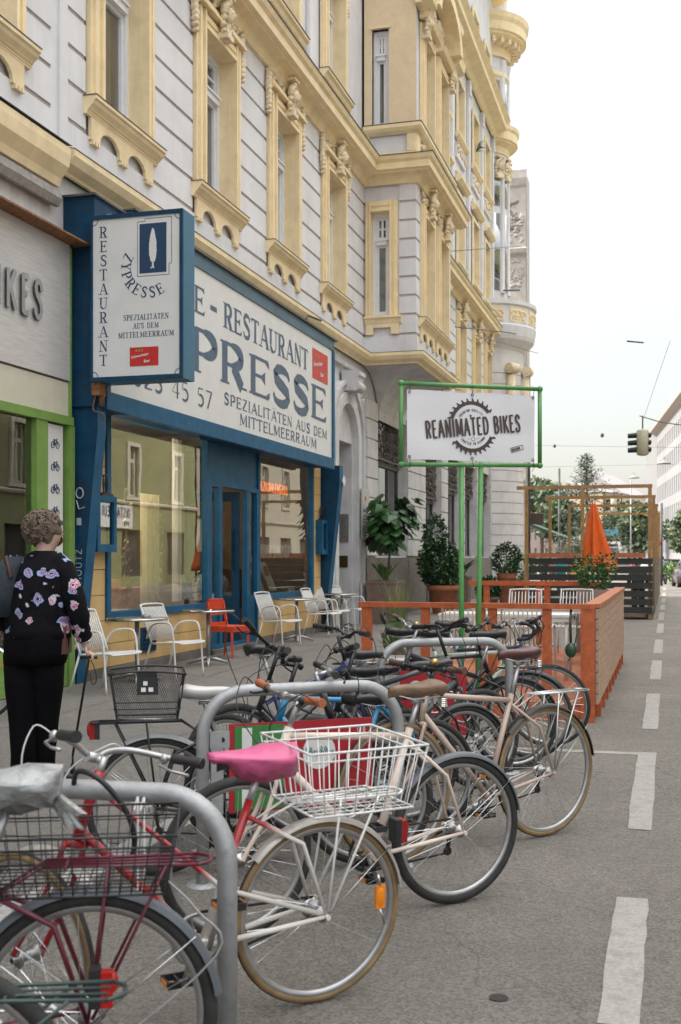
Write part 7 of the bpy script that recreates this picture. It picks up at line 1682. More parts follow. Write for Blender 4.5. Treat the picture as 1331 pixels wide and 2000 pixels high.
# closed orange parasol
x, y = dp(1160, 27.0); um = thing('parasol', 'closed orange parasol standing in front of the black slatted terrace', 'parasol', (x, y, 0))
q = MB(); n = 60; rings = []
for zz, rr, off in ((2.85,.02,0),(2.80,.05,0),(2.55,.10,.01),(2.25,.16,.03),(1.9,.22,.06),(1.6,.27,.09),(1.35,.33,.12),(1.27,.35,.13)):
    rings.append([Vector((x+off+rr*(1+.30*math.sin(6*a+1.2*math.sin(zz*2))+.10*math.sin(13*a+zz*3))*math.cos(a), y+rr*.8*(1+.30*math.sin(6*a+1.2*math.sin(zz*2))+.10*math.sin(13*a+zz*3))*math.sin(a), zz+(.06*math.sin(3*a) if zz < 1.4 else 0))) for a in [2*math.pi*k/n for k in range(n)]])
q.loft(rings[::-1]); q.build('canopy', orangeU, um); q = MB(); q.tube([(x,y,0),(x,y,2.9)], .022, 8); q.lathe([(0,.08),(.28,.08),(.3,0)], (x,y,0), 20); q.build('pole', alu, um)

# ------------------------------------------------------------------ pots and plants
def leafball(q, c, r, n, s, rnd, shape=1.0, droop=0.0, inner=.35):
    for k in range(n):
        a = rnd.uniform(0, 6.283); zc = rnd.uniform(-1, 1); rr = math.sqrt(1-zc*zc); m = rnd.uniform(inner, 1)**.6
        p = Vector((c[0]+r[0]*m*rr*math.cos(a), c[1]+r[1]*m*rr*math.sin(a), c[2]+r[2]*m*zc)); L_ = s*rnd.uniform(.6,1.3)
        d = Vector((rr*math.cos(a)+rnd.uniform(-.6,.6), rr*math.sin(a)+rnd.uniform(-.6,.6), zc*.5+rnd.uniform(-.7,.7)-droop)).normalized(); w = d.cross(Vector((rnd.uniform(-1,1),rnd.uniform(-1,1),rnd.uniform(-1,1)))).normalized()*L_*.28*shape
        q.face([p, p+d*L_*.45+w, p+d*L_, p+d*L_*.45-w])
def heart_leaf(q, p, d, L_, rnd):
    d = d.normalized(); w = d.cross(Vector((0,0,1)))
    if w.length < .1: w = Vector((1,0,0))
    w.normalize(); nrm = w.cross(d); W_ = L_*.48; m = [(0,0,0),(.12,.8,.03),(.35,1,.05),(.65,.7,.02),(1,0,-.08)]
    top = [p+d*(a*L_)+w*(b*W_)-nrm*(c*L_*-1)-nrm*(.10*b*L_) for a, b, c in m]; bot = [p+d*(a*L_)-w*(b*W_)-nrm*(c*L_*-1)-nrm*(.10*b*L_) for a, b, c in m]; mid = [p+d*(a*L_)+nrm*(c*L_) for a, b, c in m]
    for k in range(4): q.face([mid[k], mid[k+1], top[k+1], top[k]], True); q.face([mid[k], bot[k], bot[k+1], mid[k+1]], True)
# big heart-leaved tree in a wooden tub
d = 25.0; x, y = dp(752, d); pt = thing('potted_tree', 'potted tree with large heart shaped leaves in a square wooden tub', 'plant', (x, y, PZ)); rnd = random.Random(21)
q = MB(); q.loft([[Vector((x+a*sx, y+b_*sx, PZ+z_)) for a, b_ in ((-.34,-.3),(.34,-.3),(.34,.3),(-.34,.3))] for sx, z_ in ((.9,0),(1,.86),(1.04,.87),(1.04,.93),(.9,.93),(.9,.85))], smooth=False)
tb = q.build('tub', boxW, pt)
q = MB(); q.tube(bez([(x+.05,y,PZ+.85),(x+.1,y,PZ+1.4),(x+.13,y+.02,PZ+2.0),(x+.10,y,PZ+2.5)]), [.03]*6+[.025]*6+[.018]*7, 8); q.tube(bez([(x+.12,y,PZ+1.6),(x+.3,y,PZ+2.0),(x+.42,y,PZ+2.3)]), .014, 6); q.tube(bez([(x+.11,y,PZ+1.8),(x-.1,y,PZ+2.1),(x-.2,y,PZ+2.3)]), .014, 6); q.build('trunk', barkM, pt)
big = mat('leaf_big', (.022,.07,.016), .4, var=.45, vs=3); q = MB()
for k in range(240):
    a = rnd.uniform(0,6.283); rr = .50*rnd.random()**.6*(1+.35*math.sin(3*a+1)); zc = PZ+rnd.uniform(1.85,2.62)+.22*math.sin(2*a+.6); p = Vector((x+.13+rr*math.cos(a), y+rr*.8*math.sin(a), zc)); dd = Vector((math.cos(a)*.7+rnd.uniform(-.3,.3), math.sin(a)*.7+rnd.uniform(-.3,.3), -rnd.uniform(.3,1.1))); heart_leaf(q, p, dd, rnd.uniform(.18,.32), rnd)
q.build('foliage', big, pt)
q = MB()
for k in range(26):
    a = rnd.uniform(0,6.283); L_ = rnd.uniform(.35,.6); p = Vector((x+.0,y,PZ+.9)); e = p+Vector((math.cos(a)*L_*.55, math.sin(a)*L_*.55, L_*.75)); w = Vector((-math.sin(a), math.cos(a), 0))*.055; q.face([p, p*.5+e*.5+w+Vector((0,0,.05)), e, p*.5+e*.5-w+Vector((0,0,.05))])
q.build('broad_leaf_clump', leafM, pt)
# conical shrub in terracotta pot
def pot(x, y, z, r0, r1, h, m, parent):
    q = MB(); q.lathe([(r0,0),(r1*.96,h*.80),(r1*1.06,h*.81),(r1*1.08,h),(r1*.94,h),(r1*.9,h*.85),(0,h*.85)], (x,y,z), 28); return q.build('pot', m, parent)
d = 29.5; x, y = dp(866, d); pt = thing('potted_shrub', 'tall leafy shrub in a round terracotta pot by the grilled windows', 'plant', (x, y, PZ)); pot(x, y, PZ, .26, .38, .72, terra, pt)
q = MB(); leafball(q, (x-.12,y,PZ+1.30), (.50,.5,.62), 1500, .11, rnd); leafball(q, (x-.22,y,PZ+1.95), (.30,.3,.62), 800, .10, rnd); leafball(q, (x-.02,y,PZ+1.0), (.55,.5,.35), 700, .11, rnd); q.build('foliage', leafD, pt)
q = MB(); leafball(q, (x-.05,y-.1,PZ+1.35), (.5,.45,.6), 260, .12, rnd, inner=.8); q.build('young_leaves', leafM, pt); q = MB(); q.tube([(x,y,PZ+.6),(x-.1,y,PZ+1.6)], .03, 6); q.build('stem', barkM, pt)
d = 32.5; x, y = dp(903, d); pt = thing('potted_agave', 'broad leaved plant in a tall brown planter between the green posts', 'plant', (x, y, PZ))
q = MB(); q.loft([[Vector((x+a*sx, y+b_*sx, PZ+z_)) for a, b_ in ((-.24,-.24),(.24,-.24),(.24,.24),(-.24,.24))] for sx, z_ in ((.8,0),(1,.82),(1.05,.9),(.9,.9))], smooth=False); q.build('planter', boxW, pt)
q = MB()
for k in range(44):
    a = rnd.uniform(0,6.283); L_ = rnd.uniform(.4,.8); p = Vector((x,y,PZ+.88)); e = p+Vector((math.cos(a)*L_*.7, math.sin(a)*L_*.7, L_*.65)); m_ = (p+e)/2+Vector((0,0,.12)); w = Vector((-math.sin(a), math.cos(a), 0))*.06; q.face([p, m_+w, e, m_-w])
q.build('foliage', leafM, pt)
for (u, d, rx, rz, zc, lab, m_) in ((990,33.0,.40,.52,1.35,'dark leafy bush in a pot left of the pergola post',leafD),(955,30.0,.30,.30,.62,'round dark clipped bush in a small pot behind the right green post',leafD),(1018,36,.5,.5,1.1,'light leaved shrub beside the pergola post',leafL)):
    x, y = dp(u, d); pt = thing('potted_bush', lab, 'plant', (x, y, PZ)); pot(x, y, PZ, .18, .26, zc-rz*.7, terra if u > 980 else boxW, pt); q = MB(); leafball(q, (x,y,PZ+zc), (rx,rx,rz), 1100, .10, rnd); q.build('foliage', m_, pt)
# spiky yucca behind the railing
x, y = dp(770, 12.6); pt = thing('spiky_plant', 'spiky green yucca in a white pot behind the left end of the orange rail', 'plant', (x, y, PZ)); pot(x, y, PZ, .15, .19, .34, signW, pt); q = MB()
for k in range(150):
    a = rnd.uniform(0,6.283); el = rnd.uniform(-.15,1.5); L_ = rnd.uniform(.32,.5); p = Vector((x,y,PZ+.42)); e = p+Vector((math.cos(a)*math.cos(el)*L_*.8, math.sin(a)*math.cos(el)*L_*.8, math.sin(el)*L_)); w = Vector((-math.sin(a), math.cos(a), 0))*.009; q.face([p+w, e, p-w])
q.build('foliage', mat('yucca_green', (.10,.20,.05), .5, var=.4, vs=10), pt)
x, y = dp(775, 16.0); q = MB()
for k in range(120):
    a = rnd.uniform(0,6.283); L_ = rnd.uniform(.5,.95); p = Vector((x+rnd.uniform(-.1,.1),y,PZ+.35)); e = p+Vector((math.cos(a)*L_*.35, math.sin(a)*L_*.3, L_)); m_ = (p+e)/2+Vector((0,0,.08)); w = Vector((-math.sin(a), math.cos(a), 0))*.004; q.face([p+w, m_+w, e, m_-w, p-w])
pt = thing('grass_tuft', 'tuft of thin feathery grass in a pot below the wooden tub', 'plant', (x, y, PZ)); q.build('blades', mat('grass_dry', (.16,.19,.08), .6, var=.4), pt); pot(x, y, PZ, .15, .2, .38, boxW, pt)
# flower planter in the terrace corner
x, y = dp(1158, 16.9); pt = thing('flower_planter', 'grey brown planter with red orange flowers in the rear terrace corner', 'planter', (x, y, DZ)); q = MB(); q.box(x-.22, x+.24, y-.2, y+.2, DZ, DZ+.92); q.build('box', mat('planter_taupe', (.27,.20,.17), .7), pt)
q = MB(); leafball(q, (x+.02,y,DZ+1.08), (.22,.2,.2), 420, .07, rnd); leafball(q, (x-.12,y,DZ+1.32), (.14,.14,.14), 60, .06, rnd); leafball(q, (x+.2,y,DZ+1.3), (.16,.16,.16), 160, .06, rnd); leafball(q, (x+.0,y,DZ+1.2), (.3,.2,.16), 200, .07, rnd); q.build('foliage', leafM, pt)
q = MB()
for k in range(6): c = Vector((x+.18+rnd.uniform(-.16,.12), y+rnd.uniform(-.15,.1), DZ+1.28+rnd.uniform(-.12,.16))); q.ell(c, (.022,.022,.018), 6, 4)
q.build('blossom', mat('blossom_red', (.75,.09,.02), .6), pt)

# ------------------------------------------------------------------ background street
# neighbour building past the side street
nb_ = thing('neighbour_building', 'weathered pale building with ornate top just past the corner tower', 'building', (-10, 68, 0))
wm_ = mat('neighbour_wall', (.46,.43,.40), .9, var=.14, vs=3, dirt=.6, dcol=(.26,.22,.19), ds=1.6); PN = Pl((-13.8,56,0),(1,0,0),(0,-1,0)); PN2 = Pl((-14,56,0),(1,0,0),(0,-1,0))
hs = [(5.2, 6.3, z_, z_+2.1) for z_ in (1.0,6.2,10.3,14.2)]
q = MB(); holes(q, PN, 0, 7.2, 0, 20.2, hs, .3); q.build('wall', wm_, nb_); q = MB(); q.box(-13.8,-6.6,56.31,57.6,0,20.2); q.build('rear_block', wm_, nb_)
q = MB(); profile(q, PN, 0, 7.25, [(0,19.5),(.1,19.6),(.2,19.9),(.2,20.3),(0,20.4)]); profile(q, PN, 0, 7.2, [(0,9.4),(.2,9.5),(.2,9.7),(0,9.8)]); profile(q, PN, 0, 7.2, [(0,5.2),(.2,5.3),(.2,5.5),(0,5.5)]); profile(q, PN, 5.0, 7.25, [(0,16.2),(.2,16.3),(.25,16.5),(0,16.6)]); q.build('cornice', wm_, nb_)
q = MB()
for h in hs: q.face([PN(h[0],h[2],-.2),PN(h[1],h[2],-.2),PN(h[1],h[3],-.2),PN(h[0],h[3],-.2)])
q.build('window', glassDk, nb_, kind='stuff')
for k in range(4): foliage_orn(PN, 6.35, 7.1, 10.4+2.1*k, 12.0+2.1*k, .0, nb_, 22, 900+k, m=wm_); foliage_orn(PN, 5.3, 6.9, 17.2, 19.0, .0, nb_, 24, 950, m=wm_)
q = MB(); 
for z_ in (12.4,): profile(q, PN, 4.9, 6.6, [(0,z_),(.6,z_+.1),(.7,z_+.4),(0,z_+.5)])
for y_ in (5.0,6.5): q.lathe([(.16,10),(.14,12.3)], PN(y_,0,.25), 10)
q.build('balcony_canopy', ornY, nb_)
# far sunlit building on the right
fb_ = thing('white_building', 'long white sunlit building at the far right with rows of tall windows', 'building', (*dp(1310, 145), 0))
A_ = Vector((*dp(1284, 165), 0)); B_ = Vector((*dp(1400, 104), 0)); ee = (B_-A_).normalized(); LL = (B_-A_).length; PW = Pl(tuple(A_), tuple(ee), (ee.y, -ee.x, 0))
wwm = mat('white_sunlit_wall', (.29,.295,.31), .8, var=.04, vs=.3); H_ = 19.6
rows = [(2.2,2.3),(6.0,2.2),(9.4,2.2),(12.8,2.2),(16.0,1.9)]; nW = 26
hs = [(LL*(k+.32)/nW, LL*(k+.68)/nW, z_, z_+h) for k in range(nW) for z_, h in rows]
q = MB(); holes(q, PW, 0, LL, 0, H_, hs, .3); q.build('wall', wwm, fb_)
q = MB(); A2 = Vector((*dp(1262, 167), 0)); q.face([tuple(A2), tuple(A_), (A_.x,A_.y,H_+.0), (A2.x,A2.y,H_)]); C2 = Vector((*dp(1420, 150), 0)); q.face([tuple(A2),(A2.x,A2.y,H_),(C2.x,C2.y+60,H_),(C2.x,C2.y+60,0)]); q.build('gable_wall', wwm, fb_)
q = MB()
for h in hs: q.face([PW(h[0],h[2],-.15),PW(h[1],h[2],-.15),PW(h[1],h[3],-.15),PW(h[0],h[3],-.15)])
q.build('window', mat('far_window', (.10,.10,.11), .3, var=.3), fb_, kind='stuff')
q = MB(); profile(q, PW, -1.5, LL, [(0,H_-.5),(.4,H_-.3),(.9,H_),(.9,H_+.35),(0,H_+.5)]); profile(q, PW, 0, LL, [(0,5.0),(.3,5.1),(.3,5.3),(0,5.4)]); q.build('cornice', mat('far_cornice', (.34,.30,.27), .8), fb_)
q = MB(); pbox(q, PW, 6, 30, H_+.4, H_+4, -8, -1.2); pbox(q, PW, 38, LL, H_+.4, H_+6.5, -10, -1.0); q.build('attic', mat('attic_grey', (.50,.50,.52), .7), fb_)
q = MB(); pbox(q, PW, 37.5, LL, H_+6.51, H_+6.9, -10.4, .2); q.build('attic_roof', leadM, fb_)
for y_ in (LL*.66,): q = MB(); profile(q, PW, y_, LL, [(0,14.9),(.35,15),(.35,15.3),(0,15.4)]); profile(q, PW, y_, LL, [(0,8.6),(.35,8.7),(.35,9),(0,9.1)]); q.build('balcony', mat('far_trim_beige', (.55,.48,.38), .8), fb_)
# second far row
def simple_house(label, u0, d0, u1, d1, h, m, rm=leadM, rh=2.2, rowsn=4, depth=14):
    a = Vector((*dp(u0, d0), 0)); b_ = Vector((*dp(u1, d1), 0)); e = (b_-a).normalized(); L_ = (b_-a).length; P = Pl(tuple(a), tuple(e), (e.y, -e.x, 0)); t = thing('far_house', label, 'building', ((a.x+b_.x)/2, (a.y+b_.y)/2, 0))
    n = max(3, int(L_/3)); hs = [(L_*(k+.3)/n, L_*(k+.7)/n, 1.5+(h-2)*j/rowsn, 1.5+(h-2)*j/rowsn+(h-2)/rowsn*.55) for k in range(n) for j in range(rowsn)]
    q = MB(); holes(q, P, 0, L_, 0, h, hs, .3); q.build('wall', m, t); q = MB(); pbox(q, P, 0.01, L_-.01, 0, h, -depth, -.31); q.build('rear_block', m, t)
    q = MB()
    for x_ in hs: q.face([P(x_[0],x_[2],-.2),P(x_[1],x_[2],-.2),P(x_[1],x_[3],-.2),P(x_[0],x_[3],-.2)])
    q.build('window', mat('far_window', (.20,.20,.20), .3, var=.3), t, kind='stuff')
    q = MB(); q.prism([(-.3,0),(depth/2,rh),(depth+.3,0)], lambda a_, b__, d_: P(d_, h+b__, -a_), -.2, L_+.2); q.build('roof', rm, t)
    return t
simple_house('beige house with grey roof in the far gap beside the white building', 1216, 230, 1266, 250, 14.5, mat('far_beige', (.50,.42,.34), .85), mat('far_roof', (.36,.33,.33), .8), 5)
simple_house('pale house closing the view behind the tram', 1120, 300, 1216, 300, 11, mat('far_pale', (.55,.53,.49), .85), mat('far_roof', (.36,.33,.33), .8), 4)
simple_house('ochre house behind the traffic lights in the distance', 1182, 190, 1212, 195, 12.5, mat('far_ochre', (.45,.36,.24), .85), mat('far_roof', (.36,.33,.33), .8), 2)
simple_house('low pink and white market building behind the trees at the left', 1030, 150, 1120, 175, 7, mat('far_pink', (.50,.40,.37), .85), mat('far_roof2', (.30,.15,.10), .8), 3, 2)
# trees
def tree(label, u, d, zb, zt, r, m1, m2, n=2600, ls=.5, cone=False, trunk_r=.16, seed=0, grp=None):
    rnd = random.Random(seed); x, y = dp(u, d); t = thing('tree', label, 'tree', (x, y, 0), group=grp); q = MB(); q.tube([(x,y,0),(x+.05,y,zb),(x,y,zb+(zt-zb)*.6),(x,y,zt-.2)], [trunk_r,trunk_r*.8,trunk_r*.45,.02], 8)
    for k in range(9):
        z_ = zb+(zt-zb)*(.05+.09*k); a = rnd.uniform(0,6.28); rr = r*(1-(k/9 if cone else .3*k/9))*.8; q.tube([(x,y,z_),(x+rr*.5*math.cos(a),y+rr*.5*math.sin(a),z_+.3*rr),(x+rr*math.cos(a),y+rr*math.sin(a),z_+(.1 if cone else .5)*rr)], [trunk_r*.3,trunk_r*.2,.02], 5)
    q.build('trunk', barkM, t); q1, q2 = MB(), MB()
    blobs = []
    for k in range(30):
        if cone: f_ = rnd.random()**.8; z_ = zb+(zt-zb)*f_; rr = r*(1.02-f_)*rnd.uniform(.3,1); a = rnd.uniform(0,6.28); blobs.append(((x+rr*math.cos(a), y+rr*math.sin(a), z_), r*.34*(1.1-f_)+.12))
        else: a = rnd.uniform(0,6.28); ph = rnd.uniform(-.9,1); rr = math.sqrt(1-ph*ph)*r*rnd.uniform(.35,.85); blobs.append(((x+rr*math.cos(a), y+rr*math.sin(a), (zb+zt)/2+(zt-zb)*.38*ph), r*rnd.uniform(.22,.42)))
    for i, (c, br) in enumerate(blobs): leafball(q1 if i % 5 < 3 else q2, c, (br,br,br*(.6 if cone else .8)), n//30, ls, rnd, 1.3, inner=.1)
    q1.build('crown', m1, t); q2.build('crown_light', m2, t); return t
x, y = dp(1146, 52); rnd = random.Random(4); t = thing('tree', 'airy dark conifer rising above the pergola beams', 'tree', (x, y, 0)); q = MB(); q.tube([(x,y,0),(x+.05,y,3),(x,y,6.3)], [.09,.06,.01], 8); q1 = MB()
for k in range(110):
    z_ = 1.2+5.0*(k/110)**.9; rr = (2.2*(1-(z_-1.2)/5.3)+.12)*rnd.uniform(.55,1.1); a = rnd.uniform(0,6.28); e_ = Vector((x+rr*math.cos(a), y+rr*math.sin(a), z_+.35*rr)); o_ = Vector((x,y,z_)); q.tube([o_, (o_+e_)/2-Vector((0,0,.08*rr)), e_], [.02,.012,.004], 4)
    for j in range(int(14+rr*16)):
        f_ = rnd.uniform(.25,1.05); p = o_+(e_-o_)*f_+Vector((rnd.uniform(-.13,.13), rnd.uniform(-.13,.13), rnd.uniform(-.12,.10))); d_ = Vector((rnd.uniform(-1,1),rnd.uniform(-1,1),rnd.uniform(-.6,.8))).normalized()*rnd.uniform(.08,.17); w_ = d_.orthogonal().normalized()*.03; q1.face([p, p+d_*.5+w_, p+d_, p+d_*.5-w_])
q.build('trunk', barkM, t); q1.build('crown', mat('conifer', (.045,.08,.055), .6, var=.5, vs=3), t)
tree('bright green round tree behind the awning left of the dark tree', 1058, 95, 3.0, 8.3, 2.6, leafF, leafG, 3000, .5, False, .2, 2)
tree('small dark green tree between the bright tree and the pergola middle post', 1100, 80, 2.6, 5.6, 1.5, leafF, leafM, 2400, .4, False, .2, 8)
for i, (u, d, zt, r, lab) in enumerate(((1228,150,9.2,3.0,'leafy street tree left of the second traffic light'),(1250,120,7.2,2.2,'dark street tree seen through the right end of the pergola'),(1202,170,8.5,2.8,'street tree behind the tram'),(1240,190,11.0,4.0,'tallest far street tree before the beige house'),(1172,180,7.5,3.0,'pale green far tree above the parasol tip'),(1342,86,5.6,1.15,'tree with bright leaves cut off by the right edge'))):
    tree(lab, u, d, zt*.28, zt, r, leafF, leafG, 1900, .6 if d > 110 else .35, False, .22, 20+i)
x, y = dp(1318, 70); t_ = thing('shrub', 'low yellow green shrub at the foot of the white building', 'plant', (x, y, 0)); q = MB(); leafball(q, (x,y,.7), (.9,.9,.6), 500, .25, rnd); q.build('foliage', leafL, t_)
x, y = dp(1313, 88); t_ = thing('shrub', 'round shrub hanging over the wall of the white building', 'plant', (x, y, 3.3)); q = MB(); leafball(q, (x,y,3.6), (1.1,1.1,.8), 500, .3, rnd); q.build('foliage', leafM, t_)
# traffic lights hung over the street
def signal(label, u, v, d, s=1.0, side=True, body=(.46,.44,.33)):
    x, y = dp(u, d); z_ = ht(v, d); t = thing('traffic_light', label, 'traffic light', (x, y, z_-.5*s)); m_ = mat('signal_housing', body, .5, var=.12)
    q = MB(); rg = []
    for zz, rr in ((-.5,.10),(-.47,.19),(-.42,.23),(.42,.23),(.47,.19),(.5,.10)): rg.append([Vector((x+s*rr*1.0*math.cos(a), y+s*rr*math.sin(a), z_+s*zz)) for a in [2*math.pi*k/14 for k in range(14)]])
    q.loft(rg); q.build('housing', m_, t)
    for sx in (-1, 1):
        for k in range(3):
            zz = z_+s*(.27-.27*k); L_ = .34 if sx < 0 else .10; q = MB(); q.tube([(x+sx*s*.2, y, zz), (x+sx*s*(.2+L_), y-.02, zz-.02)], [s*.105, s*.09], 12, caps=False); q.lathe([(0,0),(s*.1,0)], (x+sx*s*.215, y, zz), 12, axis='x'); q.build('lamp_hood', black, t)
    q = MB(); q.tube([(x,y,z_+.5*s),(x,y,z_+1.0*s)], .025, 6); q.build('hanger', leadM, t)
    return t, (x, y, z_)
s1, p1 = signal('traffic light hanging from the wire against the white building', 1256, 864, 43)
s2, p2 = signal('smaller far traffic light above the tram', 1200, 985, 75, 1.0)
def wire(pts, r, lab, nm='overhead_wire', m=leadM): q = MB(); q.tube(pts, r, 4); return tag(q.build(nm, m), lab, 'wire')
P = lambda u, v, d: (*dp(u, d), ht(v, d))
wire([P(1250,812,43), P(1290,824,43.5), P(1345,832,44)], .02, 'thick bracket wire carrying the traffic light over the street')
wire([P(1257,820,43), P(1310,665,30)], .006, 'thin stay wire rising from the hanging traffic light')
wire([P(1045,870,60), P(1340,874,60)], .007, 'thin horizontal span wire across the sky under the banner height'); wire([P(1060,912,70), P(1340,906,68)], .007, 'lowest span wire across the sky')
wire([P(885,490,30), P(1020,480,50)], .012, 'thin wire from the bay to the tower balcony')
wire([P(890,638,30), P(985,648,36), P(1008,652,37)], .018, 'dark bracket wire in front of the tower balcony')
wire([P(930,655,36), P(1052,690,42)], .010, 'thin dark wire below the tower balcony'); wire([P(985,567,44), P(1015,566,45)], .04, 'short dark bar beside the tower')
wire([P(1225,666,40), P(1258,669,40)], .03, 'short dark wire spacer alone in the sky')
def lampd(u, v, d, lab, sc=1.0):
    x, y, z_ = P(u, v, d); t = thing('hanging_street_lamp', lab, 'street lamp', (x, y, z_)); q = MB(); q.lathe([(.05,.28),(.10,.22),(.42,.05),(.45,0),(.0,-.04)], (x,y,z_), 20); q.v = [((a-x)*sc+x,(b-y)*sc+y,(c-z_)*sc+z_) for a,b,c in q.v]; q.build('shade', mat('lamp_grey', (.25,.25,.26), .5), t); q = MB(); q.tube([(x,y,z_+.25*sc),(x,y,z_+.45*sc)], .02, 5); q.build('hook', leadM, t)
lampd(1298, 906, 62, 'grey street lamp hanging in front of the white building', .85); lampd(1239, 934, 80, 'small street lamp above the beige far house', .9); lampd(1201, 962, 90, 'smallest hanging street lamp above the ochre house', .9)
for (u, v, d, lab) in ((1084,871,60,'small dark box on the span wire above the trees'),(1177,850,50,'tiny dark wire clamp hanging in the middle of the sky')):
    x, y, z_ = P(u, v, d); q = MB(); q.ell((x,y,z_), (.08,.08,.1), 8, 6); tag(q.build('wire_clamp', leadM), lab, 'clamp')
# poles
for (u, d, zt, lab) in ((1093,70,7.0,'dark street pole between the bright tree and the dark tree'),(1233,110,9,'pale far pole left of the pergola right post'),(1293,64,4.6,'no parking sign pole before the white building')):
    x, y = dp(u, d); t_ = thing('street_pole', lab, 'pole', (x, y, 0)); q = MB(); q.tube([(x,y,0),(x,y,zt)], .07, 8); q.build('shaft', leadM if u != 1233 else steel, t_)
    if u == 1293:
        q = MB(); q.lathe([(0,0),(.14,0),(.14,.03),(0,.03)], (x-.1,y-.12,2.4), 20, axis='y'); q.build('sign_disc', mat('noparking', (.25,.03,.08), .5), t_)
# awning and kiosk
t_ = thing('market_stall', 'market stall with dark green sloping awning beside the pergola', 'stall', (*dp(1075, 62), 0)); x0_, y0_ = dp(1030, 60); x1_, y1_ = dp(1112, 62)
q = MB(); za, zb_ = ht(1020, 60), ht(1052, 62); q.loft([[Vector((x0_,y0_,za)), Vector((x1_,y1_,zb_)), Vector((x1_,y1_,zb_-.18)), Vector((x0_,y0_,za-.12))], [Vector((x0_,y0_+7,za)), Vector((x1_,y1_+7,zb_)), Vector((x1_,y1_+7,zb_-.18)), Vector((x0_,y0_+7,za-.12))]], smooth=False); q.build('awning', mat('awning_dark_green', (.03,.06,.05), .6), t_)
for (x, y) in ((x0_,y0_),(x1_,y1_)): q = MB(); q.tube([(x,y+.1,0),(x,y+.1,2.6)], .05, 6); q.build('post', leadM, t_)
t_ = thing('kiosk', 'small yellow poster kiosk behind the orange parasol', 'kiosk', (*dp(1130, 55), 0)); x, y = dp(1130, 55); q = MB(); q.box(x-.45,x+.45,y,y+.8,0,2.35); q.build('body', mat('kiosk_grey', (.35,.34,.31), .7), t_); q = MB(); q.box(x-.38,x+.38,y-.03,y-.002,.5,1.35); q.build('poster_lower', mat('poster_yellow', (.45,.30,.06), .6, var=.4, vs=3), t_); q = MB(); q.box(x-.38,x+.38,y-.03,y-.002,1.45,2.15); q.build('poster_upper', mat('poster_dark', (.10,.08,.06), .6, var=.5, vs=6), t_)
t_ = thing('green_booth', 'bright green shop column with a green lit sign left of the pergola', 'kiosk', (*dp(1010, 47), 0)); x, y = dp(1006, 47); q = MB(); q.box(x-.25,x+.25,y,y+.4,PZ,2.5); q.build('column', mat('booth_green', (.10,.38,.05), .5), t_); q = MB(); q.box(x-.1,x+.1,y-.03,y-.002,2.55,2.85); q.build('lit_cross', mat('signal_green', (.02,.4,.2), .5, emit=((.02,.9,.4), .8)), t_)
t_ = thing('shop_board', 'dark brown projecting shop board above the awning', 'sign', (*dp(1046, 56), ht(1013,56))); x, y = dp(1046, 56); q = MB(); q.box(x-.4,x+.4,y,y+.2,ht(1024,56),ht(1003,56)); q.build('board', mat('board_brown', (.05,.03,.025), .6), t_)
# tram
x, y = dp(1192, 118); t_ = thing('tram', 'white and red tram coming up the street in the distance', 'tram', (x, y, 0)); trW = mat('tram_white', (.62,.60,.58), .4); trR = mat('tram_red', (.42,.02,.03), .4)
q = MB(); q.loft([[Vector((x+a*1.15,y+yy,z_)) for a, z_ in ((-1,.9),(1,.9),(1.0,2.7),(.85,3.25),(-.85,3.25),(-1.0,2.7))] for yy in (0,.01,14)], smooth=False); q.build('body', trW, t_)
q = MB(); q.loft([[Vector((x+a*1.18,y+yy,z_)) for a, z_ in ((-1,.3),(1,.3),(1,.92),(-1,.92))] for yy in (-.12,14)], smooth=False); q.build('skirt', trR, t_); q = MB(); q.box(x-.85,x+.85,y-.03,y-.004,1.3,2.6); q.build('windscreen', mat('tram_glass', (.08,.10,.11), .15), t_); q = MB(); q.box(x-.8,x+.8,y-.03,y-.004,2.72,3.0); q.build('route_display', black, t_)
q = MB(); q.ell((x-.8,y-.13,.65),(.12,.03,.1),8,5); q.build('headlight', signW, t_); q = MB(); q.ell((x+.8,y-.13,.65),(.12,.03,.1),8,5); q.build('headlight', signW, t_)
q = MB(); q.box(x-.9,x+1.3,y-4,y-3.9,3.35,3.75) if False else q.box(*sorted((dp(1172,105)[0],dp(1212,105)[0])), 104, 104.1, ht(1047,105), ht(1036,105)); tag(q.build('direction_sign', mat('sign_blue', (.08,.25,.36), .5)), 'light blue direction sign spanning above the tram', 'sign')
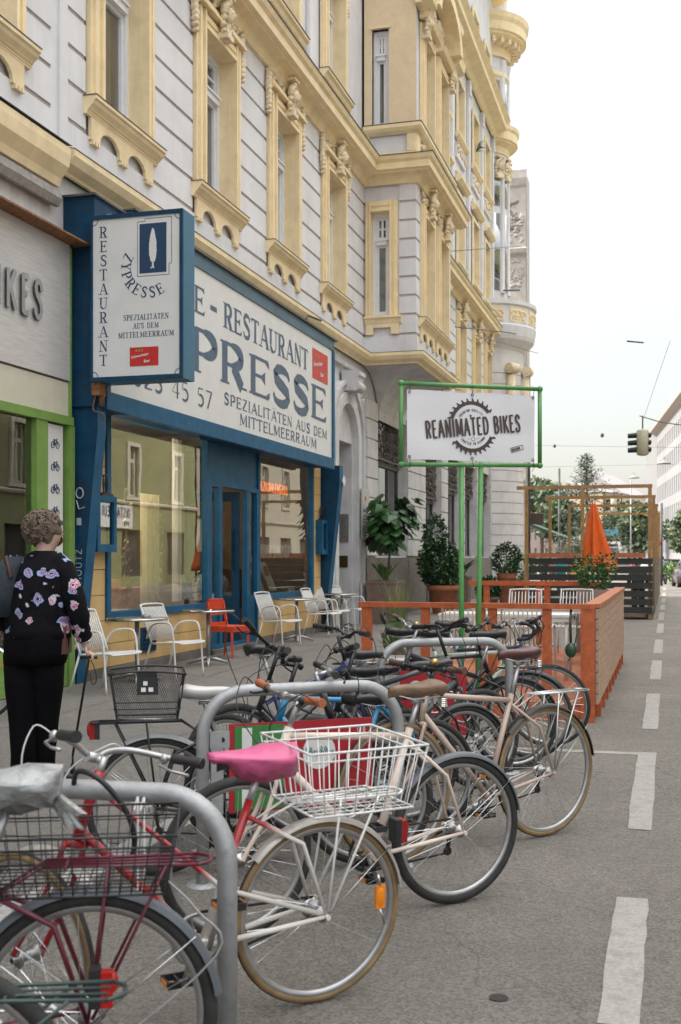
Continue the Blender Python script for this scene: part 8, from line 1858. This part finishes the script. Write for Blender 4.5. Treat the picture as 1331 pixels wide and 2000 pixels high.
# cars
def car(label, u, d, col, ang=90, L_=4.2, W_=1.75, Hc=1.45, grp=None):
    x, y = dp(u, d); t = thing('parked_car', label, 'car', (x, y, 0), R_(ang), grp, local=True); cm = mat('car_'+str(col), col, .25, var=.05, coat=.6)
    def sec(xx, w, z0_, z1_, wt): return [Vector((xx,-w,z0_)), Vector((xx,-w,z0_+(z1_-z0_)*.55)), Vector((xx,-w*wt,z1_)), Vector((xx,w*wt,z1_)), Vector((xx,w,z0_+(z1_-z0_)*.55)), Vector((xx,w,z0_))]
    w = W_/2; h = L_/2; q = MB(); q.loft([sec(-h,w*.8,.35,.75,.8), sec(-h+.15,w*.95,.25,.92,.9), sec(-h*.4,w,.22,.98,.93), sec(h*.45,w,.22,.95,.93), sec(h-.2,w*.95,.25,.82,.85), sec(h,w*.8,.35,.62,.8)]); b_ = q.build('body', cm, t)
    q = MB(); q.loft([sec(-h+.25,w*.86,.9,.94,.95), sec(-h*.55,w*.86,.9,Hc-.03,.78), sec(0,w*.86,.9,Hc,.8), sec(h*.22,w*.86,.9,Hc-.05,.8), sec(h*.52,w*.84,.9,.97,.95)]); q.build('glasshouse', mat('car_glass', (.02,.025,.03), .1), t)
    q = MB(); q.box(-h*.55,h*.2,-w*.66,w*.66,Hc-.02,Hc+.012); q.build('roof', cm, t)
    for sx in (-h*.62, h*.62):
        for sy in (-1, 1): q = MB(); q.lathe([(0,-.1),(.2,-.1),(.31,-.09),(.32,.09),(.2,.1),(0,.1)], (sx,sy*(w-.08),.32), 18, axis='y'); q.build('wheel', rubber, t)
    for sy in (-1, 1):
        q = MB(); q.ell((-h+.05,sy*w*.68,.68),(.06,.14,.09),8,5); q.build('headlight', signW, t); q = MB(); q.ell((h-.05,sy*w*.66,.66),(.06,.14,.09),8,5); q.build('tail_light', redS, t)
    return t
car('dark car parked in front of the white building, nearest of the right row', 1310, 86, (.05,.055,.06), 96)
car('dark car half cut off by the right edge of the picture', 1352, 62, (.03,.03,.035), 96)
car('silver car behind the dark one at the right', 1298, 104, (.30,.31,.33), 96)
car('dark car standing left of the tram front, seen through the pergola', 1222, 100, (.03,.04,.05), 92)
car('pale car between the trees seen through the pergola', 1256, 118, (.45,.46,.47), 92); car('white van like car far behind the silver car', 1284, 128, (.55,.55,.55), 95, Hc=1.8)
# motor scooter at the far kerb
x, y = dp(1296, 68); t_ = thing('scooter', 'dark motor scooter parked before the far right cars', 'scooter', (x, y, 0), 1.8, local=True)
for xx in (-.55,.6): q = MB(); q.lathe([(.12,-.05),(.25,-.05),(.27,0),(.25,.05),(.12,.05)], (xx,0,.27), 18, axis='y'); q.build('wheel', rubber, t_)
q = MB(); q.loft([ering((-.75,0,.6),.05,.1,10), ering((-.5,0,.65),.05,.16,10), ering((-.1,0,.62),.05,.17,10), ering((.1,0,.35),.05,.15,10)]); q.tube([(.1,0,.3),(.45,0,.32),(.52,0,.9),(.5,0,1.05)], [.12,.1,.09,.05], 8); q.build('body', mat('scooter_dark', (.04,.03,.03), .3), t_); q = MB(); q.tube([(.48,-.3,1.08),(.5,0,1.05),(.48,.3,1.08)], .02, 6); q.build('handlebar', black, t_)
# people in the distance
def far_person(label, u, d, top, shirt, legs, z=0, h=1.7, seated=False):
    x, y = dp(u, d); t = thing('person', label, 'person', (x, y, z), local=True); sc = h/1.7
    Vv = [(0,0,.9),(0,0,1.15),(0,0,1.38),(0,0,1.47),(0,0,1.58),(0,0,1.66),(.09,0,.85),(.1,.03,.45),(.1,0,.04),(-.09,0,.85),(-.1,-.03,.45),(-.1,0,.04),(.19,0,1.36),(.25,.02,1.1),(.24,.1,.87),(-.19,0,1.36),(-.25,.02,1.1),(-.24,.1,.87)]
    Ee = [(0,1),(1,2),(2,3),(3,4),(4,5),(0,6),(6,7),(7,8),(0,9),(9,10),(10,11),(2,12),(12,13),(13,14),(2,15),(15,16),(16,17)]; Rd = [.13,.12,.12,.05,.085,.07,.09,.06,.045,.09,.06,.045,.055,.042,.03,.055,.042,.03]
    skin_body('body', [(a*sc,b*sc,c*sc) for a,b,c in Vv], Ee, Rd, skin_m, t, 1)
    q = MB(); q.loft([ering((0,0,1.43*sc),.10,.08,12), ering((0,0,1.36*sc),.21,.13,12), ering((0,0,1.1*sc),.18,.14,12), ering((0,0,.86*sc),.19,.15,12)]); q.tube([(.17,0,1.37*sc),(.255,.02,1.1*sc),(.25,.05,1.0*sc)],[.075,.06,.055],8); q.tube([(-.17,0,1.37*sc),(-.255,.02,1.1*sc),(-.25,.05,1.0*sc)],[.075,.06,.055],8); q.build('shirt', mat('shirt_'+str(shirt), shirt, .8), t)
    q = MB(); q.tube([(.09,0,.9*sc),(.1,.03,.45*sc),(.1,0,.06)],[.11,.08,.065],8); q.tube([(-.09,0,.9*sc),(-.1,-.03,.45*sc),(-.1,0,.06)],[.11,.08,.065],8); q.build('trousers', mat('legs_'+str(legs), legs, .8), t)
    q = MB(); q.ell((0,.015,1.63*sc),(.095,.10,.10),10,7,None,.2); q.build('hair', mat('hair_dark', (.03,.022,.018), .7), t)
far_person('distant person in a turquoise shirt standing by the market stall', 1097, 46, 0, (.04,.33,.36), (.10,.11,.14)); far_person('distant person in dark clothes left of the turquoise shirt', 1063, 58, 0, (.03,.03,.035), (.03,.03,.04))
far_person('distant person in a red top beside the turquoise shirt', 1082, 60, 0, (.40,.08,.05), (.1,.1,.12)); far_person('distant person in white left of the pergola post', 1008, 50, 0, (.5,.5,.5), (.08,.08,.1), PZ)
far_person('dark haired person sitting low on the black terrace, only the head showing', 1247, 33, 0, (.05,.04,.04), (.03,.03,.03), .14-.32, 1.66); far_person('distant person in a pink top seen through the pergola', 1236, 90, 0, (.45,.22,.24), (.1,.1,.12))
